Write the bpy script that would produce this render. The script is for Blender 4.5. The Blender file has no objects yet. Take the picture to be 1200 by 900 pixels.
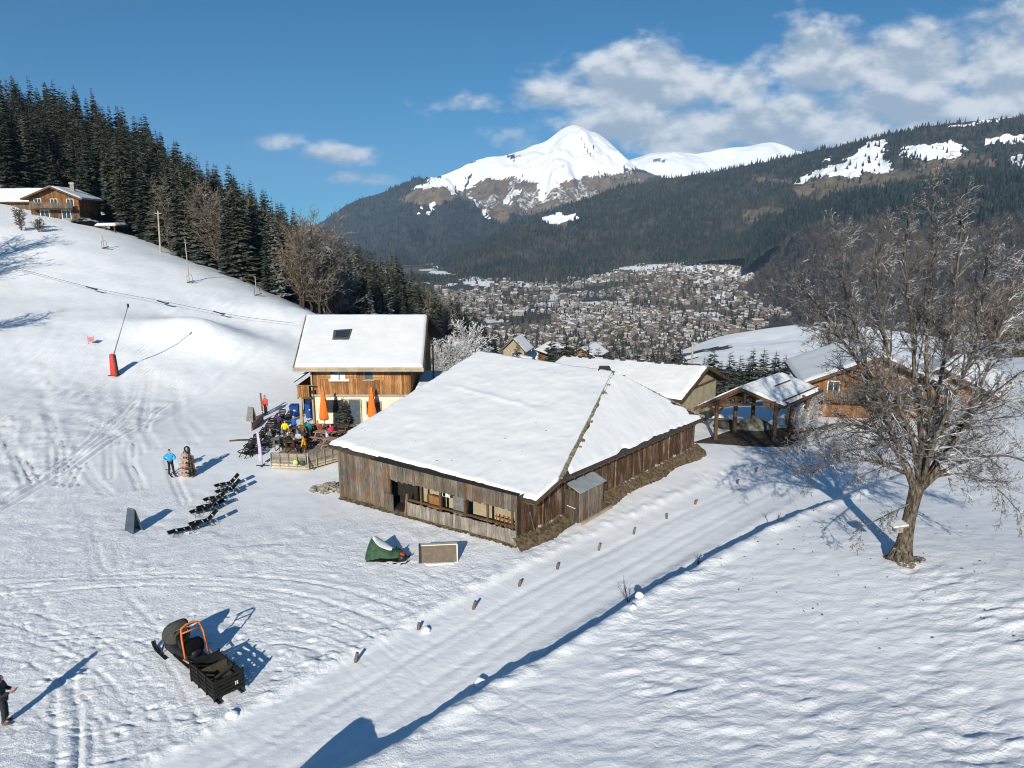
import bpy, math, random
import numpy as np
from mathutils import Vector, Matrix, Quaternion

random.seed(11)
C = bpy.context.scene.collection
SC = bpy.context.scene
R = math.radians

# ------------------------------------------------------------------ camera
CAM_H = 16.0
TH = R(12.2)
FPX = 830.0
ST, CT = math.sin(TH), math.cos(TH)
cam_d = bpy.data.cameras.new('camera')
cam_d.sensor_width = 36.0
cam_d.lens = 36.0 * FPX / 1200.0
cam_d.clip_start = 0.2
cam_d.clip_end = 30000
cam = bpy.data.objects.new('camera', cam_d)
cam.location = (0, 0, CAM_H)
cam.rotation_euler = (R(90) - TH, 0, 0)
C.objects.link(cam)
SC.camera = cam

def ae(px, py):
    u = (px - 600.0) / FPX
    w = (450.0 - py) / FPX
    d = CT + w * ST
    return u / d, (-ST + w * CT) / d

def at_h(px, py, h):                     # the point on that sight line at height h
    a, e = ae(px, py)
    Y = (h - CAM_H) / e
    return Vector((a * Y, Y, h))

def at_Y(px, py, Y):
    a, e = ae(px, py)
    return Vector((a * Y, Y, CAM_H + e * Y))

def to_px(x, y, z):
    z = z - CAM_H
    dep = y * CT - z * ST
    up = y * ST + z * CT
    return 600.0 + FPX * x / dep, 450.0 - FPX * up / dep

# ------------------------------------------------------------------ noise
def _hash(ix, iy, seed):
    h = (ix.astype(np.int64) * 374761393 + iy.astype(np.int64) * 668265263 + seed * 2147483647 * 31) & 0xffffffff
    h = ((h ^ (h >> 13)) * 1274126177) & 0xffffffff
    h = h ^ (h >> 16)
    return (h & 0xffff) / 65535.0

def vnoise(x, y, seed=0):
    x = np.asarray(x, float); y = np.asarray(y, float)
    ix = np.floor(x); iy = np.floor(y)
    fx = x - ix; fy = y - iy
    fx = fx * fx * fx * (fx * (fx * 6 - 15) + 10); fy = fy * fy * fy * (fy * (fy * 6 - 15) + 10)
    a = _hash(ix, iy, seed); b = _hash(ix + 1, iy, seed)
    c = _hash(ix, iy + 1, seed); d = _hash(ix + 1, iy + 1, seed)
    return (a + (b - a) * fx) * (1 - fy) + (c + (d - c) * fx) * fy - 0.5

def fbm(x, y, seed=0, oct=4, gain=0.5):
    s = 0; amp = 1.0
    for i in range(oct):
        s = s + amp * vnoise(x * (2.03 ** i) + 17.3 * i, y * (2.03 ** i) - 9.1 * i, seed + i)
        amp *= gain
    return s

def sstep(a, b, x):
    t = np.clip((x - a) / (b - a), 0, 1)
    return t * t * (3 - 2 * t)

# ------------------------------------------------------------------ things, parts
def link(o):
    C.objects.link(o)
    return o

def meta(o, label=None, cat=None, group=None, kind=None):
    if label: o['label'] = label
    if cat: o['category'] = cat
    if group: o['group'] = group
    if kind: o['kind'] = kind
    return o

def thing(name, loc, label, cat, group=None, rotz=0):
    o = bpy.data.objects.new(name, None)
    o.empty_display_size = 0.3
    o.location = loc
    o.rotation_euler = (0, 0, rotz)
    link(o)
    return meta(o, label, cat, group)

def root_loc(o):
    v = Vector((0, 0, 0))
    while o is not None:
        v += o.location
        o = o.parent
    return v

def tree_copy(o, parent=None):
    c = o.copy()
    link(c)
    if parent is not None:
        c.parent = parent
    for ch in o.children:
        tree_copy(ch, c)
    return c

class MB:
    """collects polygons with a tint per vertex; build() links them as one mesh object"""
    def __init__(self):
        self.v = []; self.f = []; self.t = []; self.m = []
    def add(self, verts, faces, tint=1.0, mat=0):
        n = len(self.v)
        self.v.extend([tuple(p) for p in verts])
        self.t.extend([tint] * len(verts))
        for f in faces:
            self.f.append(tuple(i + n for i in f)); self.m.append(mat)
    def box8(self, p, tint=1.0, mat=0):   # p: bottom 4 ccw, top 4 ccw
        self.add(p, [(3, 2, 1, 0), (4, 5, 6, 7), (0, 1, 5, 4), (1, 2, 6, 5), (2, 3, 7, 6), (3, 0, 4, 7)], tint, mat)
    def box(self, c, s, rz=0.0, tint=1.0, mat=0, M=None):
        cx, cy, cz = c; hx, hy, hz = s[0] / 2, s[1] / 2, s[2] / 2
        pts = [Vector((x, y, z)) for z in (-hz, hz) for x, y in ((-hx, -hy), (hx, -hy), (hx, hy), (-hx, hy))]
        if M is None: M = Matrix.Rotation(rz, 3, 'Z')
        self.box8([M @ p + Vector(c) for p in pts], tint, mat)
    def beam(self, a, b, w, d, up=(0, 0, 1), tint=1.0, mat=0):
        a = Vector(a); b = Vector(b); t = (b - a).normalized(); up = Vector(up)
        s = t.cross(up)
        if s.length < 1e-4: s = t.cross(Vector((1, 0, 0)))
        s.normalize(); n = s.cross(t).normalized()
        s = s * (w / 2); n = n * (d / 2)
        self.box8([a - s - n, a + s - n, a + s + n, a - s + n, b - s - n, b + s - n, b + s + n, b - s + n][0:4] +
                  [b - s - n, b + s - n, b + s + n, b - s + n], tint, mat)
    def tube(self, pts, rad, n=8, tint=1.0, mat=0, cap=True):
        pts = [Vector(p) for p in pts]
        if not hasattr(rad, '__len__'): rad = [rad] * len(pts)
        vs = []; ref = None
        for i, p in enumerate(pts):
            t = (pts[min(i + 1, len(pts) - 1)] - pts[max(i - 1, 0)]).normalized()
            if ref is None:
                ref = Vector((0, 0, 1)) if abs(t.z) < 0.9 else Vector((1, 0, 0))
            s = t.cross(ref)
            if s.length < 1e-5: s = t.cross(Vector((0.3, 1, 0.2)))
            s.normalize(); u = s.cross(t).normalized(); ref = u
            for k in range(n):
                an = 2 * math.pi * k / n
                vs.append(p + (s * math.cos(an) + u * math.sin(an)) * rad[i])
        fs = []
        for i in range(len(pts) - 1):
            for k in range(n):
                k2 = (k + 1) % n
                fs.append((i * n + k, i * n + k2, (i + 1) * n + k2, (i + 1) * n + k))
        if cap:
            fs.append(tuple(range(n))[::-1]); fs.append(tuple(range((len(pts) - 1) * n, len(pts) * n)))
        self.add(vs, fs, tint, mat)
    def lathe(self, prof, c=(0, 0, 0), n=14, tint=1.0, mat=0, sx=1.0, sy=1.0):
        vs = []; fs = []
        for r, z in prof:
            for k in range(n):
                an = 2 * math.pi * k / n
                vs.append((c[0] + r * sx * math.cos(an), c[1] + r * sy * math.sin(an), c[2] + z))
        m = len(prof)
        for i in range(m - 1):
            for k in range(n):
                k2 = (k + 1) % n
                fs.append((i * n + k, i * n + k2, (i + 1) * n + k2, (i + 1) * n + k))
        fs.append(tuple(range(n))[::-1]); fs.append(tuple(range((m - 1) * n, m * n)))
        self.add(vs, fs, tint, mat)
    def quad(self, a, b, c, d, tint=1.0, mat=0):
        self.add([a, b, c, d], [(0, 1, 2, 3)], tint, mat)
    def slab(self, a, b, c, d, th, tint=1.0, mat=0):   # a..d top ccw, thickness th downwards
        dz = Vector((0, 0, th)); q = [Vector(p) for p in (a, b, c, d)]
        self.box8([p - dz for p in q] + q, tint, mat)
    def build(self, name, mats, parent=None, origin=None, smooth=False):
        if origin is None:
            origin = root_loc(parent) if parent is not None else Vector((0, 0, 0))
        if not isinstance(mats, (list, tuple)): mats = [mats]
        me = bpy.data.meshes.new(name)
        ox, oy, oz = origin
        me.from_pydata([(x - ox, y - oy, z - oz) for x, y, z in self.v], [], self.f)
        for m in mats: me.materials.append(m)
        if len(mats) > 1: me.polygons.foreach_set('material_index', self.m)
        a = me.attributes.new('tint', 'FLOAT', 'POINT'); a.data.foreach_set('value', self.t)
        if smooth: me.polygons.foreach_set('use_smooth', [True] * len(self.f))
        me.update()
        o = bpy.data.objects.new(name, me); link(o)
        if parent is not None: o.parent = parent
        else: o.location = origin
        return o

def np_mesh(name, V, F, mats, parent=None, smooth=False, tint=None, mi=None, loc=None):
    """V (n,3), F (m,k) equal-sided faces"""
    me = bpy.data.meshes.new(name)
    V = np.asarray(V, np.float32); F = np.asarray(F, np.int32)
    me.vertices.add(len(V)); me.vertices.foreach_set('co', V.ravel())
    k = F.shape[1]
    me.loops.add(F.size); me.loops.foreach_set('vertex_index', F.ravel())
    me.polygons.add(len(F))
    me.polygons.foreach_set('loop_start', np.arange(0, F.size, k, dtype=np.int32))
    if not isinstance(mats, (list, tuple)): mats = [mats]
    for m in mats: me.materials.append(m)
    if mi is not None: me.polygons.foreach_set('material_index', np.asarray(mi, np.int32))
    me.polygons.foreach_set('use_smooth', np.full(len(F), smooth))
    if tint is not None:
        for nm, arr in (tint.items() if isinstance(tint, dict) else (('tint', tint),)):
            a = me.attributes.new(nm, 'FLOAT', 'POINT'); a.data.foreach_set('value', np.asarray(arr, np.float32))
    me.update(calc_edges=True)
    o = bpy.data.objects.new(name, me); link(o)
    if parent is not None: o.parent = parent
    if loc is not None: o.location = loc
    return o

# ------------------------------------------------------------------ materials
class NT:
    def __init__(self, name):
        self.mat = bpy.data.materials.new(name); self.mat.use_nodes = True
        self.t = self.mat.node_tree; self.n = self.t.nodes; self.l = self.t.links
        self.b = self.n['Principled BSDF']
        self.co = None
    def new(self, ty, **kw):
        x = self.n.new(ty)
        for k, v in kw.items(): setattr(x, k, v)
        return x
    def put(self, sock, v):
        if hasattr(v, 'is_output'): self.l.new(v, sock)
        elif isinstance(v, (tuple, list)) and len(v) == 3 and sock.type == 'RGBA': sock.default_value = (*v, 1)
        else: sock.default_value = v
    def obj(self):
        if self.co is None: self.co = self.new('ShaderNodeTexCoord').outputs['Object']
        return self.co
    def mapping(self, scale, src=None, rot=(0, 0, 0)):
        m = self.new('ShaderNodeMapping'); m.inputs['Scale'].default_value = scale; m.inputs['Rotation'].default_value = rot
        self.l.new(src or self.obj(), m.inputs['Vector']); return m.outputs[0]
    def noise(self, scale, detail=4, rough=0.55, vec=None, dist=0.0):
        x = self.new('ShaderNodeTexNoise'); x.inputs['Scale'].default_value = scale
        x.inputs['Detail'].default_value = detail; x.inputs['Roughness'].default_value = rough
        x.inputs['Distortion'].default_value = dist
        self.l.new(vec or self.obj(), x.inputs['Vector']); return x.outputs['Fac']
    def attr(self, name):
        x = self.new('ShaderNodeAttribute'); x.attribute_name = name; return x.outputs['Fac']
    def ramp(self, fac, a, b, lo=0.0, hi=1.0, smooth=True):
        m = self.new('ShaderNodeMapRange'); m.interpolation_type = 'SMOOTHSTEP' if smooth else 'LINEAR'
        m.inputs['From Min'].default_value = a; m.inputs['From Max'].default_value = b
        m.inputs['To Min'].default_value = lo; m.inputs['To Max'].default_value = hi
        self.l.new(fac, m.inputs['Value']); return m.outputs[0]
    def math(self, op, a, b=0.0):
        m = self.new('ShaderNodeMath', operation=op); self.put(m.inputs[0], a); self.put(m.inputs[1], b); return m.outputs[0]
    def mix(self, fac, a, b, blend='MIX'):
        m = self.new('ShaderNodeMix', data_type='RGBA', blend_type=blend)
        self.put(m.inputs[0], fac); self.put(m.inputs[6], a); self.put(m.inputs[7], b); return m.outputs[2]
    def up(self):
        g = self.new('ShaderNodeNewGeometry'); s = self.new('ShaderNodeSeparateXYZ'); self.l.new(g.outputs['Normal'], s.inputs[0]); return s.outputs['Z']
    def bump(self, h, strength=0.3, dist=0.02):
        b = self.new('ShaderNodeBump'); b.inputs['Strength'].default_value = strength; b.inputs['Distance'].default_value = dist
        self.l.new(h, b.inputs['Height']); self.l.new(b.outputs[0], self.b.inputs['Normal'])
    def out(self, col, rough=0.7, spec=0.3, metal=0.0):
        self.put(self.b.inputs['Base Color'], col); self.put(self.b.inputs['Roughness'], rough)
        self.put(self.b.inputs['Specular IOR Level'], spec); self.put(self.b.inputs['Metallic'], metal)
        return self.mat

def m_plain(name, col, rough=0.6, var=0.25, scale=3.0, spec=0.3, metal=0.0, bump=0.0):
    t = NT(name)
    n = t.noise(scale, 5)
    dark = tuple(c * (1 - var) for c in col); lite = tuple(min(1, c * (1 + var)) for c in col)
    c = t.mix(t.ramp(n, 0.3, 0.7), dark, lite)
    if bump: t.bump(n, bump, 0.02)
    return t.out(c, rough, spec, metal)

def m_wood(name, dark, lite, grain=(9, 9, 0.5), wear=None, rough=0.8):
    t = NT(name)
    g = t.noise(4.0, 6, 0.65, t.mapping(grain))
    big = t.noise(0.9, 3)
    c = t.mix(t.ramp(g, 0.3, 0.72), dark, lite)
    c = t.mix(0.55, c, t.mix(t.ramp(big, 0.35, 0.65), (0.55, 0.55, 0.55), (1.15, 1.1, 1.05)), 'MULTIPLY')
    if wear: c = t.mix(t.ramp(t.noise(1.6, 5, 0.6, t.mapping((2.2, 2.2, 0.6))), 0.5, 0.68), c, wear)
    tn = t.attr('tint')
    cc = t.new('ShaderNodeCombineColor'); [t.l.new(tn, cc.inputs[i]) for i in range(3)]
    c = t.mix(1.0, c, cc.outputs[0], 'MULTIPLY')
    t.bump(g, 0.35, 0.01)
    return t.out(c, rough, 0.2)

def m_snowcap(name, base, lo=0.35, hi=0.75, amount=1.0, rough=0.8, nscale=2.0, var=0.3, snow=(0.80, 0.82, 0.85)):
    """a dark material with snow lying on its upward faces"""
    t = NT(name)
    n = t.noise(nscale, 4)
    dark = tuple(c * (1 - var) for c in base); lite = tuple(c * (1 + var) for c in base)
    c = t.mix(t.ramp(n, 0.3, 0.7), dark, lite)
    s = t.ramp(t.up(), lo, hi, 0, amount)
    s = t.math('MULTIPLY', s, t.ramp(t.noise(nscale * 1.7, 4), 0.38, 0.62))
    c = t.mix(s, c, snow)
    return t.out(c, rough, 0.15)

M = {}
def mk_snow():
    t = NT('snow')
    n1 = t.noise(1.3, 5, 0.6); n2 = t.noise(7.0, 5, 0.65); n3 = t.noise(30.0, 4, 0.6)
    c = t.mix(t.ramp(n1, 0.3, 0.7), (0.80, 0.815, 0.845), (0.87, 0.88, 0.895))
    h = t.math('ADD', t.math('MULTIPLY', n2, 0.7), t.math('MULTIPLY', n3, 0.22))
    h = t.math('ADD', t.math('MULTIPLY', n1, 0.6), h)
    r = t.attr('rough')
    h = t.math('MULTIPLY', h, r)
    t.bump(h, 1.0, 0.11)
    return t.out(c, 0.65, 0.25)
M['snow'] = mk_snow()
def mk_roofsnow():
    t = NT('roof_snow')
    n1 = t.noise(0.5, 4, 0.5); n2 = t.noise(2.2, 4, 0.55)
    c = t.mix(t.ramp(n1, 0.3, 0.7), (0.73, 0.74, 0.755), (0.79, 0.795, 0.80))
    t.bump(t.math('ADD', t.math('MULTIPLY', n1, 1.0), t.math('MULTIPLY', n2, 0.25)), 0.35, 0.10)
    return t.out(c, 0.6, 0.25)
M['roof_snow'] = mk_roofsnow()
M['wood_grey'] = m_wood('weathered_grey_planks', (0.055, 0.042, 0.032), (0.24, 0.205, 0.165), wear=(0.16, 0.085, 0.042))
M['wood_pale'] = m_wood('pale_grey_planks', (0.12, 0.10, 0.085), (0.34, 0.31, 0.27))
M['wood_brown'] = m_wood('brown_planks', (0.026, 0.016, 0.011), (0.135, 0.070, 0.038), wear=(0.16, 0.125, 0.095))
M['wood_orange'] = m_wood('orange_larch_cladding', (0.17, 0.075, 0.028), (0.44, 0.225, 0.095))
M['wood_beam'] = m_wood('timber_beams', (0.045, 0.026, 0.016), (0.17, 0.10, 0.055))
M['wood_trim'] = m_wood('light_timber_trim', (0.30, 0.24, 0.17), (0.50, 0.42, 0.31))
M['wood_deck'] = m_wood('deck_boards', (0.17, 0.145, 0.115), (0.38, 0.33, 0.27))
M['wood_black'] = m_wood('black_stained_slats', (0.006, 0.006, 0.006), (0.025, 0.023, 0.02))
M['plaster'] = m_plain('beige_plaster', (0.33, 0.28, 0.19), 0.9, 0.14, 1.5, bump=0.1)
M['plaster_pale'] = m_plain('pale_plaster', (0.60, 0.56, 0.44), 0.9, 0.10, 1.2)
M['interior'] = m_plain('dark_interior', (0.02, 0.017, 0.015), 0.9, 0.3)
M['shingle'] = m_plain('dark_shingles', (0.045, 0.038, 0.030), 0.9, 0.5, 9, bump=0.5)
M['ridge'] = m_plain('mossy_ridge_boards', (0.20, 0.17, 0.125), 0.95, 0.5, 5, bump=0.5)
M['stone'] = m_plain('rubble_stone', (0.24, 0.215, 0.185), 0.9, 0.45, 4, bump=0.6)
M['tin'] = m_plain('metal_sheet', (0.36, 0.40, 0.43), 0.5, 0.15, 2, metal=0.3)
M['glass'] = m_plain('window_glass', (0.03, 0.04, 0.05), 0.08, 0.2, spec=0.6)
M['white'] = m_plain('white_paint', (0.72, 0.72, 0.70), 0.6, 0.08)
M['black'] = m_plain('black_plastic', (0.012, 0.012, 0.013), 0.5, 0.4, 6, spec=0.35)
M['rubber'] = m_plain('black_rubber', (0.006, 0.006, 0.006), 0.9, 0.3, spec=0.05)
M['steel'] = m_plain('grey_steel', (0.22, 0.23, 0.24), 0.45, 0.2, metal=0.5)
M['cover'] = m_plain('dark_fabric_cover', (0.048, 0.046, 0.042), 0.85, 0.25, 2.5, bump=0.3)
M['orange'] = m_plain('orange_paint', (0.62, 0.16, 0.03), 0.5, 0.12)
M['orange_cloth'] = m_plain('orange_canvas', (0.72, 0.17, 0.022), 0.85, 0.12, 4)
M['blue'] = m_plain('blue_plastic', (0.012, 0.05, 0.22), 0.5, 0.2)
M['lilac'] = m_plain('lilac_banner', (0.42, 0.36, 0.50), 0.8, 0.15)
M['pink'] = m_plain('faded_pink_boards', (0.31, 0.195, 0.16), 0.85, 0.25, 5)
M['red'] = m_plain('red_padding', (0.50, 0.045, 0.028), 0.7, 0.15)
M['green_tarp'] = m_plain('green_tarpaulin', (0.022, 0.065, 0.030), 0.7, 0.35, 4, bump=0.5)
M['slate'] = m_plain('slate_blue_board', (0.055, 0.075, 0.10), 0.6, 0.2)
M['brownbox'] = m_plain('brown_board', (0.135, 0.105, 0.08), 0.85, 0.14, 5)
M['grass'] = m_plain('dry_grass', (0.115, 0.083, 0.048), 0.95, 0.6, 5, bump=0.8)
M['skin'] = m_plain('skin', (0.42, 0.24, 0.17), 0.6, 0.08)
M['concrete'] = m_plain('concrete', (0.34, 0.31, 0.25), 0.9, 0.15)
M['cable'] = m_plain('steel_cable', (0.05, 0.05, 0.055), 0.6, 0.1)
M['grey_board'] = m_plain('grey_boards', (0.17, 0.165, 0.16), 0.85, 0.25, 4)
# ------------------------------------------------------------------ light and sky
SUN_AZ, SUN_EL = R(9.5), R(23.0)          # light travels towards +Y, a little to +X
sdir = Vector((math.sin(SUN_AZ) * math.cos(SUN_EL), math.cos(SUN_AZ) * math.cos(SUN_EL), -math.sin(SUN_EL)))
sun_d = bpy.data.lights.new('sun', 'SUN'); sun_d.energy = 4.45; sun_d.angle = R(0.53); sun_d.color = (1.0, 0.94, 0.82)
sun = bpy.data.objects.new('sun', sun_d); link(sun)
sun.location = (-10, -60, 60); sun.rotation_euler = sdir.to_track_quat('-Z', 'Y').to_euler()

W = bpy.data.worlds.new('World'); SC.world = W; W.use_nodes = True
wn, wl = W.node_tree.nodes, W.node_tree.links
wn.clear()
wo = wn.new('ShaderNodeOutputWorld'); bg = wn.new('ShaderNodeBackground')
sky = wn.new('ShaderNodeTexSky'); sky.sky_type = 'NISHITA'; sky.sun_disc = False
sky.sun_elevation = SUN_EL; sky.sun_rotation = R(180) + SUN_AZ
sky.altitude = 1200; sky.air_density = 1.0; sky.dust_density = 0.3; sky.ozone_density = 2.5
bg.inputs['Strength'].default_value = 0.064
def wmath(op, a, b=0.0, c=None):
    m = wn.new('ShaderNodeMath'); m.operation = op
    for i, v in enumerate((a, b) if c is None else (a, b, c)):
        if hasattr(v, 'is_output'): wl.new(v, m.inputs[i])
        else: m.inputs[i].default_value = v
    return m.outputs[0]
def wrange(x, a, b, lo=0.0, hi=1.0):
    m = wn.new('ShaderNodeMapRange'); m.interpolation_type = 'SMOOTHSTEP'
    m.inputs['From Min'].default_value = a; m.inputs['From Max'].default_value = b
    m.inputs['To Min'].default_value = lo; m.inputs['To Max'].default_value = hi
    wl.new(x, m.inputs['Value']); return m.outputs[0]
tc = wn.new('ShaderNodeTexCoord'); sep = wn.new('ShaderNodeSeparateXYZ'); wl.new(tc.outputs['Generated'], sep.inputs[0])
lift = wn.new('ShaderNodeVectorMath'); lift.operation = 'MULTIPLY_ADD'; lift.inputs[1].default_value = (1, 1, 1.25); lift.inputs[2].default_value = (0, 0, 0.085)
wl.new(tc.outputs['Generated'], lift.inputs[0])
lnorm = wn.new('ShaderNodeVectorMath'); lnorm.operation = 'NORMALIZE'; wl.new(lift.outputs[0], lnorm.inputs[0]); wl.new(lnorm.outputs[0], sky.inputs['Vector'])
hs = wn.new('ShaderNodeHueSaturation'); hs.inputs['Saturation'].default_value = 1.12; wl.new(sky.outputs[0], hs.inputs['Color'])
tint_ = wn.new('ShaderNodeMix'); tint_.data_type = 'RGBA'; tint_.blend_type = 'MULTIPLY'; tint_.inputs[0].default_value = 1.0
tint_.inputs[7].default_value = (0.32, 0.96, 1.10, 1); wl.new(hs.outputs[0], tint_.inputs[6])
W.cycles.sampling_method = 'MANUAL'; W.cycles.sample_map_resolution = 256
yy = wmath('MAXIMUM', sep.outputs[1], 0.02)
wa = wmath('DIVIDE', sep.outputs[0], yy); we = wmath('DIVIDE', sep.outputs[2], yy)
comb = wn.new('ShaderNodeCombineXYZ'); wl.new(wa, comb.inputs[0]); wl.new(wmath('MULTIPLY', we, 1.7), comb.inputs[1])
def wnoise(scale, detail, rough, off=(0, 0, 0), dist=0.0):
    mp = wn.new('ShaderNodeMapping'); mp.inputs['Location'].default_value = off; wl.new(comb.outputs[0], mp.inputs[0])
    n = wn.new('ShaderNodeTexNoise'); n.inputs['Scale'].default_value = scale; n.inputs['Detail'].default_value = detail
    n.inputs['Roughness'].default_value = rough; n.inputs['Distortion'].default_value = dist
    wl.new(mp.outputs[0], n.inputs['Vector']); return n.outputs['Fac']
nz = wnoise(9.0, 11, 0.56, dist=0.12)
nz_up = wnoise(9.0, 11, 0.56, (0.0, 0.03, 0), dist=0.12)
# cloud masses: azimuth, elevation (as slopes), half-widths, weight
blobs = [(765, 94, 120, 40, 1.15), (690, 112, 90, 28, .95), (840, 100, 80, 34, 1.05), (985, 76, 105, 40, 1.1), (1080, 74, 100, 42, 1.15),
         (1180, 82, 95, 66, 1.2), (900, 150, 280, 34, 1.1), (760, 152, 140, 30, 1.0), (1060, 128, 180, 32, 1.1), (1320, 90, 160, 90, 1.0),
         (560, 122, 50, 17, .62), (412, 182, 58, 15, .66), (318, 166, 34, 12, .62), (420, 210, 70, 11, .62), (630, 165, 40, 16, .45),
         (545, 185, 60, 14, .42), (250, 178, 40, 10, .35), (1150, 12, 110, 22, .42), (-300, 120, 200, 40, .6), (1600, 60, 250, 80, .8)]
cov = None
for px, py, sx, sy, wgt in blobs:
    a0, e0 = ae(px, py); sa = sx / FPX; se = sy / FPX
    dx = wmath('MULTIPLY', wmath('SUBTRACT', wa, a0), 1 / sa); dy = wmath('MULTIPLY', wmath('SUBTRACT', we, e0), 1 / se)
    r2 = wmath('ADD', wmath('MULTIPLY', dx, dx), wmath('MULTIPLY', dy, dy))
    g = wmath('MULTIPLY', wmath('EXPONENT', wmath('MULTIPLY', r2, -0.8)), wgt)
    cov = g if cov is None else wmath('MAXIMUM', cov, g)
dens_raw = wmath('ADD', cov, wmath('MULTIPLY', wmath('SUBTRACT', nz, 0.51), 2.1))
dens = wrange(dens_raw, 0.34, 0.86)
shade = wrange(wmath('ADD', wmath('SUBTRACT', nz, nz_up), wmath('MULTIPLY', wmath('SUBTRACT', dens_raw, 0.5), -0.10)), -0.13, 0.10)
ccol = wn.new('ShaderNodeMix'); ccol.data_type = 'RGBA'
ccol.inputs[6].default_value = (4.4, 5.3, 6.4, 1); ccol.inputs[7].default_value = (9.6, 9.9, 10.2, 1)
wl.new(shade, ccol.inputs[0])
mx = wn.new('ShaderNodeMix'); mx.data_type = 'RGBA'
fwd = wrange(sep.outputs[1], 0.05, 0.2)
wl.new(wmath('MULTIPLY', wmath('MULTIPLY', dens, 0.92), fwd), mx.inputs[0]); wl.new(tint_.outputs[2], mx.inputs[6]); wl.new(ccol.outputs[2], mx.inputs[7])
wl.new(mx.outputs[2], bg.inputs['Color']); wl.new(bg.outputs[0], wo.inputs['Surface'])

SC.view_settings.view_transform = 'Standard'; SC.view_settings.look = 'None'
SC.view_settings.exposure = 0.55; SC.view_settings.gamma = 1.0; SC.view_settings.use_curve_mapping = False
SC.cycles.max_bounces = 6; SC.cycles.diffuse_bounces = 3; SC.cycles.glossy_bounces = 2
SC.cycles.transmission_bounces = 4; SC.cycles.volume_bounces = 0; SC.cycles.transparent_max_bounces = 6
SC.cycles.use_denoising = True; SC.cycles.filter_width = 1.1

# ------------------------------------------------------------------ near ground: control heights, thin-plate spline
ctl = []
def g_h(px, py, h):
    p = at_h(px, py, h); ctl.append((p.x, p.y, h))
def g_Y(px, Y, h):
    ctl.append(((px - 600) / FPX * Y, Y, h))
def g_w(x, y, h): ctl.append((x, y, h))
for q in [(-150, 870, .3), (12, 850, 0), (150, 885, 0), (300, 860, -.05), (430, 850, -.1), (155, 622, 0), (200, 556, .15), (310, 490, .35),
          (330, 545, 0), (400, 497, .1), (400, 582, -.25), (500, 612, -.1), (606, 639, 0), (430, 660, 0), (240, 790, 0), (60, 700, .15),
          (0, 600, .6), (300, 640, 0), (90, 620, .2), (560, 740, -.1), (700, 640, -.2), (860, 570, -.45), (930, 545, -.6), (905, 520, -.8), (812, 530, -.15), (760, 562, -.05),
          (1055, 655, .4), (1190, 720, .75), (900, 850, .22), (1100, 850, .35), (640, 880, .05), (1000, 575, -.1), (1100, 520, -.3), (1190, 500, .3), (1000, 505, -.8), (870, 480, -1.2),
          (0, 330, 10), (0, 450, 3.1), (100, 395, 5.4), (133, 440, 2.6), (330, 420, 2.3), (60, 520, 1.35), (200, 470, 1.0), (120, 330, 9.7), (220, 350, 7.6), (250, 400, 4.0), (300, 385, 4.6), (100, 470, 1.9), (200, 430, 2.8)]:
    g_h(*q)
for q in [(0, 115, 19), (0, 160, 28), (0, 230, 46), (-200, 120, 27), (-200, 230, 62), (-200, 60, 6), (100, 112, 16.6), (100, 160, 25), (100, 230, 43),
          (185, 112, 13), (185, 160, 21), (185, 230, 35), (245, 105, 10.2), (290, 100, 8), (290, 150, 10), (290, 225, 14), (340, 95, 6.3), (375, 91, 5.2), (375, 150, 2), (375, 225, 2),
          (450, 130, -4), (450, 165, -2.5), (450, 225, -3), (520, 130, -8), (520, 165, -10), (520, 230, -16), (565, 250, -28), (430, 75, -.2), (450, 95, -2)]:
    g_Y(*q)
for q in [(0, 0, 2), (-40, 0, 1), (45, 0, 4), (-60, -40, 1), (60, -40, 6), (0, -40, 4), (60, 60, 1.5), (100, 60, 5), (150, 60, 9), (60, 105, -4), (110, 105, -2), (170, 120, 4),
          (30, 82, -4.5), (3, 72, -2.2), (22, 105, -12), (60, 155, -25), (130, 155, -22), (-4, 88, -5), (5, 130, -17), (30, 200, -40), (-10, 200, -28),
          (0, 300, -66), (70, 300, -70), (-60, 300, -50), (140, 300, -66), (200, 200, -40), (-140, 300, 20), (-230, 300, 62), (0, 430, -125), (100, 430, -125), (-100, 430, -110), (200, 430, -120), (-230, 430, 20), (-110, 40, 6), (-160, 0, 8), (-220, 130, 34)]:
    g_w(*q)
ctl = np.array(ctl)
def tps_fit(P):
    n = len(P); xy = P[:, :2] / 50.0
    d2 = ((xy[:, None] - xy[None]) ** 2).sum(-1)
    K = np.where(d2 > 0, d2 * np.log(d2 + 1e-12), 0) + np.eye(n) * 2e-3
    A = np.zeros((n + 3, n + 3)); A[:n, :n] = K; A[:n, n] = 1; A[:n, n + 1:] = xy; A[n, :n] = 1; A[n + 1:, :n] = xy.T
    return np.linalg.solve(A, np.concatenate([P[:, 2], np.zeros(3)]))
TW = tps_fit(ctl)
def base_h(x, y):
    x = np.asarray(x, float) / 50.0; y = np.asarray(y, float) / 50.0
    n = len(ctl); s = TW[n] + TW[n + 1] * x + TW[n + 2] * y
    for i in range(n):
        d2 = (x - ctl[i, 0] / 50.0) ** 2 + (y - ctl[i, 1] / 50.0) ** 2
        s = s + TW[i] * d2 * np.log(d2 + 1e-12)
    return s

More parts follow.
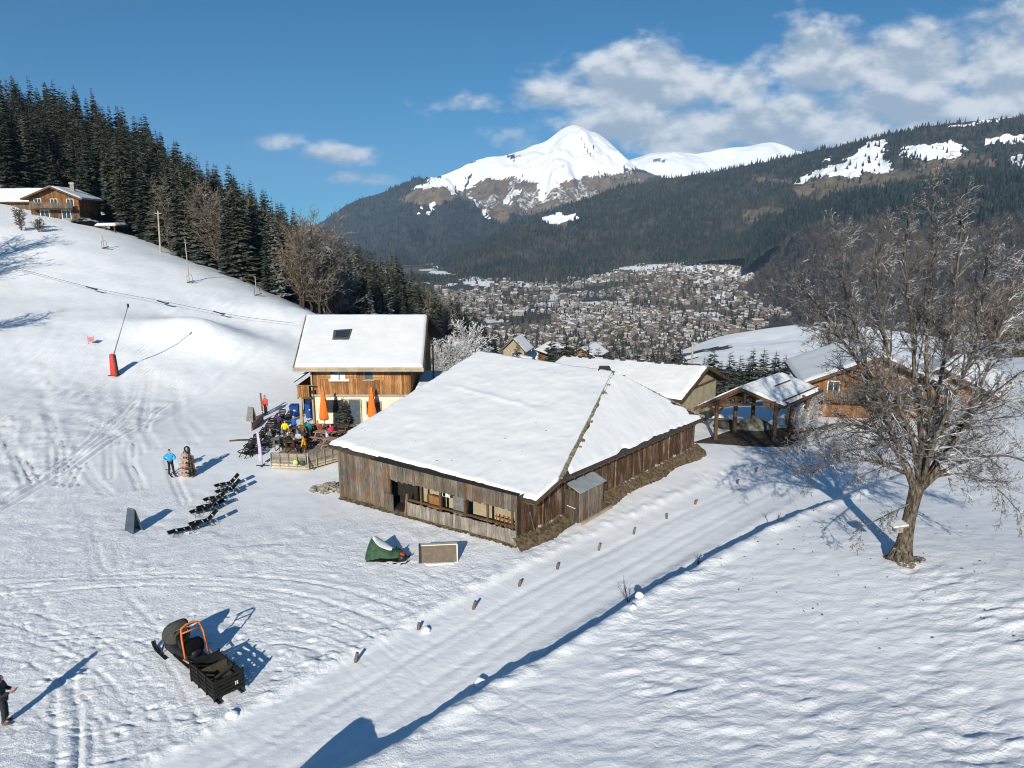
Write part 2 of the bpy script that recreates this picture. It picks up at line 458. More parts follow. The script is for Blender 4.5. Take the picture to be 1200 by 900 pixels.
def poly_w(pix, h):
    return np.array([tuple(at_h(px, py, h))[:2] for px, py in pix])
def dense(P, step=0.5):
    out = [P[0]]
    for a, b in zip(P[:-1], P[1:]):
        k = max(1, int(np.hypot(*(b - a)) / step))
        out += [a + (b - a) * (i / k) for i in range(1, k + 1)]
    return np.array(out)
def catmull(P, n=8):
    P = np.asarray(P, float); Q = np.vstack([2 * P[0] - P[1], P, 2 * P[-1] - P[-2]]); out = []
    for i in range(1, len(Q) - 2):
        for k in range(n):
            t = k / n
            out.append(0.5 * (2 * Q[i] + (Q[i + 1] - Q[i - 1]) * t + (2 * Q[i - 1] - 5 * Q[i] + 4 * Q[i + 1] - Q[i + 2]) * t * t + (3 * Q[i] - Q[i - 1] - 3 * Q[i + 1] + Q[i + 2]) * t ** 3))
    out.append(Q[-2]); return np.array(out)
def seg_dist(x, y, P):
    """signed distance (right of travel positive), arc position"""
    best = np.full(x.shape, 1e9); sgn = np.zeros(x.shape); arc = np.zeros(x.shape); L = 0.0
    for a, b in zip(P[:-1], P[1:]):
        dx, dy = b - a; l = math.hypot(dx, dy)
        if l < 1e-6: continue
        t = np.clip(((x - a[0]) * dx + (y - a[1]) * dy) / (l * l), 0, 1)
        d = np.hypot(x - a[0] - t * dx, y - a[1] - t * dy)
        m = d < best
        best = np.where(m, d, best); sgn = np.where(m, (x - a[0]) * dy - (y - a[1]) * dx, sgn); arc = np.where(m, L + t * l, arc)
        L += l
    return np.where(sgn >= 0, best, -best), arc

BANK = catmull(poly_w([(60, 1150), (330, 960), (452, 888), (560, 818), (680, 748), (760, 698), (850, 648), (950, 596), (1040, 552)], 0.75), 6)
bank_len = np.hypot(*np.diff(BANK, axis=0).T).sum()
ROAD = catmull(poly_w([(60, 1050), (250, 935), (450, 812), (600, 722), (750, 640), (870, 578), (960, 530), (1020, 490)], -0.2), 6)
def bank_amp(arc):
    f = arc / bank_len
    return 0.98 * (1 - 0.72 * sstep(0.66, 0.98, f))

TRACKS = []
PISTE = catmull(poly_w([(-200, 690), (-60, 620), (0, 588), (52, 557), (92, 537), (168, 500), (225, 468), (300, 436), (360, 415)], 1.0), 6)
def track(pix, w=0.28, d=0.05, h=0.1, pair=0.0):
    P = catmull(poly_w(pix, h), 7)
    if pair:
        T = np.gradient(P, axis=0); T /= np.hypot(*T.T)[:, None] + 1e-9; N = np.stack([-T[:, 1], T[:, 0]], 1)
        TRACKS.append((P + N * pair / 2, w, d)); TRACKS.append((P - N * pair / 2, w, d))
    else: TRACKS.append((P, w, d))
rt = random.Random(5)
# groomer and sledge curves in the trampled foreground
def gt(p, d=.03, w=.16, pair=1.0): track(p, w, d, 0, pair)
gt([(-60, 705), (60, 690), (150, 681), (260, 680), (360, 690), (440, 712), (520, 742)], .035, .2, 1.1)
gt([(20, 700), (120, 685), (230, 684), (330, 700), (420, 726), (480, 755)], .028, .18, .9)
gt([(-60, 690), (50, 682), (160, 676), (300, 674), (420, 690), (540, 730)], .03, .16, .5)
gt([(-40, 722), (40, 732), (110, 760), (160, 810), (190, 880)], .03); gt([(0, 760), (60, 775), (120, 812), (150, 870), (160, 930)], .028)
gt([(60, 745), (150, 740), (200, 760), (245, 830), (262, 900)], .028, .16, .9); gt([(190, 740), (150, 700), (120, 660), (108, 620)], .03, .2, 0)
for px0 in (104, 110, 116, 135, 141): gt([(px0, 632), (px0 + 2, 655), (px0 + 7, 684)], .035, .14, 0)
gt([(75, 860), (90, 780), (120, 730), (170, 690)], .03, .16, .8); gt([(76, 930), (80, 860), (74, 800)], .05, .2, .6); gt([(98, 930), (100, 880), (98, 850)], .045, .18, .4)
gt([(320, 720), (400, 745), (470, 790), (490, 830)], .03); gt([(330, 660), (400, 672), (480, 690), (560, 730), (580, 760)], .03, .16, 1.1)
gt([(300, 640), (420, 650), (520, 670), (600, 700)], .028); gt([(270, 760), (330, 745), (400, 760), (450, 800)], .028)
for i in range(70):
    x0 = rt.uniform(-40, 580); y0 = rt.uniform(645, 890); an = rt.uniform(-.5, 1.7); L = rt.uniform(25, 140); cv = rt.uniform(-1.0, 1.0)
    track([(x0 + L * t * math.cos(an + cv * t), y0 + 0.6 * L * t * math.sin(an + cv * t)) for t in (0, .33, .66, 1)], rt.uniform(.10, .18), rt.uniform(.014, .036), 0, rt.choice([0, 0, .3, .9]))
for i in range(240):      # boot prints and scuffs
    x0 = rt.uniform(-40, 560); y0 = rt.uniform(640, 890); an = rt.uniform(0, 3.1)
    P = poly_w([(x0, y0)], 0)[0]; TRACKS.append((np.array([P, P + np.array([math.cos(an), math.sin(an)]) * rt.uniform(.12, .3)]), .16, rt.uniform(.03, .06)))
# ski tracks in the soft snow at the left
for pts in [[(32, 455), (50, 480), (62, 510), (62, 556)], [(48, 450), (56, 490), (70, 520), (68, 556)], [(56, 455), (62, 500), (75, 530), (90, 540)],
            [(0, 500), (20, 530), (45, 560)], [(-10, 470), (10, 520), (30, 560)], [(170, 440), (172, 470), (170, 500)], [(180, 450), (170, 480), (168, 500)],
            [(165, 455), (150, 480), (130, 500), (100, 520), (60, 545)], [(75, 540), (120, 505), (160, 470)], [(90, 490), (120, 500), (145, 512)],
            [(0, 460), (60, 470), (120, 478)], [(195, 470), (180, 480), (165, 500)], [(0, 578), (30, 562), (55, 548)], [(-20, 592), (30, 566), (80, 540), (140, 505), (180, 485)]]:
    track(pts, .22, .10, 1.3, .4)
for i in range(26):
    x0 = rt.uniform(-60, 210); y0 = rt.uniform(425, 520)
    track([(x0, y0), (x0 + rt.uniform(-12, 18), y0 + 20), (x0 + rt.uniform(-10, 40), y0 + 42)], .22, .085, 1.6, .35)
for i in range(14):   # faint lines up the slope
    x0 = rt.uniform(-20, 300); y0 = rt.uniform(320, 380)
    track([(x0, y0), (x0 + 30, y0 + 14), (x0 + 75, y0 + 24)], .4, .04, 6.0 - (y0 - 320) * .05, .9)

TR_BB = [(P[:, 0].min() - 1, P[:, 0].max() + 1, P[:, 1].min() - 1, P[:, 1].max() + 1) for P, w, d in TRACKS]

def features(x, y):
    h = np.zeros(x.shape); rough = np.full(x.shape, 0.30)
    d, arc = seg_dist(x, y, BANK)
    wob = 0.22 * fbm(x * 0.6, y * 0.6, 3, 3)
    amp = bank_amp(arc)
    fade = sstep(75, 50, y) * sstep(-6, 2, y)
    st = sstep(-0.95, 0.05, d + wob) * fade
    h += amp * st
    h += 0.14 * np.exp(-((d - 0.3) / 0.35) ** 2) * (0.6 + 1.6 * vnoise(x * 1.1, y * 1.1, 9)) * fade * (arc < bank_len * .93)
    # hummocks on the bank just below the picture, they throw the big shadow on the road
    for hx, hy, hh, hr in ((-6.0, 16.0, .72, .7), (-5.2, 16.0, .25, .6), (-6.7, 15.4, .5, .8)):
        h += hh * np.exp(-(((x - hx) ** 2 + (y - hy) ** 2) / hr ** 2))
    rd, ra = seg_dist(x, y, ROAD)
    road = sstep(3.0, 2.2, np.abs(rd)) * fade
    field = st * sstep(0, 1.0, d + .5)
    left = sstep(1.2, -1.2, d) * (1 - road)
    tramp = left * sstep(40, 33, y + 0.25 * x + 3 * fbm(x * .15, y * .15, 21, 2)) * sstep(4, 10, y)
    pd, pa_ = seg_dist(x, y, PISTE); powder = sstep(.3, -1.6, pd + .5 * fbm(x * .3, y * .3, 19, 2)) * sstep(90, 72, y)
    # wind ripples on the field to the right
    rx = x * 0.86 + y * 0.25; ry = -x * 0.25 + y * 0.95
    rip = fbm(rx * 1.35 + .6 * vnoise(rx * .6, ry * .6, 8), ry * 2.7 + .7 * vnoise(rx * .5, ry * .8, 9), 41, 3, 0.55) + .45 * fbm(rx * .35, ry * .7, 44, 3)
    ramp_ = 0.3 + 1.3 * sstep(-.3, .3, fbm(x * .16, y * .12, 77, 3)) + 0.45 * sstep(40, 22, y)
    h += field * ramp_ * (0.048 * rip - 0.035 * np.abs(vnoise(rx * 1.1, ry * 2.6, 52)))
    # trampled snow
    t1 = fbm(x * 1.9, y * 1.9, 61, 4, 0.6)
    h += tramp * (0.018 * fbm(x * 4.5, y * 4.5, 63, 2) + 0.038 * t1 * (0.6 + 1.1 * sstep(-.1, .25, vnoise(x * .5, y * .5, 88)))) 
    h += left * 0.035 * fbm(x * .8, y * .8, 66, 3) * (1 - .8 * powder)
    h += powder * (0.10 * fbm(x * .5, y * .5, 71, 4, .55) + .05 * sstep(74, 60, y) * fbm(x * 1.3, y * 1.3, 73, 3, .6) * (.4 + 1.6 * sstep(-.1, .3, vnoise(x * .2, y * .2, 76))))
    h += (.14 * np.exp(-((pd + .5) / .4) ** 2) * (.5 + vnoise(pa_ * .9, pd, 6)) - .05 * np.exp(-((pd - .4) / .3) ** 2)) * sstep(100, 80, y)
    h += sstep(60, 85, y) * 0.22 * fbm(x * .22, y * .22, 31, 4, .55) + sstep(85, 200, y) * 1.4 * fbm(x * .05, y * .05, 35, 3)
    # road: groomed, two ruts, cord lines
    wv = 0.15 * vnoise(ra * .15, ra * 0, 5)
    h += road * (-0.06 - 0.032 * np.exp(-((rd - .85 + wv) / .17) ** 2) - 0.032 * np.exp(-((rd + .85 + wv) / .17) ** 2) - 0.022 * np.exp(-((rd - 1.6 + 1.6 * wv) / .14) ** 2) - 0.02 * np.exp(-((rd + .3 - wv) / .14) ** 2)
                 + 0.014 * np.exp(-((rd + wv) / .35) ** 2) + .016 * fbm(rd * 2.2, ra * .35, 14, 3) + 0.014 * fbm(rd * 3, ra * 2.0, 15, 2))
    h += 0.06 * np.exp(-((np.abs(rd) - 2.8) / .35) ** 2) * (0.5 + vnoise(ra * 1.2, rd, 4)) * fade
    h += .13 * np.clip(fbm(x * 2.4, y * 2.4, 102, 3, .6), 0, 1) * np.exp(-((rd + 3.1) / .7) ** 2) * fade + .09 * np.clip(fbm(x * 2.8, y * 2.8, 104, 3, .6), -.1, 1) * np.exp(-((d - .1) / .45) ** 2) * fade * (arc < bank_len * .93)
    # mound at the left
    m = at_h(238, 418, 2.3); m2 = at_h(290, 425, 1.8)
    for mx_, my_, hh, r1, r2 in ((m.x - .5, m.y, 1.8, 4.2, 3.6), (m2.x, m2.y + .5, .9, 5.5, 4.0), (m.x - 6, m.y - .5, .5, 4.0, 3.5)):
        xx = (x - mx_); yy_ = (y - my_)
        h += hh * np.exp(-((xx / r1) ** 2 + (yy_ / r2) ** 2))
    tr = np.zeros(x.shape)
    for (P, w, dp), (x0, x1, y0, y1) in zip(TRACKS, TR_BB):
        idx = np.nonzero((x > x0) & (x < x1) & (y > y0) & (y < y1))
        if len(idx[0]) == 0: continue
        xs, ys = x[idx], y[idx]
        dd, _ = seg_dist(xs, ys, P); dd = np.abs(dd)
        g = -dp * np.exp(-(dd / (w * .5)) ** 2) + dp * .45 * np.exp(-((dd - w * .95) / (w * .35)) ** 2)
        tr[idx] += g * (1 - .75 * road[idx])
    h += np.clip(tr, -.11, .07)
    rough = 0.11 + 0.58 * tramp + .35 * powder + .30 * field * ramp_ + .10 * road + .2 * sstep(60, 90, y)
    return h, rough

def ground(x, y):
    x = np.atleast_1d(np.asarray(x, float)); y = np.atleast_1d(np.asarray(y, float))
    return base_h(x, y) + features(x, y)[0]

def gz(x, y): return float(ground(x, y)[0])

def axis(lo, hi, f0, f1, d0, g):
    v = list(np.arange(f0, f1, d0)); d = d0
    while v[-1] < hi: d *= g; v.append(v[-1] + d)
    d = d0
    while v[0] > lo: d *= g; v.insert(0, v[0] - d)
    return np.array(v)
gxs = axis(-240, 230, -38, 23, 0.105, 1.026)
gys = []
yv = -45.0
while yv < 440:
    gys.append(yv)
    yv += 1.5 if yv < 8 else (0.5 if yv < 14 else max(0.085, 0.085 * (max(yv, 24) / 24.0) ** 1.9 if yv < 130 else 2.2))
gys = np.array(gys)
GX, GY = np.meshgrid(gxs, gys)
fx, fy = GX.ravel(), GY.ravel()
GH, GR = features(fx, fy)
GZ = base_h(fx, fy) + GH
nx, ny = len(gxs), len(gys)
ii = (np.arange(ny - 1)[:, None] * nx + np.arange(nx - 1)[None]).ravel()
GF = np.stack([ii, ii + 1, ii + nx + 1, ii + nx], 1)
o = np_mesh('snow_ground', np.stack([fx, fy, GZ], 1), GF, M['snow'], smooth=True, tint={'rough': GR})
meta(o, kind='structure')
print('ground verts', nx * ny, nx, ny)
GZ2 = GZ.reshape(ny, nx)
def ground(x, y):                       # height of the built snow surface
    x = np.atleast_1d(np.asarray(x, float)); y = np.atleast_1d(np.asarray(y, float))
    i = np.clip(np.searchsorted(gxs, x) - 1, 0, nx - 2); j = np.clip(np.searchsorted(gys, y) - 1, 0, ny - 2)
    u = np.clip((x - gxs[i]) / (gxs[i + 1] - gxs[i]), 0, 1); v = np.clip((y - gys[j]) / (gys[j + 1] - gys[j]), 0, 1)
    return (GZ2[j, i] * (1 - u) + GZ2[j, i + 1] * u) * (1 - v) + (GZ2[j + 1, i] * (1 - u) + GZ2[j + 1, i + 1] * u) * v
def gp(px, py):                         # where a sight line meets the snow
    a, e = ae(px, py); t = np.concatenate([np.arange(12, 90, 0.02), np.arange(90, 420, 0.1)])
    h = ground(a * t, t); under = np.nonzero(h > CAM_H + e * t)[0]
    Y = t[under[0]] if len(under) else 200.0
    return Vector((a * Y, Y, float(ground(a * Y, Y)[0])))
# ------------------------------------------------------------------ far land: valley, wooded hills, alpine mountain
M['far_forest'] = None
def mk_land(name, forest, meadow, rock, nscale=0.01):
    """slope whose woodland floor, dry meadow, rock and lying snow follow surface masks"""
    t = NT(name)
    n = t.noise(nscale, 8, 0.65); n2 = t.noise(nscale * 6, 6, 0.7)
    c = t.mix(t.ramp(n2, 0.35, 0.65), tuple(k * .6 for k in forest), tuple(k * 1.35 for k in forest))
    md = t.mix(t.ramp(n2, 0.35, 0.65), tuple(k * .65 for k in meadow), tuple(k * 1.25 for k in meadow))
    c = t.mix(t.ramp(t.math('ADD', t.attr('meadow'), t.math('MULTIPLY', t.math('SUBTRACT', n2, .5), .5)), .35, .65), c, md)
    rk = t.mix(t.ramp(n2, 0.3, 0.7), tuple(k * .6 for k in rock), tuple(k * 1.3 for k in rock))
    c = t.mix(t.ramp(t.math('ADD', t.attr('rock'), t.math('MULTIPLY', t.math('SUBTRACT', n2, .5), .5)), .35, .65), c, rk)
    sn = t.ramp(t.math('ADD', t.attr('snow'), t.math('MULTIPLY', t.math('SUBTRACT', n2, .5), .6)), .42, .58)
    c = t.mix(sn, c, (0.84, 0.855, 0.88))
    return t.out(c, 0.9, 0.1)

def in_poly(px, py, poly):
    px = np.asarray(px); py = np.asarray(py); ins = np.zeros(px.shape, bool); n = len(poly)
    for i in range(n):
        x1, y1 = poly[i]; x2, y2 = poly[(i + 1) % n]
        if y1 == y2: continue
        c = ((y1 > py) != (y2 > py)) & (px < (x2 - x1) * (py - y1) / (y2 - y1) + x1)
        ins ^= c
    return ins

def sheet(cols, nu, nv, seed, rough_amp, rough_scale, back=0.35, ridges=0.0):
    """cols: picture column -> list of (row, depth) from foot to crest; gives a terrain grid, far side falling away behind the crest"""
    xs = np.array([c[0] for c in cols], float); k = len(cols[0][1])
    rows = np.array([[q[0] for q in c[1]] for c in cols], float); deps = np.array([[q[1] for q in c[1]] for c in cols], float)
    u = np.linspace(xs[0], xs[-1], nu); v = np.linspace(0, 1, nv); kk = np.linspace(0, 1, k)
    # smooth interpolation down the columns first, then across
    def smooth_interp(xq, xp, fp):
        i = np.clip(np.searchsorted(xp, xq) - 1, 0, len(xp) - 2); t = (xq - xp[i]) / (xp[i + 1] - xp[i]); 
        m = np.gradient(fp, xp); h = xp[i + 1] - xp[i]
        return (2 * t**3 - 3 * t**2 + 1) * fp[i] + (t**3 - 2 * t**2 + t) * h * m[i] + (-2 * t**3 + 3 * t**2) * fp[i + 1] + (t**3 - t**2) * h * m[i + 1]
    Rk = np.stack([smooth_interp(u, xs, rows[:, j]) for j in range(k)], 1); Dk = np.stack([smooth_interp(u, xs, deps[:, j]) for j in range(k)], 1)
    RR = np.stack([np.interp(v, kk, Rk[i]) for i in range(nu)]); DD = np.stack([np.interp(v, kk, Dk[i]) for i in range(nu)])
    PX = np.repeat(u[:, None], nv, 1)
    w = (450 - RR) / FPX; den = CT + w * ST
    a = (PX - 600) / FPX / den; e = (-ST + w * CT) / den
    X = a * DD; Y = DD; Z = CAM_H + e * DD
    env = np.sin(np.pi * np.clip(v * .93 + .05, 0, 1))[None] ** .7
    nzv = fbm(X * rough_scale, Y * rough_scale, seed, 6, .52)
    if ridges: nzv = nzv + ridges * (0.4 - np.abs(fbm(X * rough_scale * 1.7, Y * rough_scale * 0.5, seed + 9, 5, .55)))
    Z = Z + env * rough_amp * nzv
    jit = fbm(u[:, None] * .03 + 0 * v, v[None] * 3, seed + 4, 4)
    Z = Z + 0.12 * rough_amp * jit * v[None]
    # far side
    nb = max(6, nv // 8); tb = np.linspace(0, 1, nb + 1)[1:][None]
    bx = X[:, -1:] * (1 + back * tb); by = Y[:, -1:] * (1 + back * tb); bz = Z[:, -1:] - (Z[:, -1:] + 160) * tb ** 1.3
    X = np.hstack([X, bx]); Y = np.hstack([Y, by]); Z = np.hstack([Z, bz])
    return dict(X=X, Y=Y, Z=Z, nu=nu, nv=X.shape[1], front=nv, u=u)

def sheet_obj(name, S, mat, masks):
    nu, nv = S['nu'], S['nv']
    V = np.stack([S['X'], S['Y'], S['Z']], -1).reshape(-1, 3)
    ii = (np.arange(nu - 1)[:, None] * nv + np.arange(nv - 1)[None]).ravel()
    F = np.stack([ii, ii + nv, ii + nv + 1, ii + 1], 1)
    o = np_mesh(name, V, F, mat, smooth=True, tint={k: m.ravel() for k, m in masks.items()})
    return meta(o, kind='structure')

def masks_for(S, polys, seed, jit=5.0):
    px, py = to_px(S['X'], S['Y'], S['Z'])
    jx = jit * fbm(px * .06, py * .12, seed, 4, .6) * 2; jy = jit * .6 * fbm(px * .06, py * .12, seed + 7, 4, .6) * 2
    out = {'snow': np.zeros(px.shape), 'meadow': np.zeros(px.shape), 'rock': np.zeros(px.shape)}
    for key, poly in polys:
        m = in_poly(px + jx, py + jy, poly)
        for k in out: out[k] = np.where(m, 1.0 if k == key else 0.0, out[k])
    return out

def sampler(S, n, seed, density):
    """random points on the front of a sheet; density(px, py) in 0..1"""
    r = np.random.default_rng(seed)
    iu = r.uniform(0, S['nu'] - 1.001, n); iv = r.uniform(0, S['front'] - 1.001, n)
    i0 = iu.astype(int); j0 = iv.astype(int); fu = iu - i0; fv = iv - j0
    def g(A): return (A[i0, j0] * (1 - fu) * (1 - fv) + A[i0 + 1, j0] * fu * (1 - fv) + A[i0, j0 + 1] * (1 - fu) * fv + A[i0 + 1, j0 + 1] * fu * fv)
    X, Y, Z = g(S['X']), g(S['Y']), g(S['Z'])
    px, py = to_px(X, Y, Z)
    keep = r.uniform(0, 1, n) < density(px, py, X, Y)
    return X[keep], Y[keep], Z[keep], r

def cones(name, X, Y, Z, hgt, rad, mat, rng, sides=5, label_kind='stuff'):
    """many small conifers in one mesh: two stacked ragged cones each"""
    n = len(X); an = np.linspace(0, 2 * np.pi, sides, endpoint=False)
    rot = rng.uniform(0, 6.28, n); V = []; per = 2 * (sides + 1)
    VV = np.zeros((n, per, 3), np.float32)
    for lv, (zb, zt, rr) in enumerate(((0.02, 0.68, 1.0), (0.42, 1.0, .62))):
        for k in range(sides):
            jr = rng.uniform(.7, 1.25, n)
            VV[:, lv * (sides + 1) + k, 0] = X + np.cos(an[k] + rot) * rad * rr * jr
            VV[:, lv * (sides + 1) + k, 1] = Y + np.sin(an[k] + rot) * rad * rr * jr
            VV[:, lv * (sides + 1) + k, 2] = Z + hgt * zb * rng.uniform(.6, 1.3, n)
        VV[:, lv * (sides + 1) + sides, 0] = X; VV[:, lv * (sides + 1) + sides, 1] = Y; VV[:, lv * (sides + 1) + sides, 2] = Z + hgt * zt
    f = []
    for lv in range(2):
        b = lv * (sides + 1)
        f += [(b + k, b + (k + 1) % sides, b + sides) for k in range(sides)]
    F = (np.arange(n)[:, None, None] * per + np.array(f)[None]).reshape(-1, 3)
    t = np.repeat(rng.uniform(0.55, 1.35, n), per)
    return np_mesh(name, VV.reshape(-1, 3), F, mat, smooth=False, tint={'tint': t})

def brush_trees(name, X, Y, Z, hgt, wid, mat, rng, blades=26):
    """bare broadleaved trees far away: a rounded haze of small twig slivers round a stem each"""
    n = len(X); B = blades
    az = rng.uniform(0, 6.28, (n, B)); zz = rng.uniform(.12, 1.0, (n, B)); rr = np.sqrt(rng.uniform(0, 1, (n, B))) * np.sqrt(np.clip(1 - ((zz - .52) / .52) ** 2, .05, 1))
    h = hgt[:, None]; wd = wid[:, None] * .5
    bx = X[:, None] + np.cos(az) * rr * wd; by = Y[:, None] + np.sin(az) * rr * wd; bz = Z[:, None] + zz * h * .9
    ln = h * rng.uniform(.07, .17, (n, B)); th = np.abs(rng.normal(0, .75, (n, B))); ph = az + rng.normal(0, .6, (n, B))
    tx = bx + np.sin(th) * np.cos(ph) * ln; ty = by + np.sin(th) * np.sin(ph) * ln; tz = bz + np.cos(th) * ln
    w = h * rng.uniform(.010, .026, (n, B)); sa = rng.uniform(0, 6.28, (n, B)); sx = np.cos(sa); sy = np.sin(sa)
    bx[:, 0] = X; by[:, 0] = Y; bz[:, 0] = Z; tx[:, 0] = X; ty[:, 0] = Y; tz[:, 0] = Z + hgt * .8
    V = np.stack([np.stack([bx - sx * w, by - sy * w, bz], -1), np.stack([bx + sx * w, by + sy * w, bz], -1), np.stack([tx, ty, tz], -1)], 2).reshape(-1, 3)
    t = np.repeat(rng.uniform(.6, 1.4, n), B * 3)
    return np_mesh(name, V, np.arange(len(V)).reshape(-1, 3), mat, smooth=False, tint={'tint': t})

def mk_leafmat(name, col, snow_lo=0.4, snow_hi=0.8, amt=0.35, nscale=0.6, var=.4, warm=None):
    t = NT(name)
    n = t.noise(nscale, 3)
    c = t.mix(t.ramp(n, .3, .7), tuple(k * (1 - var) for k in col), tuple(k * (1 + var) for k in col))
    if warm: c = t.mix(t.ramp(t.noise(nscale * .13, 3), .5, .66), c, warm)
    tn = t.attr('tint'); cc = t.new('ShaderNodeCombineColor'); [t.l.new(tn, cc.inputs[i]) for i in range(3)]
    c = t.mix(1.0, c, cc.outputs[0], 'MULTIPLY')
    s = t.math('MULTIPLY', t.ramp(t.up(), snow_lo, snow_hi, 0, amt), t.ramp(t.noise(nscale * 2.3, 3), .40, .62))
    c = t.mix(s, c, (.78, .80, .84))
    return t.out(c, .85, .12)
M['far_conifer'] = mk_leafmat('far_conifer', (0.018, 0.025, 0.018), .35, .8, .14, .05, warm=(.040, .040, .026))
M['far_conifer_shaded'] = mk_leafmat('far_conifer_shaded', (0.014, 0.022, 0.018), .5, .9, .05, .05)  # shade of the spruce shoulder put into the needle colour
M['far_bare'] = mk_leafmat('far_bare', (0.088, 0.078, 0.072), .4, .95, .3, .08, warm=(.105, .08, .065))

MAT_L = mk_land('mountain_land', (0.030, 0.036, 0.034), (0.12, 0.095, 0.055), (0.15, 0.115, 0.075), .006)
MAT_H = mk_land('hillside_land', (0.045, 0.042, 0.034), (0.12, 0.095, 0.065), (0.12, 0.10, 0.08), .008)
MAT_S = mk_land('high_snow_land', (0.10, 0.10, 0.10), (0.1, 0.1, 0.1), (0.16, 0.14, 0.12), .004)

# the distant all-white ridge
S2 = sheet([(600, [(260, 7000), (215, 8000), (205, 8300)]), (680, [(260, 7000), (205, 8000), (190, 8300)]), (735, [(260, 7000), (205, 8000), (188, 8400)]), (762, [(260, 7000), (200, 8000), (181, 8400)]), (785, [(260, 7000), (198, 8000), (178, 8400)]),
            (815, [(260, 7000), (200, 8000), (179, 8400)]), (850, [(260, 7000), (195, 8000), (173, 8400)]), (880, [(260, 7000), (193, 8000), (171, 8400)]), (905, [(260, 7000), (192, 8000), (167, 8400)]),
            (935, [(260, 7000), (200, 8000), (177, 8400)]), (1000, [(260, 7000), (205, 8000), (182, 8400)]), (1250, [(260, 7000), (205, 8000), (178, 8400)])], 260, 50, 5, 130, .0018, .3, .8)
mk = masks_for(S2, [('snow', [(0, 0), (1400, 0), (1400, 400), (0, 400)])], 3)
mk['rock'] = (fbm(S2['X'] * .003, S2['Y'] * .003, 6, 4) > .42) * 1.0; mk['snow'] = np.where(mk['rock'] > 0, .35, 1.0)
sheet_obj('snowy_ridge', S2, MAT_S, mk)

# the alpine mountain with the white peak
S1 = sheet([(-700, [(334, 2080), (330, 4200), (315, 5200)]), (60, [(334, 2080), (325, 4200), (302, 5200)]), (250, [(334, 2080), (315, 4200), (285, 5100)]), (330, [(334, 2080), (305, 4100), (268, 5000)]), (375, [(334, 2080), (300, 4000), (257, 4900)]),
            (405, [(334, 2080), (292, 4000), (240, 4900)]), (440, [(334, 2350), (288, 4000), (228, 4900)]), (480, [(334, 2650), (280, 4100), (216, 5000)]), (520, [(334, 2750), (268, 4100), (205, 5100)]),
            (560, [(334, 2850), (255, 4200), (190, 5300)]), (600, [(345, 3100), (245, 4300), (180, 5500)]), (635, [(345, 3100), (242, 4400), (166, 5700)]), (662, [(345, 3200), (240, 4400), (154, 5800)]), (676, [(345, 3200), (240, 4400), (152.5, 5850)]), (690, [(345, 3200), (240, 4400), (154, 5850)]),
            (708, [(345, 3200), (240, 4400), (164, 5800)]), (722, [(345, 3200), (238, 4400), (178, 5700)]), (738, [(345, 3200), (235, 4400), (194, 5600)]), (765, [(345, 3200), (235, 4400), (208, 5500)]), (850, [(345, 3200), (245, 4300), (225, 5400)]), (1000, [(345, 3200), (260, 4300), (240, 5400)]), (1300, [(345, 3200), (270, 4300), (250, 5400)])],
           560, 240, 17, 260, .0016, .35, 1.0)
poly_rock = [(470, 232), (500, 213), (560, 196), (640, 212), (735, 198), (775, 205), (740, 222), (705, 232), (660, 240), (622, 250), (600, 252), (590, 262), (574, 254), (556, 238), (535, 232), (515, 240), (497, 243)]
poly_snow = [(478, 221), (510, 205), (560, 184), (640, 155), (680, 140), (715, 160), (745, 188), (752, 196), (720, 203), (690, 206), (660, 211), (648, 217), (636, 232), (628, 214), (600, 208), (575, 209), (560, 213), (545, 222), (530, 226), (524, 219), (505, 219)]
mk = masks_for(S1, [('rock', poly_rock), ('snow', poly_snow), ('snow', [(494, 240), (497, 240), (495, 252), (491, 254)]), ('snow', [(511, 234), (516, 236), (508, 250), (505, 249)]), ('snow', [(545, 228), (549, 228), (572, 253), (570, 256)]), ('snow', [(596, 221), (610, 219), (600, 240), (592, 240)]),
                   ('snow', [(628, 216), (648, 214), (640, 236), (632, 238)])], 12, 4.0)
# gullies in the snow: bare streaks on the steep right face, thin spots near the snow line
mk['snow'] = mk['snow'] * (1 - .62 * (fbm(S1['X'] * .010, S1['Y'] * .0022, 23, 4) > .40))
ppx, ppy = to_px(S1['X'], S1['Y'], S1['Z'])
mk['snow'] = np.where(in_poly(ppx, ppy, [(678, 158), (681, 158), (692, 178), (700, 188), (696, 190), (686, 176)]), .45, mk['snow'])
mk['snow'] = np.maximum(mk['snow'], mk['rock'] * .46 * (fbm(S1['X'] * .006, S1['Y'] * .003, 29, 4) > .12))
S1['mask'] = mk
sheet_obj('alpine_mountain', S1, MAT_L, mk)

# the wooded hill on the right with its clearings
S3 = sheet([(330, [(334, 2080), (338, 2150), (332, 2250)]), (420, [(338, 2050), (332, 2250), (324, 2450)]), (500, [(336, 2050), (326, 2350), (312, 2750)]), (560, [(336, 2030), (310, 2500), (285, 2950)]), (620, [(336, 2000), (296, 2500), (259, 3050)]),
            (690, [(334, 1980), (282, 2550), (234, 3050)]), (757, [(325, 2000), (265, 2550), (213, 3000)]), (850, [(303, 1900), (248, 2400), (198, 2900)]), (935, [(300, 1700), (240, 2250), (181, 2800)]), (1000, [(300, 1600), (232, 2150), (167, 2700)]),
            (1050, [(300, 1500), (228, 2050), (157, 2600)]), (1100, [(300, 1450), (222, 2000), (147, 2550)]), (1150, [(300, 1400), (218, 1950), (140, 2500)]), (1200, [(300, 1400), (214, 1900), (135, 2450)]), (1330, [(300, 1350), (205, 1850), (122, 2400)]), (1700, [(300, 1300), (195, 1800), (105, 2300)])],
           520, 170, 33, 95, .0035, .5, .5)
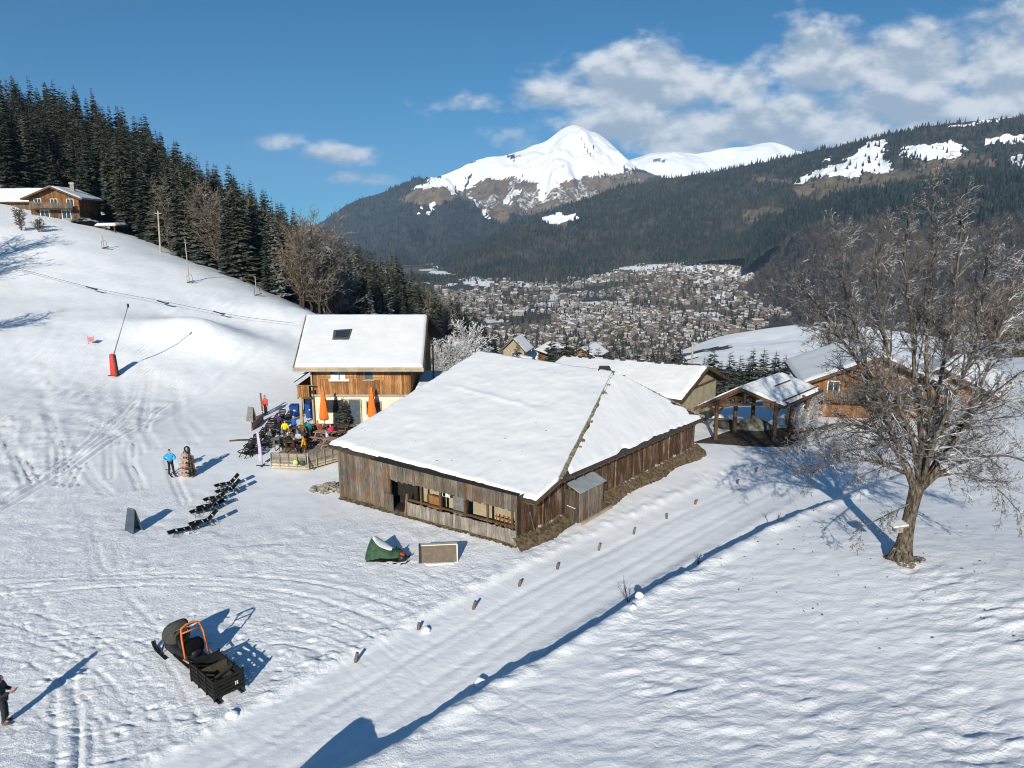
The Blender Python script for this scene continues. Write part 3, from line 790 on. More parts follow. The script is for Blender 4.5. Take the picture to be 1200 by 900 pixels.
clear = [('snow', [(930, 214), (960, 200), (985, 190), (1000, 180), (1020, 165), (1042, 163), (1040, 178), (1034, 186), (1044, 192), (1042, 202), (1010, 207), (960, 213)]),
         ('meadow', [(925, 220), (950, 211), (1000, 206), (1046, 200), (1090, 196), (1100, 206), (1060, 216), (1000, 226), (950, 236), (936, 232)]),
         ('snow', [(1056, 172), (1075, 168), (1120, 166), (1132, 176), (1118, 186), (1095, 189), (1072, 184), (1056, 180)]),
         ('meadow', [(1056, 186), (1110, 188), (1140, 178), (1168, 186), (1172, 196), (1140, 200), (1090, 198)]),
         ('snow', [(1112, 150), (1150, 141), (1200, 132), (1240, 125), (1240, 129), (1200, 137), (1150, 146), (1118, 153)]),
         ('snow', [(1150, 162), (1168, 158), (1215, 161), (1215, 166), (1180, 166), (1152, 169)]), ('snow', [(1180, 184), (1220, 179), (1220, 192), (1186, 195)]),
         ('snow', [(967, 187), (975, 184), (977, 190), (970, 194)]), ('snow', [(634, 255), (660, 251), (676, 252), (672, 258), (655, 262), (636, 260)]), ('meadow', [(640, 262), (668, 260), (664, 270), (646, 268)]),
         ('meadow', [(868, 248), (900, 243), (918, 240), (916, 252), (890, 256), (870, 262)]), ('meadow', [(880, 205), (930, 212), (935, 218), (890, 214)])]
mk3 = masks_for(S3, clear, 51, 4.5)
mk3['rock'] = 0 * mk3['rock']; mk3['snow'] = mk3['snow'] * (.62 + .5 * sstep(-.3, .3, fbm(S3['X'] * .02, S3['Y'] * .012, 66, 4)))
meta(sheet_obj('wooded_hillside', S3, MAT_H, mk3))

# nearer spur: bare woods behind the big tree
S4 = sheet([(850, [(352, 1570), (350, 1600), (348, 1640)]), (875, [(359, 1490), (346, 1550), (334, 1620)]), (905, [(368, 1390), (330, 1500), (302, 1600)]), (940, [(381, 1210), (320, 1350), (272, 1480)]), (975, [(393, 1080), (316, 1250), (262, 1400)]),
            (1050, [(404, 950), (322, 1120), (262, 1300)]), (1130, [(408, 850), (330, 1030), (268, 1220)]), (1200, [(412, 780), (320, 980), (250, 1160)]), (1300, [(412, 720), (310, 920), (235, 1100)]), (1650, [(412, 650), (290, 850), (200, 1050)])],
           240, 90, 43, 20, .008, .45, .3)
mk4 = masks_for(S4, [('meadow', [(990, 300), (1080, 280), (1150, 290), (1100, 310), (1000, 325)])], 61, 4.0)
sheet_obj('wooded_spur', S4, MAT_H, mk4)
# the shaded spruce shoulder between them, its trees coloured darker for the shade
S5 = sheet([(872, [(316, 1740), (314, 1820), (312, 1880)]), (905, [(292, 1720), (272, 1840), (263, 1920)]), (960, [(288, 1580), (258, 1730), (242, 1830)]), (1020, [(283, 1440), (246, 1600), (226, 1740)]), (1080, [(280, 1340), (238, 1520), (216, 1690)]), (1130, [(280, 1300), (232, 1480), (209, 1650)]),
            (1200, [(280, 1260), (228, 1440), (205, 1620)]), (1350, [(280, 1250), (215, 1430), (195, 1600)]), (1700, [(280, 1200), (205, 1390), (185, 1560)])], 160, 50, 47, 20, .01, .3)
sheet_obj('spruce_shoulder', S5, MAT_H, masks_for(S5, [], 3))

def dens3(px, py, X, Y):
    d = np.ones(px.shape)
    for k, p in clear:
        d = np.where(in_poly(px + 4 * vnoise(px * .2, py * .3, 4), py + 1.0 + 3 * vnoise(px * .2, py * .3, 5), p), .05 if k == 'snow' else .09, d)
    d = d * np.where(fbm(X * .006, Y * .004, 63, 3) < -.22, .55, 1.0)
    return d * (px > 300) * (px < 1330)
X, Y, Z, r = sampler(S3, 40000, 3, dens3)
meta(cones('distant_spruce_forest', X, Y, Z - 1, 9 + 17 * r.beta(2, 2, len(X)), r.uniform(2.4, 5.6, len(X)), M['far_conifer'], r), 'dark spruce forest covering the far wooded hillside', 'forest', kind='stuff')
def dens1(px, py, X, Y):
    d = np.where(in_poly(px, py, poly_rock) | in_poly(px, py, poly_snow), 0.02, 1.0)
    d = np.where(in_poly(px, py, [(698, 203), (735, 194), (742, 202), (735, 212), (700, 212)]), .6, d)
    return d * (px > 340) * (px < 790) * (py > 203)
X, Y, Z, r = sampler(S1, 46000, 4, dens1)
meta(cones('mountain_forest', X, Y, Z - 1, r.uniform(14, 26, len(X)), r.uniform(4.5, 7.0, len(X)), M['far_conifer'], r, 4), 'dark hazy forest on the flanks of the snow-capped mountain', 'forest', kind='stuff')
X, Y, Z, r = sampler(S5, 3800, 5, lambda px, py, X, Y: np.ones(px.shape) * (px < 1350))
meta(cones('shaded_spruce_wood', X, Y, Z - 1, r.uniform(16, 26, len(X)), r.uniform(3.0, 4.6, len(X)), M['far_conifer_shaded'], r, 6), 'spruce wood coloured near-black for its shade, behind the crown of the big bare tree', 'forest', kind='stuff')
X, Y, Z, r = sampler(S4, 7600, 6, lambda px, py, X, Y: 1.0 * (px < 1400))
meta(brush_trees('bare_hill_wood', X, Y, Z - 1, r.uniform(10, 19, len(X)), r.uniform(6.5, 11, len(X)), M['far_bare'], r, 56), 'leafless brown woodland on the spur behind the big bare tree', 'woodland', kind='stuff')
X, Y, Z, r = sampler(S4, 420, 7, lambda px, py, X, Y: .55 + 0 * px)
meta(cones('scattered_hill_spruces', X, Y, Z - 1, r.uniform(10, 20, len(X)), r.uniform(2.2, 3.6, len(X)), M['far_conifer'], r, 6), 'dark spruces scattered through the leafless brown woodland on the spur', 'trees', kind='stuff')

# valley floor with the town, one sheet that runs out under everything
def valley_h(X, Y):
    px = 600 + FPX * X / np.maximum(Y, 1)
    h = -138 + 6 * fbm(X * .004, Y * .004, 7, 3)
    up = sstep(1250, 2300, Y) * sstep(640, 860, px) * 85
    up2 = sstep(1700, 2400, Y) * 22
    return h + up + up2 - sstep(600, 350, Y) * 8
vy = np.concatenate([np.linspace(-900, 250, 12), np.geomspace(300, 3300, 260), np.linspace(3500, 9500, 12)])
vx = np.concatenate([np.linspace(-6000, -1300, 12), np.linspace(-1200, 1800, 300), np.linspace(1900, 6500, 12)])
VX, VY = np.meshgrid(vx, vy)
VZ = valley_h(VX, VY); VZ = np.where(VY < 320, -150, VZ)
pxv, pyv = to_px(VX, np.maximum(VY, 50), VZ)
VP = fbm(VX * .009, VY * .006, 91, 5, .6)
vs = sstep(.0, .34, VP) * .8
vmask = {'snow': np.clip(vs, 0, 1), 'meadow': (fbm(VX * .006, VY * .006, 95, 3) > .0) * .8, 'rock': np.zeros(VX.shape)}
MAT_V = mk_land('valley_land', (0.06, 0.055, 0.048), (0.14, 0.115, 0.07), (0.1, 0.1, 0.1), .02)
n_x = len(vx); n_y = len(vy)
ii = (np.arange(n_y - 1)[:, None] * n_x + np.arange(n_x - 1)[None]).ravel()
o = np_mesh('valley_floor', np.stack([VX.ravel(), VY.ravel(), VZ.ravel()], 1), np.stack([ii, ii + 1, ii + n_x + 1, ii + n_x], 1), MAT_V, smooth=True, tint={k: m.ravel() for k, m in vmask.items()})
meta(o, kind='structure')
# the open snowy meadow above the town's near edge
S6 = sheet([(800, [(440, 560), (420, 640), (410, 700)]), (845, [(432, 540), (408, 640), (394, 720)]), (880, [(440, 500), (404, 640), (388, 720)]), (930, [(450, 440), (402, 620), (381, 710)]), (970, [(455, 410), (404, 590), (377, 700)]), (1010, [(455, 400), (410, 560), (382, 680)]), (1100, [(470, 360), (425, 500), (395, 620)]), (1260, [(480, 340), (430, 470), (400, 580)]), (1500, [(490, 330), (440, 450), (410, 560)])], 120, 60, 53, 3.0, .02, .25)
mk6 = masks_for(S6, [('snow', [(0, 0), (2000, 0), (2000, 900), (0, 900)])], 3); mk6['snow'] = np.where(fbm(S6['X'] * .02, S6['Y'] * .02, 8, 4) > .34, .4, 1.0)
sheet_obj('snowy_meadow', S6, MAT_V, mk6)
# ------------------------------------------------------------------ trees
def mk_bark(name, dark, lite, snow_amt, lo=.25, hi=.75, nscale=3.0):
    t = NT(name)
    g = t.noise(nscale * 3, 5, .65, t.mapping((1, 1, .35))); n = t.noise(nscale, 3)
    c = t.mix(t.ramp(g, .35, .65), dark, lite)
    s = t.math('MULTIPLY', t.ramp(t.up(), lo, hi, 0, snow_amt), t.ramp(n, .36, .56))
    c = t.mix(s, c, (.80, .81, .84))
    t.bump(g, .4, .03)
    return t.out(c, .9, .12)
M['bark'] = mk_bark('bark', (0.03, 0.023, 0.017), (0.155, 0.125, 0.095), .6, .8, 1.0)
M['twig'] = mk_bark('snowy_twigs', (0.042, 0.037, 0.036), (0.125, 0.112, 0.108), .7, .25, .85, 1.5)
M['twig_far'] = mk_bark('grey_brown_twigs', (0.07, 0.055, 0.042), (0.19, 0.15, 0.11), .38, .1, .8, .5)
M['twig_frost'] = mk_bark('frosted_twigs', (0.20, 0.19, 0.18), (0.42, 0.41, 0.40), .95, -.3, .5, .6)
M['trunk_far'] = m_plain('dark_trunk', (0.05, 0.037, 0.028), .9, .3)
M['needles'] = mk_leafmat('spruce_needles', (0.022, 0.028, 0.013), .6, .97, .22, .35, .5, warm=(0.040, 0.038, 0.017))
M['needles_snowy'] = mk_leafmat('snow_dusted_needles', (0.028, 0.033, 0.020), .45, .9, .45, .4, .45, warm=(0.05, 0.045, 0.03))
M['needles_dark'] = mk_leafmat('dark_needles', (0.013, 0.020, 0.011), .6, .95, .14, .35, .5)

def seg_mesh(name, S, n, mat, parent=None, loc=None):
    """S: rows x0 y0 z0 x1 y1 z1 r0 r1 -> one tapered prism per twig piece"""
    S = np.asarray(S, float); p0 = S[:, 0:3]; p1 = S[:, 3:6]; t = p1 - p0; t /= np.linalg.norm(t, axis=1)[:, None] + 1e-9
    ref = np.where(np.abs(t[:, 2:3]) < .9, np.array([[0, 0, 1.0]]), np.array([[1.0, 0, 0]]))
    s = np.cross(t, ref); s /= np.linalg.norm(s, axis=1)[:, None]; u = np.cross(s, t)
    V = []
    for p, r in ((p0, S[:, 6:7]), (p1, S[:, 7:8])):
        for k in range(n):
            an = 2 * np.pi * k / n
            V.append(p + (s * np.cos(an) + u * np.sin(an)) * r)
    V = np.stack(V, 1).reshape(-1, 3)
    f = np.array([(k, (k + 1) % n, n + (k + 1) % n, n + k) for k in range(n)])
    F = (np.arange(len(S))[:, None, None] * 2 * n + f[None]).reshape(-1, 4)
    return np_mesh(name, V, F, mat, parent=parent, smooth=n > 3, loc=loc)

def rot_dir(d, ang, az):
    d = Vector(d).normalized()
    a = d.cross(Vector((0, 0, 1)) if abs(d.z) < .95 else Vector((1, 0, 0))).normalized()
    q = Quaternion(d, az); a = q @ a
    return Quaternion(a, ang) @ d

def grow(out, p, d, L, r, lvl, rng, spec):
    nseg, kids, ratio, ang, up, wob = spec[lvl]
    d = Vector(d).normalized(); p = Vector(p); step = L / nseg; r_end = max(r * .35, spec['rmin'])
    az = rng.uniform(0, 6.28)
    for i in range(nseg):
        d = (d + Vector((rng.gauss(0, wob), rng.gauss(0, wob), rng.gauss(0, wob) + up))).normalized()
        q = p + d * step
        ra = r + (r_end - r) * (i / nseg); rb = r + (r_end - r) * ((i + 1) / nseg)
        out[min(lvl, 3)].append((*p, *q, ra, rb))
        if lvl + 1 < spec['n'] and (i > 0 or lvl > 0):
            k = kids / nseg; k = int(k) + (rng.random() < k - int(k))
            for _ in range(k):
                az += 2.4 + rng.uniform(-.4, .4)
                bp = p + (q - p) * rng.random()
                grow(out, bp, rot_dir(d, ang * rng.uniform(.7, 1.3), az), L * ratio * rng.uniform(.6, 1.2) * (1 - .35 * i / nseg), max(rb * .6, spec['rmin']), lvl + 1, rng, spec)
        p = q
    return p, d

def bare_tree(name, h, seed, twigmat, label, cat, group, spread=.5, rmin=.02, dens=1.0):
    rng = random.Random(seed)
    spec = {'n': 4, 'rmin': rmin, 0: (7, 15 * dens, .48, .75, .05, .05), 1: (4, 8 * dens, .50, .7, .06, .10), 2: (3, 6 * dens, .52, .65, .04, .14), 3: (2, 0, 0, 0, .03, .16)}
    out = {0: [], 1: [], 2: [], 3: []}
    for k in range(rng.choice([1, 2, 3])):
        grow(out, (rng.uniform(-.2, .2) * k, rng.uniform(-.2, .2) * k, -.3), (rng.uniform(-.12, .12) * (1 + k), rng.uniform(-.12, .12) * (1 + k), 1), h * rng.uniform(.85, 1.0), h * .018, 0, rng, spec)
    root = thing(name, (0, 0, 0), label, cat, group)
    seg_mesh('trunk', out[0], 5, M['trunk_far'], root)
    seg_mesh('crown', out[1] + out[2] + out[3], 3, twigmat, root)
    return root

def spruce_arrays(seed, h, R_, levels=30):
    r = np.random.default_rng(seed); V = []; T = []
    lean = r.normal(0, .01, 2)
    for i in range(levels):
        f = (i + r.uniform(0, .6)) / levels
        z = h * (.05 + .94 * f); rad = R_ * ((1 - f) ** .72) * r.uniform(.72, 1.12) + .11 * R_
        nb = int(5 + rad * 2.4)
        a0 = r.uniform(0, 6.28)
        for b in range(nb):
            az = a0 + 6.283 * b / nb + r.normal(0, .25); ln = rad * r.uniform(.6, 1.18)
            z_ = z; z = z + r.normal(0, h * .010); droop = -ln * r.uniform(.12, .42) + (.25 * ln if f > .8 else 0)
            for k in range(3):
                if k == 0: s0, l, da = 0.0, 1.0, 0
                else: s0, l, da = r.uniform(.25, .5), r.uniform(.4, .62), (.75 if k == 1 else -.75)
                ox, oy, oz = math.cos(az) * ln * s0, math.sin(az) * ln * s0, z + droop * s0
                ex, ey, ez = ox + math.cos(az + da) * ln * l, oy + math.sin(az + da) * ln * l, oz + droop * l * r.uniform(.7, 1.2)
                w = ln * l * r.uniform(.16, .26); sx, sy = -math.sin(az + da) * w, math.cos(az + da) * w
                mx, my, mz = ox + (ex - ox) * .45, oy + (ey - oy) * .45, oz + (ez - oz) * .45
                dr = w * r.uniform(.5, 1.1)
                q = [(ox, oy, oz), (mx + sx, my + sy, mz - dr), (ex, ey, ez), (ox, oy, oz), (ex, ey, ez), (mx - sx, my - sy, mz - dr)]
                V += [(a + lean[0] * c, b_ + lean[1] * c, c) for a, b_, c in q]; T += [r.uniform(.65, 1.4)] * 6
            z = z_
    V += [(.05, 0, h * .93), (-.05, .05, h * .93), (0, 0, h * 1.03)]; T += [1, 1, 1]
    V = np.array(V); return V, np.array(T)

SPR = []
for i, (h, R_) in enumerate([(20, 3.0), (20, 2.5), (20, 3.5), (20, 2.8), (20, 2.2), (20, 3.1)]):
    V, T = spruce_arrays(100 + i, h, R_, 34)
    mt = [M['needles'], M['needles_snowy'], M['needles'], M['needles_dark'], M['needles_snowy'], M['needles_dark']][i]
    SPR.append((V, T, mt))
def spruce_proto(i, label, group):
    V, T, mt = SPR[i]
    root = thing('spruce_tree', (0, 0, 0), label, 'tree', group)
    np_mesh('crown', V, np.arange(len(V)).reshape(-1, 3), mt, parent=root, tint={'tint': T})
    b = MB(); b.tube([(0, 0, -1.0), (0, 0, 7), (0, 0, 19)], [.30, .22, .03], 6); b.build('trunk', M['trunk_far'], root, origin=(0, 0, 0), smooth=True)
    return root

FOREST_LABEL = 'tall spruce among the many packed on the wooded slope behind the ski piste'
FOREST_GROUP = 'spruces of the wooded slope behind the piste'
protos = {}
def put_tree(i, x, y, z, s, rz, label=FOREST_LABEL, group=FOREST_GROUP, sz=None):
    if i not in protos:
        protos[i] = spruce_proto(i, label, group); o = protos[i]
    else: o = tree_copy(protos[i])
    o.location = (x, y, z); o.rotation_euler = (0, 0, rz); o.scale = (s, s, sz or s)
    o['label'] = label
    if group: o['group'] = group
    elif 'group' in o: del o['group']
    return o

rf = random.Random(77)
crest = np.array([(-260, 122), (-100, 121), (0, 118), (60, 128), (100, 124), (130, 118), (185, 116), (245, 109), (290, 104), (340, 101), (375, 99), (400, 104), (450, 120), (520, 130), (565, 150), (600, 170)], float)
cand = []
Yq = 100.0
while Yq < 262:
    pxq = -150 + rf.uniform(0, 20)
    sp = 3.45 + (Yq - 100) * .018
    while pxq < 575:
        pj = pxq + rf.uniform(-.4, .4) * sp / Yq * FPX; Yj = Yq + rf.uniform(-.45, .45) * sp
        if Yj > np.interp(pj, crest[:, 0], crest[:, 1]) + rf.uniform(0, 2): cand.append((Yj, pj))
        pxq += sp / Yq * FPX
    Yq += sp
cand.sort()
def forest_zone_bare(px, Y):       # leafless trees at the edge of the wood and here and there inside it
    return (342 < px < 408 and Y < 118) or (rf.random() < .025 and Y < 150) or (205 < px < 250 and Y < 119 and rf.random() < .35)
BARE_LABEL = 'leafless grey-brown tree among the spruces of the wooded slope'
BARE_GROUP = 'leafless trees among the spruces of the wooded slope'
bare_protos = [bare_tree('broadleaf_tree', 12, 300 + k, M['twig_far'], BARE_LABEL, 'tree', BARE_GROUP, rmin=.022) for k in range(4)]
used_b = set()
n_ind = 0; rest = []
def not_house(px, Y):
    return not ((-60 < px < 142 and Y < 134))
n_bare = 0
for Yj, pj in cand:
    a, _ = ae(pj, 300); x = (pj - 600) / FPX * Yj
    if not not_house(pj, Yj): continue
    z = gz(x, Yj)
    if forest_zone_bare(pj, Yj):
        if n_bare > 60: continue
        n_bare += 1
        k = rf.randrange(4)
        o = bare_protos[k] if k not in used_b else tree_copy(bare_protos[k]); used_b.add(k)
        s = rf.uniform(.75, 1.15) * (1.0 if Yj < 140 else 1.15)
        o.location = (x, Yj, z); o.rotation_euler = (0, 0, rf.uniform(0, 6.28)); o.scale = (s, s, s)
        continue
    # taller wood uphill to the left, lower to the right
    hgt = np.interp(pj, [-100, 100, 200, 300, 400, 480, 560], [17.5, 16.5, 16, 15, 13, 13.5, 13]) * rf.uniform(.66, 1.12)
    i = rf.choices(range(6), [4, 1, 3, 4, 1, 4])[0]
    if n_ind < 262 and pj > -60:
        put_tree(i, x, Yj, z - .3, hgt / 20 * rf.uniform(.9, 1.15), rf.uniform(0, 6.28), sz=hgt / 20); n_ind += 1
    else: rest.append((i, x, Yj, z - .3, hgt / 20, rf.uniform(0, 6.28)))
Vs, Ts = [], []
for i, x, y, z, s, rz in rest:
    V, T, mt = SPR[i]; c_, s_ = math.cos(rz), math.sin(rz)
    # every second bough is enough this far up the slope
    Vs.append(np.stack([(V[:, 0] * c_ - V[:, 1] * s_) * s * 1.1 + x, (V[:, 0] * s_ + V[:, 1] * c_) * s * 1.1 + y, V[:, 2] * s + z], 1)); Ts.append(T * rf.uniform(.75, 1.2))
Vs = np.concatenate(Vs); Ts = np.concatenate(Ts)
o = np_mesh('upper_spruce_wood', Vs, np.arange(len(Vs)).reshape(-1, 3), M['needles'], tint={'tint': Ts})
meta(o, 'upper part of the spruce wood rising to the skyline at the left', 'forest', kind='stuff')
print('forest', n_ind, len(rest), n_bare)

def fit_tree(px, py_top, target, Y0=95, Y1=340):
    best = None
    for Y in np.arange(Y0, Y1, 2.5):
        p = at_Y(px, py_top, Y); z = gz(p.x, p.y); h = p.z - z
        if best is None or abs(h - target) < abs(best[1] - target): best = (p.x, h, Y, z)
    return best
VAL_LABEL = 'dark spruce in the row on the slope between the barn roofs and the valley town'
VAL_GROUP = 'spruces on the slope behind the barn roofs'
for px, py, tg in [(646, 392, 16), (655, 402, 13), (664, 390, 17), (676, 396, 15), (690, 398, 13), (702, 404, 12), (716, 406, 12), (722, 398, 15), (736, 410, 11), (748, 405, 12), (760, 408, 12), (772, 400, 15), (780, 412, 11), (792, 404, 13), (803, 410, 11), (826, 416, 12),
                   (838, 405, 14), (846, 420, 10), (856, 410, 13), (868, 414, 12), (884, 404, 13), (896, 407, 13), (910, 410, 12), (922, 414, 11), (632, 408, 10), (606, 398, 11), (822, 425, 9), (875, 425, 10)]:
    x, h, Y, z = fit_tree(px, py, tg)
    put_tree(rf.choice([0, 3, 5]), x, Y, z - .3, h / 20 * rf.uniform(1.5, 1.9), rf.uniform(0, 6.28), VAL_LABEL, VAL_GROUP, sz=h / 20)
EDGE_LABEL = 'spruce in the clump just right of the restaurant roof above the town'
EDGE_GROUP = 'spruces right of the restaurant roof'
for px, py, tg in [(518, 338, 17), (528, 345, 15), (538, 352, 15), (546, 358, 14), (508, 350, 15), (553, 364, 12), (560, 372, 10), (524, 360, 12), (548, 372, 11), (576, 392, 8), (513, 375, 10)]:
    x, h, Y, z = fit_tree(px, py, tg, 120)
    put_tree(rf.choice([0, 3, 5, 1]), x, Y, z - .3, h / 20 * 1.4, rf.uniform(0, 6.28), EDGE_LABEL, EDGE_GROUP, sz=h / 20)
# single trees one can pick out
for px, py, tg, i, lab in [(443, 302, 13, 3, 'darkest broad spruce standing right above the ridge of the restaurant roof'), (300, 226, 15, 0, 'tallest spruce at the piste edge where the bare trees begin'),
                           (288, 232, 14, 3, 'dense dark spruce beside the tallest one at the piste edge')]:
    x, h, Y, z = fit_tree(px, py, tg, 98, 150)
    put_tree(i, x, Y, z - .3, h / 20 * 1.2, 1.0, lab, None, sz=h / 20)
# frost-white trees behind the barn
fr = [bare_tree('frosted_tree', 8, 500 + k, M['twig_frost'], 'frost-white leafless tree between restaurant gable and big barn roof', 'tree', 'frosted trees behind the big barn', rmin=.03, dens=1.15) for k in range(3)]
for n, (px, py, tg) in enumerate([(517, 404, 8), (530, 396, 8.5), (546, 391, 9), (556, 400, 7), (505, 414, 7), (538, 410, 6.5), (568, 411, 5.5), (580, 418, 5), (524, 420, 5.5)]):
    x, h, Y, z = fit_tree(px, py, tg, 98, 200)
    o = fr[n] if n < 3 else tree_copy(fr[n % 3]); o.location = (x, Y, z); o.rotation_euler = (0, 0, n * 1.3); o.scale = (h / 8 * 1.1,) * 2 + (h / 8,)
# shrubs on the upper piste
sh = bare_tree('bare_shrub', 3.2, 610, M['twig_far'], 'taller leafless shrub on the snow slope below the hill chalet', 'shrub', None, rmin=.02)
sh.location = gp(26, 270); s2 = tree_copy(sh); s2.location = gp(45, 272); s2.scale = (.9, .9, .6); s2.rotation_euler = (0, 0, 2); s2['label'] = 'low spreading leafless shrub on the snow slope below the chalet balcony'
# larger bare trees left of the picture throw the long shadows on the upper piste
for n, (px, py, s) in enumerate([(-70, 320, .9), (-110, 345, .8), (-45, 395, .45)]):
    o = tree_copy(bare_protos[n]); o.location = gp(px, py); o.scale = (s, s, s); o['label'] = 'leafless tree standing left of the upper piste'; o['group'] = 'leafless trees left of the piste'
# scrub beside the shelter and chalet
for n, (px, py, s) in enumerate([(936, 512, .30), (948, 498, .34), (925, 506, .22)]):
    o = tree_copy(fr[n % 3]); o.location = gp(px, py); o.scale = (s, s, s); o['label'] = 'small snow-dusted bush between open shelter and orange chalet'; o['group'] = 'bushes beside the shelter'; o.name = 'snowy_bush'; o['category'] = 'bush'
# grey leafless trees right of and behind the orange chalet
for n, (px, py, tg) in enumerate([(985, 372, 10), (1000, 380, 9), (1120, 350, 13), (1150, 340, 14), (1180, 345, 13), (1205, 340, 14), (1165, 365, 11), (1135, 380, 10), (1195, 380, 11), (1230, 350, 13)]):
    x, h, Y, z = fit_tree(px, py, tg, 92, 190)
    o = tree_copy(bare_protos[n % 4]); o.location = (x, Y, z); s = h / 12; o.scale = (s * 1.15, s * 1.15, s); o.rotation_euler = (0, 0, n); o['label'] = 'leafless grey-brown tree standing behind the orange chalet at the right'; o['group'] = 'leafless trees behind the orange chalet'

# ------------------------------------------------------------------ the big bare tree
tb = gp(1055, 655); TY = tb.y
bt = thing('bare_tree', tb, 'big spreading leafless tree with snow-lined branches in the field beside the road', 'tree')
rg = random.Random(2024)
def L(pts, dy0, dy1):
    k = len(pts); return [at_Y(px, py, TY + .15 + dy0 + (dy1 - dy0) * i / (k - 1)) for i, (px, py) in enumerate(pts)]
trunk_pts = [tb + Vector((-.05, 0, -.3))] + L([(1056, 652), (1059, 640), (1062, 625), (1066, 605), (1071, 585), (1076, 566)], 0, 0)
b = MB(); b.tube(trunk_pts, [.66, .52, .37, .30, .27, .28, .31], 14)
# root flare
for k in range(7):
    an = k * .9 + .3
    b.tube([tb + Vector((math.cos(an) * .2, math.sin(an) * .2, .45)), tb + Vector((math.cos(an) * .42, math.sin(an) * .38, .08)), tb + Vector((math.cos(an) * .62, math.sin(an) * .58, -.2))], [.17, .15, .08], 8)
limbs = [
    (L([(1074, 572), (1062, 545), (1047, 508), (1030, 470), (1010, 432), (985, 396), (958, 358), (940, 330)], 0, -1.2), .24),
    (L([(1077, 568), (1080, 530), (1077, 490), (1072, 445), (1070, 400), (1066, 350), (1060, 300), (1064, 258)], 0, .8), .24),
    (L([(1079, 568), (1090, 530), (1096, 485), (1103, 440), (1113, 385), (1120, 330), (1126, 275), (1124, 245)], 0, 1.8), .21),
    (L([(1080, 570), (1102, 545), (1125, 508), (1150, 475), (1185, 445), (1228, 418)], 0, -.8), .20),
    (L([(1082, 572), (1106, 552), (1140, 538), (1180, 534), (1215, 548), (1236, 572)], 0, -1.4), .15),
    (L([(1070, 575), (1056, 540), (1030, 508), (992, 496), (955, 503), (925, 524)], 0, -1.0), .14),
    (L([(1082, 566), (1108, 530), (1136, 480), (1160, 425), (1180, 360), (1192, 300)], 0, 1.0), .19),
    (L([(1066, 552), (1044, 505), (1022, 450), (1004, 390), (988, 330), (984, 280)], .2, 2.2), .18),
    (L([(1076, 566), (1070, 520), (1052, 470), (1040, 410), (1030, 350), (1026, 290)], 0, -3.0), .18),
    (L([(1080, 566), (1094, 520), (1118, 465), (1145, 400), (1152, 340), (1158, 290)], 0, -3.2), .18),
    (L([(1077, 566), (1075, 530), (1050, 480), (1030, 440), (1020, 410), (1000, 380)], 0, 3.6), .16),
    (L([(1080, 566), (1100, 535), (1120, 500), (1150, 480), (1190, 470), (1220, 480)], 0, 3.2), .16),
    (L([(1078, 566), (1086, 530), (1090, 480), (1085, 420), (1090, 350), (1092, 285), (1094, 232)], 0, .2), .2),
    (L([(1068, 590), (1046, 600), (1022, 612), (1000, 624)], -.2, -1.0), .05),
    (L([(1088, 560), (1130, 555), (1165, 570), (1195, 600)], 0, -2.4), .09),
    (L([(1064, 556), (1020, 540), (985, 540), (950, 560)], 0, -2.2), .09)]
for pts, r0 in limbs:
    pts = [Vector(p) for p in catmull(np.array([tuple(p) for p in pts]), 3)]
    k = len(pts); b.tube(pts, [r0 * .64 * (1 - .90 * (i / (k - 1)) ** .7) + .010 for i in range(k)], 8)
b.build('trunk', M['bark'], bt, smooth=True)
spec = {'n': 5, 'rmin': .0068, 1: (5, 7, .50, .70, .025, .10), 2: (4, 5.5, .50, .72, .01, .14), 3: (3, 3.0, .50, .7, .01, .17), 4: (2, 0, 0, 0, .0, .2)}
out = {0: [], 1: [], 2: [], 3: []}
ctr = at_Y(1080, 440, TY)
for pts, r0 in limbs:
    k = len(pts); tot = sum((pts[i + 1] - pts[i]).length for i in range(k - 1))
    nb = int(tot * 2.35)
    for j in range(nb):
        f = (.12 + .88 * (j + rg.random()) / nb) * (k - 1); i = min(int(f), k - 2)
        p = pts[i] + (pts[i + 1] - pts[i]) * (f - i); d = (pts[i + 1] - pts[i]).normalized()
        fr_ = f / (k - 1); r = (r0 * (1 - .86 * fr_ ** .8) + .012) * .5
        nd = rot_dir(d, rg.uniform(.5, 1.0), rg.uniform(0, 6.28))
        outw = (p - ctr); outw.normalize(); nd = (nd + outw * .45).normalized()
        grow(out, p, nd, min(2.7, tot * .42) * (1 - .40 * fr_) * rg.uniform(.55, 1.2), max(min(r, .05), .014), 1, rg, spec)
segs = out[1] + out[2] + out[3]
print('tree twigs', len(segs))
S = np.array(segs); S[:, [0, 3]] -= tb.x; S[:, [1, 4]] -= tb.y; S[:, [2, 5]] -= tb.z
seg_mesh('crown', S, 3, M['twig'], bt)
# bird feeding house on the trunk
p = at_Y(1052, 620, TY - .55)
f = thing('bird_house', p, 'small grey wooden bird house with a snowy roof fixed to the big tree trunk', 'bird house')
b = MB(); b.box(p + Vector((0, 0, .02)), (.34, .30, .26)); b.box(p + Vector((0, .2, -.05)), (.08, .3, .08)); b.build('box', M['wood_pale'], f)
b = MB(); b.slab(p + Vector((-.36, -.3, .17)), p + Vector((.30, -.3, .26)), p + Vector((.30, .28, .26)), p + Vector((-.36, .28, .17)), .03); b.build('roof', M['wood_pale'], f)
b = MB(); b.slab(p + Vector((-.35, -.29, .23)), p + Vector((.29, -.29, .33)), p + Vector((.29, .27, .33)), p + Vector((-.35, .27, .23)), .055); b.build('snow_cap', M['roof_snow'], f)
b = MB(); b.lathe([(.045, 0), (.045, .01)], p + Vector((0, -.16, .02)), 10); b.build('entrance_hole', M['black'], f)

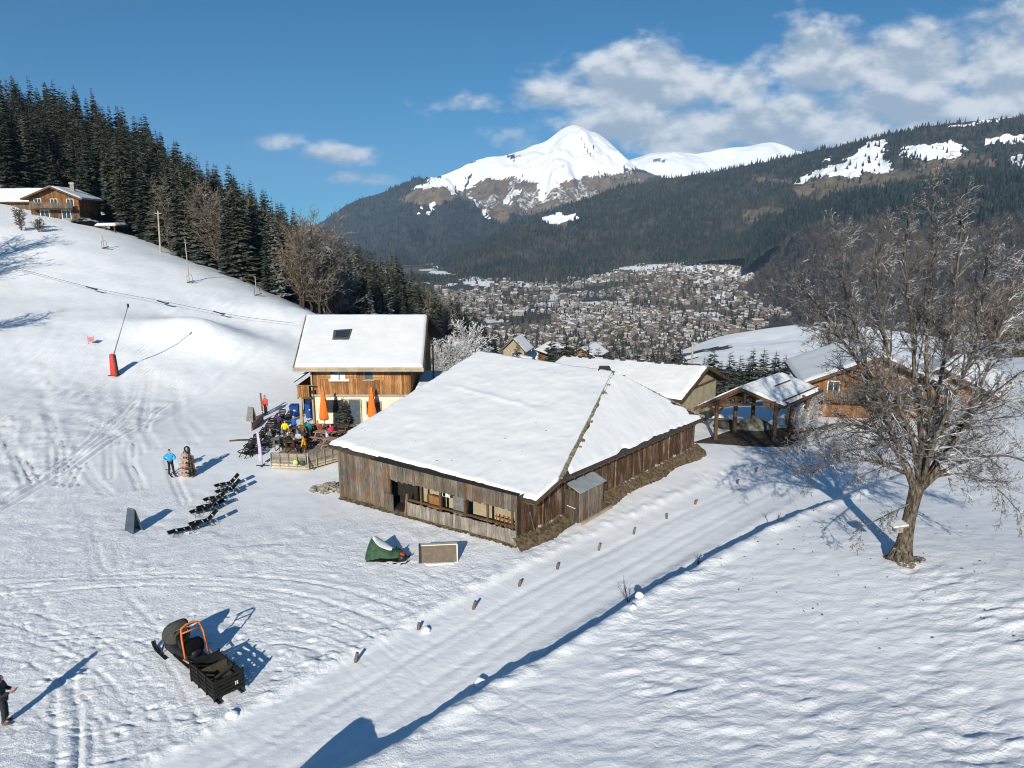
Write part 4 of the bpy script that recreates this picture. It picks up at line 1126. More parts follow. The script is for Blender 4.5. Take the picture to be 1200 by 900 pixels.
# litter under the big tree and a patch of bare ground at its foot
rl = random.Random(12); V = []
for k in range(230):
    an = rl.uniform(0, 6.28); rr_ = 1.0 + 7.5 * rl.random() ** .6; x, y = tb.x + math.cos(an) * rr_, tb.y + math.sin(an) * rr_; z = gz(x, y) + .012; l = rl.uniform(.03, .13); d = rl.uniform(0, 3.14); w = rl.uniform(.008, .022)
    dx, dy = math.cos(d) * l, math.sin(d) * l; sx, sy = -math.sin(d) * w, math.cos(d) * w
    V += [(x - dx - sx, y - dy - sy, z), (x + dx - sx, y + dy - sy, z), (x + dx * .4 + sx, y + dy * .4 + sy, z + .03)]
o = np_mesh('fallen_twigs', V, np.arange(len(V)).reshape(-1, 3), M['trunk_far']); meta(o, 'small dark twigs and bark scattered on the snow under the big tree', 'twigs', kind='stuff')
V = []
for i in range(24):
    for j in range(5):
        an = 6.283 * i / 24; r_ = (.35 + .10 * j) * (1 + .3 * math.sin(an * 3 + 1) * (j > 2)); x, y = tb.x + .12 + math.cos(an) * r_ * 1.15, tb.y - .15 + math.sin(an) * r_; V.append((x, y, gz(x, y) + (.05, .04, .03, .015, -.04)[j]))
F = [(i * 5 + j, ((i + 1) % 24) * 5 + j, ((i + 1) % 24) * 5 + j + 1, i * 5 + j + 1) for i in range(24) for j in range(4)]
def mk_thaw():
    t = NT('thawed_ground'); n = t.noise(7, 6, .7)
    return t.out(t.mix(t.ramp(n, .50, .60), (.20, .15, .10), (.82, .83, .85)), .9, .1)
o = np_mesh('thawed_ground', V, F, mk_thaw(), smooth=True); meta(o, kind='structure')
# ------------------------------------------------------------------ building helpers
def lerp(a, b, t): return Vector(a) + (Vector(b) - Vector(a)) * t
def planks(mb, a, b, z0, z1, w=.2, th=.045, jb=.06, jt=.0, seed=0, out=None, skip=None, tint=(.65, 1.3), z1b=None, z0b=None):
    """vertical boards along the line a->b; z0/z1 heights at a, z0b/z1b at b"""
    r = random.Random(seed); a = Vector((a[0], a[1], 0)); b = Vector((b[0], b[1], 0)); L_ = (b - a).length; d = (b - a) / L_
    n = Vector((d.y, -d.x, 0)) if out is None else Vector(out)
    s = 0
    while s < L_ - .01:
        ww = min(w * r.uniform(.75, 1.25), L_ - s); m = s + ww / 2
        if skip is None or not skip(m / L_):
            f0, f1 = s / L_, (s + ww) / L_; f = m / L_
            lo = (z0 if z0b is None else z0 + (z0b - z0) * f) + r.uniform(-jb, jb); hi = (z1 if z1b is None else z1 + (z1b - z1) * f) + r.uniform(-jt, jt)
            if callable(z1): hi = z1(f)
            g = .006; o = n * r.uniform(0, .018)
            p, q = a + d * (s + g) + o, a + d * (s + ww - g) + o
            T = n * th; t = r.uniform(*tint)
            def P(v, z): return Vector((v.x, v.y, z))
            mb.box8([P(p + T, lo), P(q + T, lo), P(q, lo), P(p, lo), P(p + T, hi), P(q + T, hi), P(q, hi), P(p, hi)], t)
        s += ww
def wallbox(mb, a, b, z0, z1, th, mat=0, tint=1.0, n=None):
    a = Vector((a[0], a[1], 0)); b = Vector((b[0], b[1], 0)); d = (b - a).normalized()
    n = Vector((-d.y, d.x, 0)) if n is None else Vector(n)
    c = n * th
    def P(v, z): return Vector((v.x, v.y, z))
    mb.box8([P(a, z0), P(b, z0), P(b + c, z0), P(a + c, z0), P(a, z1), P(b, z1), P(b + c, z1), P(a + c, z1)], tint, mat)
def snow_sheet(name, A, B, Cc, D, th, parent, nu=60, nv=40, seed=0, m=(.08, .08, .08, .08), jit=.12, lift=.02, lumps=.05, mat=None, extra=None, open_=''):
    """snow lying on the roof plane A-B (eave) C-D (ridge); m = bare margin at eave, B-C side, ridge, D-A side"""
    A, B, Cc, D = (Vector(p) for p in (A, B, Cc, D))
    u = np.linspace(0, 1, nu); v = np.linspace(0, 1, nv); U, V = np.meshgrid(u, v, indexing='ij')
    lu = ((B - A).length + (Cc - D).length) / 2; lv = ((D - A).length + (Cc - B).length) / 2
    def edge(t, L_, off): return np.maximum(0, jit * (fbm(t * L_ * .9 + off, t * 0 + seed, seed, 3) * 1.2 + .35 * fbm(t * L_ * 3.5 + off, t * 0, seed + 3, 2)))
    me_, mr, mt, ml = m
    kR = 0.0 if 'R' in open_ else 1.0; kL = 0.0 if 'L' in open_ else 1.0
    v0 = (me_ + edge(u, lu, 0)) / lv; v1 = 1 - (mt + edge(u, lu, 40)) / lv
    u0 = kL * (ml + edge(v, lv, 80)) / max(lu, .1); u1 = 1 - kR * (mr + edge(v, lv, 120)) / max(lu, .1)
    UU = u0[None] + (u1 - u0)[None] * U; VV = v0[:, None] + (v1 - v0)[:, None] * V
    def bil(k): return (A[k] * (1 - UU) + B[k] * UU) * (1 - VV) + (D[k] * (1 - UU) + Cc[k] * UU) * VV
    X, Y, Z = bil(0), bil(1), bil(2)
    du = np.minimum(U * lu + (99 if kL == 0 else 0), (1 - U) * lu + (99 if kR == 0 else 0)); dv = np.minimum(V * lv, (1 - V) * lv); d = np.minimum(du, dv)
    prof = np.clip(d / .22, 0, 1); prof = np.sqrt(np.clip(1 - (1 - prof) ** 2, 0, 1))
    Z = Z + lift + prof * (th + lumps * fbm(X * .55, Y * .55, seed + 5, 4) + lumps * .5 * vnoise(X * 2.2, Y * 2.2, seed + 6))
    if extra is not None: Z = Z + extra(U, V) * prof
    ii = (np.arange(nu - 1)[:, None] * nv + np.arange(nv - 1)[None]).ravel()
    F = np.stack([ii, ii + nv, ii + nv + 1, ii + 1], 1)
    o_ = root_loc(parent)
    return np_mesh(name, np.stack([X - o_.x, Y - o_.y, Z - o_.z], -1).reshape(-1, 3), F, mat or M['roof_snow'], parent=parent, smooth=True)
def gable_poly(mb, a, b, z0, zl, zr, apex, th, n, mat=0, tint=1.0):
    """a gable wall: rectangle a-b up to zl/zr and a point apex"""
    a = Vector((a[0], a[1], 0)); b = Vector((b[0], b[1], 0)); ap = Vector(apex); n = Vector(n) * th
    f = [Vector((a.x, a.y, z0)), Vector((b.x, b.y, z0)), Vector((b.x, b.y, zr)), ap, Vector((a.x, a.y, zl))]
    k = [p + n for p in f]
    mb.add(f + k, [(0, 1, 2, 3, 4), (9, 8, 7, 6, 5)] + [(i, i + 5, (i + 1) % 5 + 5, (i + 1) % 5) for i in range(5)], tint, mat)
def window(parent, c, d, n, w, h, panes=2, frame=None, glass=None, sill=True, name='window'):
    """a framed window; c centre on the wall face, d along the wall, n outwards"""
    d = Vector(d).normalized(); n = Vector(n).normalized(); up = Vector((0, 0, 1)); c = Vector(c)
    g = MB(); g.box8([c + d * (-w / 2) + up * (-h / 2) + n * .01, c + d * (w / 2) + up * (-h / 2) + n * .01, c + d * (w / 2) + up * (-h / 2) - n * .03, c + d * (-w / 2) + up * (-h / 2) - n * .03,
                      c + d * (-w / 2) + up * (h / 2) + n * .01, c + d * (w / 2) + up * (h / 2) + n * .01, c + d * (w / 2) + up * (h / 2) - n * .03, c + d * (-w / 2) + up * (h / 2) - n * .03])
    o = g.build(name, glass or M['glass'], parent)
    f = MB(); e = .07
    for s in [-1, 1]:
        f.beam(c + d * s * (w / 2) - up * (h / 2 + e / 2) + n * .02, c + d * s * (w / 2) + up * (h / 2 + e / 2) + n * .02, e, .08, up=d)
        f.beam(c - d * (w / 2 - e / 2) + up * s * (h / 2) + n * .022, c + d * (w / 2 - e / 2) + up * s * (h / 2) + n * .022, e, .07, up=up)
    for k in range(1, panes):
        x = -w / 2 + w * k / panes
        f.beam(c + d * x - up * (h / 2 - e / 2) + n * .02, c + d * x + up * (h / 2 - e / 2) + n * .02, .045, .05, up=d)
    f.build('frame', frame or M['white'], o)
    if sill:
        s_ = MB(); s_.beam(c - d * (w / 2 + .1) - up * (h / 2 + .07) + n * .06, c + d * (w / 2 + .1) - up * (h / 2 + .07) + n * .06, .16, .05); s_.build('sill', M['wood_trim'], o)
    return o
def roof_slab(mb, A, B, Cc, D, th, mat=0, tint=1.0):
    mb.slab(A, B, Cc, D, th, tint, mat)
def line_px(a, b, px, z):
    """fraction along wall line a->b that shows at picture column px (height z)"""
    lo, hi = -.2, 1.2
    f = lambda t: to_px(a[0] + (b[0] - a[0]) * t, a[1] + (b[1] - a[1]) * t, z)[0] - px
    for _ in range(50):
        m = (lo + hi) / 2
        if f(m) < 0: lo = m
        else: hi = m
    return (lo + hi) / 2

# ------------------------------------------------------------------ the big barn
FL = at_h(399, 582, -.25); NC = at_h(606, 639, 0); FR = at_h(812, 531, -.1)
EL, EN, ER = at_h(384, 521, 2.55), at_h(628, 588, 2.5), at_h(825, 490, 2.5)
AP = at_Y(718, 437, 49.0)
RLp = AP + (EL - EN).normalized() * 12.2; RLp.z = 0
# ridge end that shows at (560, 413)
best = min(np.arange(9, 15, .05), key=lambda k: abs(to_px(AP.x + (EL - EN).normalized().x * k, AP.y + (EL - EN).normalized().y * k, AP.z)[0] - 560))
RLp = AP + Vector(((EL - EN).normalized().x, (EL - EN).normalized().y, 0)) * best
RLp.z = at_Y(560, 413, RLp.y).z
EB = EL + (ER - EN); EB.z = 2.5
print('barn', FL, NC, FR, 'AP', AP, 'RL', RLp, 'EB', EB)
barn = thing('wooden_barn', (NC.x, NC.y, 0), 'big old barn with weathered grey plank walls under one huge snow-covered roof', 'barn')
dF = (NC - FL); dF.z = 0; dF.normalize(); nF = Vector((dF.y, -dF.x, 0))       # along front, outwards
dR = (FR - NC); dR.z = 0; dR.normalize(); nR = Vector((dR.y, -dR.x, 0))
if nF.y > 0: nF = -nF
if nR.x < 0: nR = -nR
def fx_(px): return line_px(FL, NC, px, 1.0)
def fp(f, z=0): p = lerp(FL, NC, f); p.z = z; return p
def rp(f, z=0): p = lerp(NC, FR, f); p.z = z; return p
def rx_(px): return line_px(NC, FR, px, 1.2)
f_d0, f_d1, f_end = fx_(457), fx_(474), fx_(607)
def eave_z(f): return 2.62
b = MB()
# left part full height, then the door gap, then the upper band over the open strip
planks(b, fp(0), fp(f_d0), -.35, 2.72, .20, seed=1, out=nF, jb=.05)
planks(b, fp(f_d0), fp(f_d1), 1.78, 2.72, .2, seed=2, out=nF, jb=.04)
planks(b, fp(f_d1), fp(f_end - .012), 1.83, 2.72, .19, seed=3, out=nF, jb=.05)
planks(b, fp(fx_(452)) + nF * .12, fp(fx_(463)) + nF * .12, -.25, .95, .2, seed=4, out=nF)
b.build('upper_planks', M['wood_grey'], barn)
b = MB()
planks(b, fp(fx_(479)) + nF * .10, fp(f_end) + nF * .10, -.14, .72, .19, seed=5, out=nF, jb=.05, jt=.03, tint=(.7, 1.35), z0b=-.02, z1b=.85)
b.build('lower_planks', M['wood_pale'], barn)
b = MB()
planks(b, rp(.0) - nR * .0, rp(1), .48, 2.7, .22, seed=6, out=nR, jb=.06, tint=(.55, 1.5))
for f in (.10, .27, .46, .63, .80): b.beam(rp(f, .5) + nR * .1, rp(f, 2.6) + nR * .1, .07, .06, up=dR, tint=2.2)
b.beam(rp(.06, .3) + nR * .25, rp(.045, 1.6) + nR * .09, .06, .06, up=dR, tint=2.0)
b.build('side_planks', M['wood_brown'], barn)
b = MB()
planks(b, FR + (EB - ER).normalized() * 0, FR + (EL - EN).normalized() * 12.5, -.3, 2.9, .22, seed=9)
planks(b, FL, FL + dR * 19, -.3, 2.45, .22, seed=10, out=-dF)
gz_ = RLp - Vector((0, 0, .25))
gable_poly(b, lerp(EL, RLp, .06) + dF * .9, lerp(EB, RLp, .06) + dF * .9, 2.3, 2.4, 2.4, gz_ + dF * .9 + Vector((0, 0, -.12)), .06, dF)
b.build('rear_planks', M['wood_grey'], barn)
# stone footing
b = MB(); wallbox(b, rp(-.01), rp(1), -.6, .56, .3, n=-nR); wallbox(b, fp(0), fp(1), -.7, -.05, .3, n=-nF)
rs = random.Random(8)
for k in range(70):
    f = rs.random(); s = rs.uniform(.10, .26); p = rp(f, rs.uniform(.18, .55)) + nR * rs.uniform(-.02, .06); b.box(p, (s, s * .8, s * .7), rs.uniform(0, 3), M=Matrix.Rotation(rs.uniform(0, 3), 3, Vector((rs.random(), rs.random(), 1)).normalized()), tint=rs.uniform(.6, 1.3))
b.build('stone_footing', M['stone'], barn)
# the passage behind the open strip
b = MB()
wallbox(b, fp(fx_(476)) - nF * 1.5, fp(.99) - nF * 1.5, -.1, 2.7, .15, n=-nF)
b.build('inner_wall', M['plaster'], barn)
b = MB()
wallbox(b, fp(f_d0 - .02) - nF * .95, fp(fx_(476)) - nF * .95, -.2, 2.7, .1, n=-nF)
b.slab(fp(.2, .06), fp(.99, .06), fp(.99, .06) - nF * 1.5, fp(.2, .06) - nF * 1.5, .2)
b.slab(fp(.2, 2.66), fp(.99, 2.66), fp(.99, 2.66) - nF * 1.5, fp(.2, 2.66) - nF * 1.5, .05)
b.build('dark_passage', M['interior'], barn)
b = MB()
for px, w in ((492, .07), (515, .13), (544, .17), (570, .07), (599, .07)):
    f = fx_(px); b.beam(fp(f, .0) - nF * .12, fp(f, 2.6) - nF * .12, w, .12, up=dF)
b.beam(fp(f_d1, .78) - nF * .12, fp(.985, .93) - nF * .12, .10, .10); b.beam(fp(f_d1, 1.86) - nF * .12, fp(.985, 1.86) - nF * .12, .10, .12)
b.beam(fp(f_d0, -.2), fp(f_d0, 2.6), .12, .14, up=dF); b.beam(fp(fx_(477), -.2) + nF * .2, fp(fx_(478), 1.2) + nF * .05, .12, .08, up=dF, tint=2.5)
b.build('posts', M['wood_beam'], barn)
# corner boards with the low stone mound at the corner
b = MB(); planks(b, fp(f_end - .012), fp(1.0), .3, 2.72, .15, seed=12, out=nF, tint=(.8, 1.5)); b.build('corner_planks', M['wood_grey'], barn)
# things standing in the passage
def junk(name, px0, px1, z0, z1, off, mat, label, cat, th=.05):
    a, c = fp(fx_(px0), z0) - nF * off, fp(fx_(px1), z0) - nF * off
    b = MB(); wallbox(b, a, c, z0, z1, th, n=-nF)
    t = thing(name, lerp(a, c, .5), label, cat); b.build('panel', mat, t); return t, a, c
t, a, c = junk('wooden_board', 494, 509, .45, 1.18, .55, M['wood_orange'], 'orange-brown board leaning in the open passage of the barn', 'board')
bb = MB(); bb.beam(a + Vector((0, 0, .78)), c + Vector((0, 0, .78)), .06, .08); bb.beam(a + Vector((.02, 0, 0)) + nF * .04, a + Vector((.02, 0, .75)) + nF * .04, .06, .05, up=dF); bb.build('batten', M['wood_beam'], t)
t, a, c = junk('poster', 507, 517, 1.25, 1.85, .75, M['white'], 'small white and green poster on the passage wall of the barn', 'poster', .02)
for k, (mm, z0, z1) in enumerate(((M['green_tarp'], .02, .2), (M['blue'], .34, .46))):
    bb = MB(); wallbox(bb, lerp(a, c, .2 + .3 * k) + nF * .004 + Vector((0, 0, 0)), lerp(a, c, .5 + .3 * k) + nF * .004, 1.25 + z0, 1.25 + z1, .003, n=nF); bb.build('printed_patch', mm, t)
t, a, c = junk('grey_sheet', 523, 541, .25, 1.45, .6, M['grey_board'], 'rounded grey board standing between the two thick posts of the barn passage', 'board')
bb = MB(); bb.lathe([(.34, 0), (.34, .05)], (0, 0, 0), 18);
vs = []
for k in range(13):
    an = math.pi * k / 12; vs.append(lerp(a, c, .5) + dF * (.62 * math.cos(an)) + Vector((0, 0, 1.2 + .30 * math.sin(an))))
bb = MB(); bb.add([Vector(v) for v in vs] + [Vector(v) - nF * .05 for v in vs], [tuple(range(13))[::-1], tuple(range(13, 26))] + [(k, k + 1, k + 14, k + 13) for k in range(12)] + [(12, 0, 13, 25)])
bb.build('rounded_top', M['grey_board'], t)
rw = fp(fx_(583), .5) - nF * .6
t = thing('wooden_rack', rw, 'small brown slatted rack behind the right end of the barn fence', 'rack')
b = MB()
for k in range(5): b.beam(rw + dF * (.28 * k - .5) + Vector((0, 0, -.4)), rw + dF * (.28 * k - .5) + Vector((0, 0, .62)), .05, .05, up=dF)
b.build('uprights', M['wood_orange'], t)
b = MB(); b.beam(rw - dF * .6 + Vector((0, 0, .5)) + nF * .05, rw + dF * .75 + Vector((0, 0, .45)) + nF * .05, .06, .05); b.beam(rw - dF * .6 + nF * .05, rw + dF * .75 + nF * .05, .06, .05); b.build('rails', M['wood_orange'], t)
# roof: three planes, shingle slab, ridge boards, snow
roof = MB(); th = .16
_n = (EN - EL).cross(AP - EL).normalized(); _a, _e = ae(657, 562); _d = Vector((_a, 1, _e)); H0 = Vector((0, 0, CAM_H)) + _d * ((EL - Vector((0, 0, CAM_H))).dot(_n) / _d.dot(_n))
print('hip foot', H0)
roof.slab(EL, EN, AP, RLp, th); roof.slab(EN, H0, AP + Vector((.01, 0, 0)), AP, th); roof.slab(H0, ER, AP + Vector((.02, 0, 0)), AP, th)
roof.slab(ER, EB, RLp, AP, th)
ro = roof.build('roof', M['shingle'], barn)
b = MB()                                    # fascia and rafter ends under the eaves
b.beam(lerp(EL, EN, .005) + Vector((0, 0, -.19)) - nF * .04, lerp(EL, EN, .995) + Vector((0, 0, -.19)) - nF * .04, .05, .10); b.beam(H0 + Vector((0, 0, -.19)) - nR * .04, lerp(H0, ER, .995) + Vector((0, 0, -.19)) - nR * .04, .05, .10); b.beam(EN + Vector((0, 0, -.1)), H0 + Vector((0, 0, -.1)), .05, .24)
b.build('fascia', M['wood_beam'], ro)
b = MB()
def rafters(A, B, n, inn):
    for k in range(n):
        p = lerp(A, B, (k + .5) / n); b.beam(p + Vector((0, 0, -.24)), p - inn * .95 + Vector((0, 0, -.06)), .09, .12)
rafters(EL, EN, 16, nF); b.build('rafter_ends', M['wood_beam'], ro)
b = MB(); rafters(H0, ER, 20, nR); b.build('rafter_ends', M['wood_beam'], ro)
rs = random.Random(4)
b = MB()
def ridge_line(A, B, w, n, up=.07, loose=.10):
    for k in range(n):
        p, q = lerp(A, B, k / n), lerp(A, B, (k + 1.02) / n)
        b.beam(p + Vector((0, 0, up + rs.uniform(0, .05))), q + Vector((0, 0, up + rs.uniform(0, .05))), w * rs.uniform(.75, 1.25), .09, tint=rs.uniform(.6, 1.3))
    for k in range(n * 2):
        f = rs.random(); p = lerp(A, B, f) + Vector((rs.uniform(-w, w) * .7, rs.uniform(-w, w) * .7, up)); b.box(p, (rs.uniform(.1, .35), rs.uniform(.1, .25), .05), M=Matrix.Rotation(rs.uniform(-.5, .5), 3, 'X') @ Matrix.Rotation(rs.uniform(0, 3), 3, 'Z'), tint=rs.uniform(.5, 1.2))
ridge_line(H0, AP, .23, 26); ridge_line(AP, ER, .15, 26, .08)
b.build('hip_ridge_boards', M['ridge'], ro)
snow_sheet('snow', EL, EN, AP, RLp, .20, ro, 150, 120, 31, m=(.04, .0, .0, .05), jit=.20, lumps=.045, open_='R',
           extra=lambda U, V: .06 * np.exp(-((V - .62 + .10 * U + .02 * vnoise(U * 9, V * 0, 3)) / .016) ** 2) * sstep(.12, .3, U) * sstep(.85, .6, U) - .10 * sstep(.10, .0, V) * np.clip(fbm(U * 14, V * 3, 8, 3), -.2, 1) + .05 * fbm(U * 3.0, V * 7, 12, 4))
snow_sheet('snow', EN, H0, AP + (H0 - AP) * .01, AP + (EN - AP) * .01, .20, ro, 24, 100, 31, m=(.04, .13, .0, .0), jit=.10, lumps=.045, open_='L')
snow_sheet('snow', H0, ER, AP + (ER - AP) * .02, AP + (H0 - AP) * .02, .17, ro, 160, 60, 32, m=(.10, .12, .02, .13), jit=.5, lumps=.045)
snow_sheet('snow', ER, EB, RLp, AP, .2, ro, 30, 20, 33)
# little bare spots where roof stones poke through the snow
b = MB()
for px, py in [(398, 517), (424, 503), (436, 521), (421, 519), (428, 505), (487, 517), (479, 473), (513, 480), (530, 540), (512, 540), (571, 486), (628, 496), (592, 514), (586, 540), (612, 530), (640, 505), (560, 470)]:
    # point on the front roof plane
    nrm = (EN - EL).cross(AP - EL).normalized(); a_, e_ = ae(px, py); dr_ = Vector((a_, 1, e_)); t_ = ((EL + Vector((0, 0, .2)) - Vector((0, 0, CAM_H))).dot(nrm)) / dr_.dot(nrm)
    p = Vector((0, 0, CAM_H)) + dr_ * t_; b.lathe([(.02, -.1), (.09, .0), (.07, .03), (.02, .05)], p, 7, sx=rs.uniform(.7, 1.3), sy=rs.uniform(.5, .9))
b.build('roof_stones', M['stone'], ro)
# the small dark vent in the snow at the ridge end
b = MB(); p = AP + Vector((-.55, .3, .12)); b.slab(p + Vector((-.5, -.2, .0)), p + Vector((.5, -.35, .0)), p + Vector((.4, .5, .25)), p + Vector((-.3, .5, .25)), .12); b.build('ridge_cap', M['shingle'], ro)
# lean-to cupboard on the side wall
f0, f1 = rx_(662), rx_(690)
lt = MB(); o0 = nR * .95
A0, A1 = rp(f0), rp(f1)
planks(lt, A0 + o0, A1 + o0, .05, 1.88, .17, seed=15, out=nR, tint=(.6, 1.3)); planks(lt, A0, A0 + o0, .1, 1.9, .17, seed=16, out=-dR, tint=(.35, .8)); planks(lt, A1, A1 + o0, .1, 1.9, .17, seed=17, out=dR)
lo = lt.build('lean_to_shed', M['wood_grey'], barn)
b = MB(); b.slab(A0 - dR * .12 + o0 * 1.16 + Vector((0, 0, 1.90)), A1 + dR * .15 + o0 * 1.16 + Vector((0, 0, 1.90)), A1 + dR * .15 + nR * .05 + Vector((0, 0, 2.32)), A0 - dR * .12 + nR * .05 + Vector((0, 0, 2.32)), .03); b.build('metal_roof', M['tin'], lo)
b = MB(); b.beam(A0 - dR * .04 + o0 * .2 + Vector((0, 0, .95)), A0 - dR * .04 + o0 * .8 + Vector((0, 0, .90)), .05, .03); b.build('latch', M['white'], lo)
b = MB(); b.beam(A0 + o0 * 1.1 + Vector((0, 0, .04)), A1 + o0 * 1.1 + dR * .9 + Vector((0, 0, .06)), .16, .14); b.build('sill_beam', M['wood_trim'], lo)
# bare ground bank against the wall
V = []; rr = np.random.default_rng(5); nl = 150
prof = [(-.05, .50, 0), (.18, .38, .06), (.38, .22, .08), (.58, .08, .06), (.76, -.03, .03)]
for i in range(nl):
    f = -.012 + 1.045 * i / (nl - 1)
    for j, (o_, z, jz) in enumerate(prof):
        p = rp(f) + nR * (o_ * (1 + .25 * math.sin(f * 21) * (j > 2) + rr.normal(0, .06)))
        if f < .02: p = p + nF * (.25 if j > 1 else .12) * (1 - max(f, 0) / .02)
        g_ = gz(p.x, p.y); z = z + rr.normal(0, jz * .35) if j < 4 else g_ - .05
        V.append((p.x, p.y, max(z, g_ - .04 * j + (.02 if j < 3 else -.0))))
k = len(prof); ii = (np.arange(nl - 1)[:, None] * k + np.arange(k - 1)[None]).ravel()
o = np_mesh('grass_bank', V, np.stack([ii, ii + k, ii + k + 1, ii + 1], 1), M['grass'], smooth=True); meta(o, kind='structure')
# grass tufts on it and along the front foot
V = []; rr = random.Random(6)
def tuft(p, h):
    for _ in range(7):
        an = rr.uniform(0, 6.28); l = h * rr.uniform(.5, 1.2); d = Vector((math.cos(an), math.sin(an), 0)); s = Vector((-d.y, d.x, 0)) * .018
        V.extend([p - s, p + s, p + d * l * .7 + Vector((0, 0, l * .7))])
for _ in range(700):
    f = rr.uniform(-.01, 1.03); o_ = rr.uniform(.1, .75); p = rp(f) + nR * o_; p.z = max(.46 - .66 * o_, gz(p.x, p.y)); tuft(p, .11)
for _ in range(900):
    f = rr.uniform(.02, 1.0); p = fp(f) + nF * rr.uniform(.05, .42); p.z = gz(p.x, p.y) - .02; tuft(p, .13)
o = np_mesh('dry_grass', [tuple(v) for v in V], np.arange(len(V)).reshape(-1, 3), M['grass']); meta(o, 'dry brown grass along the foot of the barn walls', 'grass', kind='stuff')
V = []
for i in range(80):
    f = .01 + 1.0 * i / 79
    for j, (o_, z) in enumerate(((-.05, .12), (.18, .06), (.42, -.05))):
        p = fp(f) + nF * (o_ + (.10 * vnoise(np.array([f * 25.]), np.array([.5 + j]), 3)[0] if j else 0)); V.append((p.x, p.y, gz(p.x, p.y) + z))
ii = (np.arange(79)[:, None] * 3 + np.arange(2)[None]).ravel(); o = np_mesh('bare_earth', V, np.stack([ii, ii + 3, ii + 4, ii + 1], 1), M['grass'], smooth=True); meta(o, kind='structure')
# heap of rubble left of the barn
rp0 = gp(386, 574); rk = random.Random(3)
t = MB()
for k in range(46):
    an = rk.uniform(0, 6.28); rr_ = rk.uniform(0, 1) ** .6; p = rp0 + Vector((math.cos(an) * rr_ * 1.2, math.sin(an) * rr_ * .7, .05 + .32 * (1 - rr_))); s = rk.uniform(.14, .36)
    t.box(p, (s * 1.3, s, s * .6), M=Matrix.Rotation(rk.uniform(-.6, .6), 3, 'X') @ Matrix.Rotation(rk.uniform(0, 3), 3, 'Z'), tint=rk.uniform(.5, 1.3))
o = t.build('rubble_heap', M['stone'], origin=rp0); meta(o, 'low heap of grey stones and boards at the left corner of the barn', 'stones', kind='stuff')

# ------------------------------------------------------------------ barn behind
e1 = at_Y(799, 470, 56.0); ap = at_Y(831, 430, 60.2); e2 = ap + (ap - e1); e2.z = e1.z
dG = Vector((e1.x - e2.x, e1.y - e2.y, 0)).normalized()
rdir = Vector((EL - EN).normalized()); rdir.z = 0; rdir.normalize()
LB = 15.0
t = thing('rear_barn', (ap.x, ap.y, -1), 'second barn behind the big one with a beige gable wall and a stony ridge', 'barn')
r0 = MB(); back = rdir * LB
e2b = e2 + back; e1b = e1 + back; apb = ap + back; apb.z = at_Y(700, 418, apb.y).z
r0.slab(e1b, e1, ap, apb, .16); r0.slab(e2, e2b, apb, ap, .16)
rf_ = r0.build('roof', M['shingle'], t)
b = MB(); b.beam(lerp(e1, ap, -.01) + Vector((0, 0, -.06)), ap + Vector((0, 0, -.06)), .06, .26, up=(0, 0, 1)); b.beam(ap + Vector((0, 0, -.06)), lerp(e2, ap, -.01) + Vector((0, 0, -.06)), .06, .26); b.build('barge_boards', M['wood_beam'], rf_)
snow_sheet('snow', e1b, e1, ap, apb, .2, rf_, 70, 40, 41, m=(.1, .08, .05, .05), jit=.12); snow_sheet('snow', e2, e2b, apb, ap, .2, rf_, 30, 20, 42)
b = MB()
for k in range(34):
    f = rk.random(); p = lerp(ap, apb, f) + Vector((rk.uniform(-.3, .3), rk.uniform(-.5, .1), .16)); b.box(p, (rk.uniform(.2, .7), rk.uniform(.15, .3), .1), rz=math.atan2(rdir.y, rdir.x) + rk.uniform(-.2, .2), tint=rk.uniform(.5, 1.1))
b.build('ridge_stones', M['shingle'], rf_)
ins = rdir * .9
w1, w2 = lerp(e1, e2, .10) + ins, lerp(e1, e2, .90) + ins; top = ap + ins + Vector((0, 0, -.2))
b = MB(); gable_poly(b, w1, w2, -3, e1.z + .25, e1.z + .25, top, .12, rdir); wallbox(b, w1, w1 + back, -3, e1.z + .2, .15, n=-dG); wallbox(b, w2, w2 + back, -3, e1.z + .2, .15, n=dG)
b.build('wall', M['plaster'], t)
b = MB(); gable_poly(b, lerp(w1, w2, .17) - rdir * .06, lerp(w1, w2, .83) - rdir * .06, e1.z + .95, e1.z + 1.0, e1.z + 1.0, top - rdir * .06 + Vector((0, 0, -.05)), .05, rdir); b.build('gable_boards', M['wood_grey'], t)
b = MB(); b.beam(lerp(w1, w2, .02) - rdir * .1 + Vector((0, 0, .25 + 0)), lerp(w1, w2, .98) - rdir * .1 + Vector((0, 0, .25)), .1, .12); b.build('tie_beam', M['wood_beam'], t)
pp = at_Y(812, 402, 66.0)
t = MB(); t.tube([(pp.x, pp.y, -4), (pp.x, pp.y, pp.z)], [.12, .09], 8); o = t.build('wooden_pole', M['wood_trim'], origin=(pp.x, pp.y, -4)); meta(o, 'pale pole standing behind the ridge of the rear barn', 'pole')

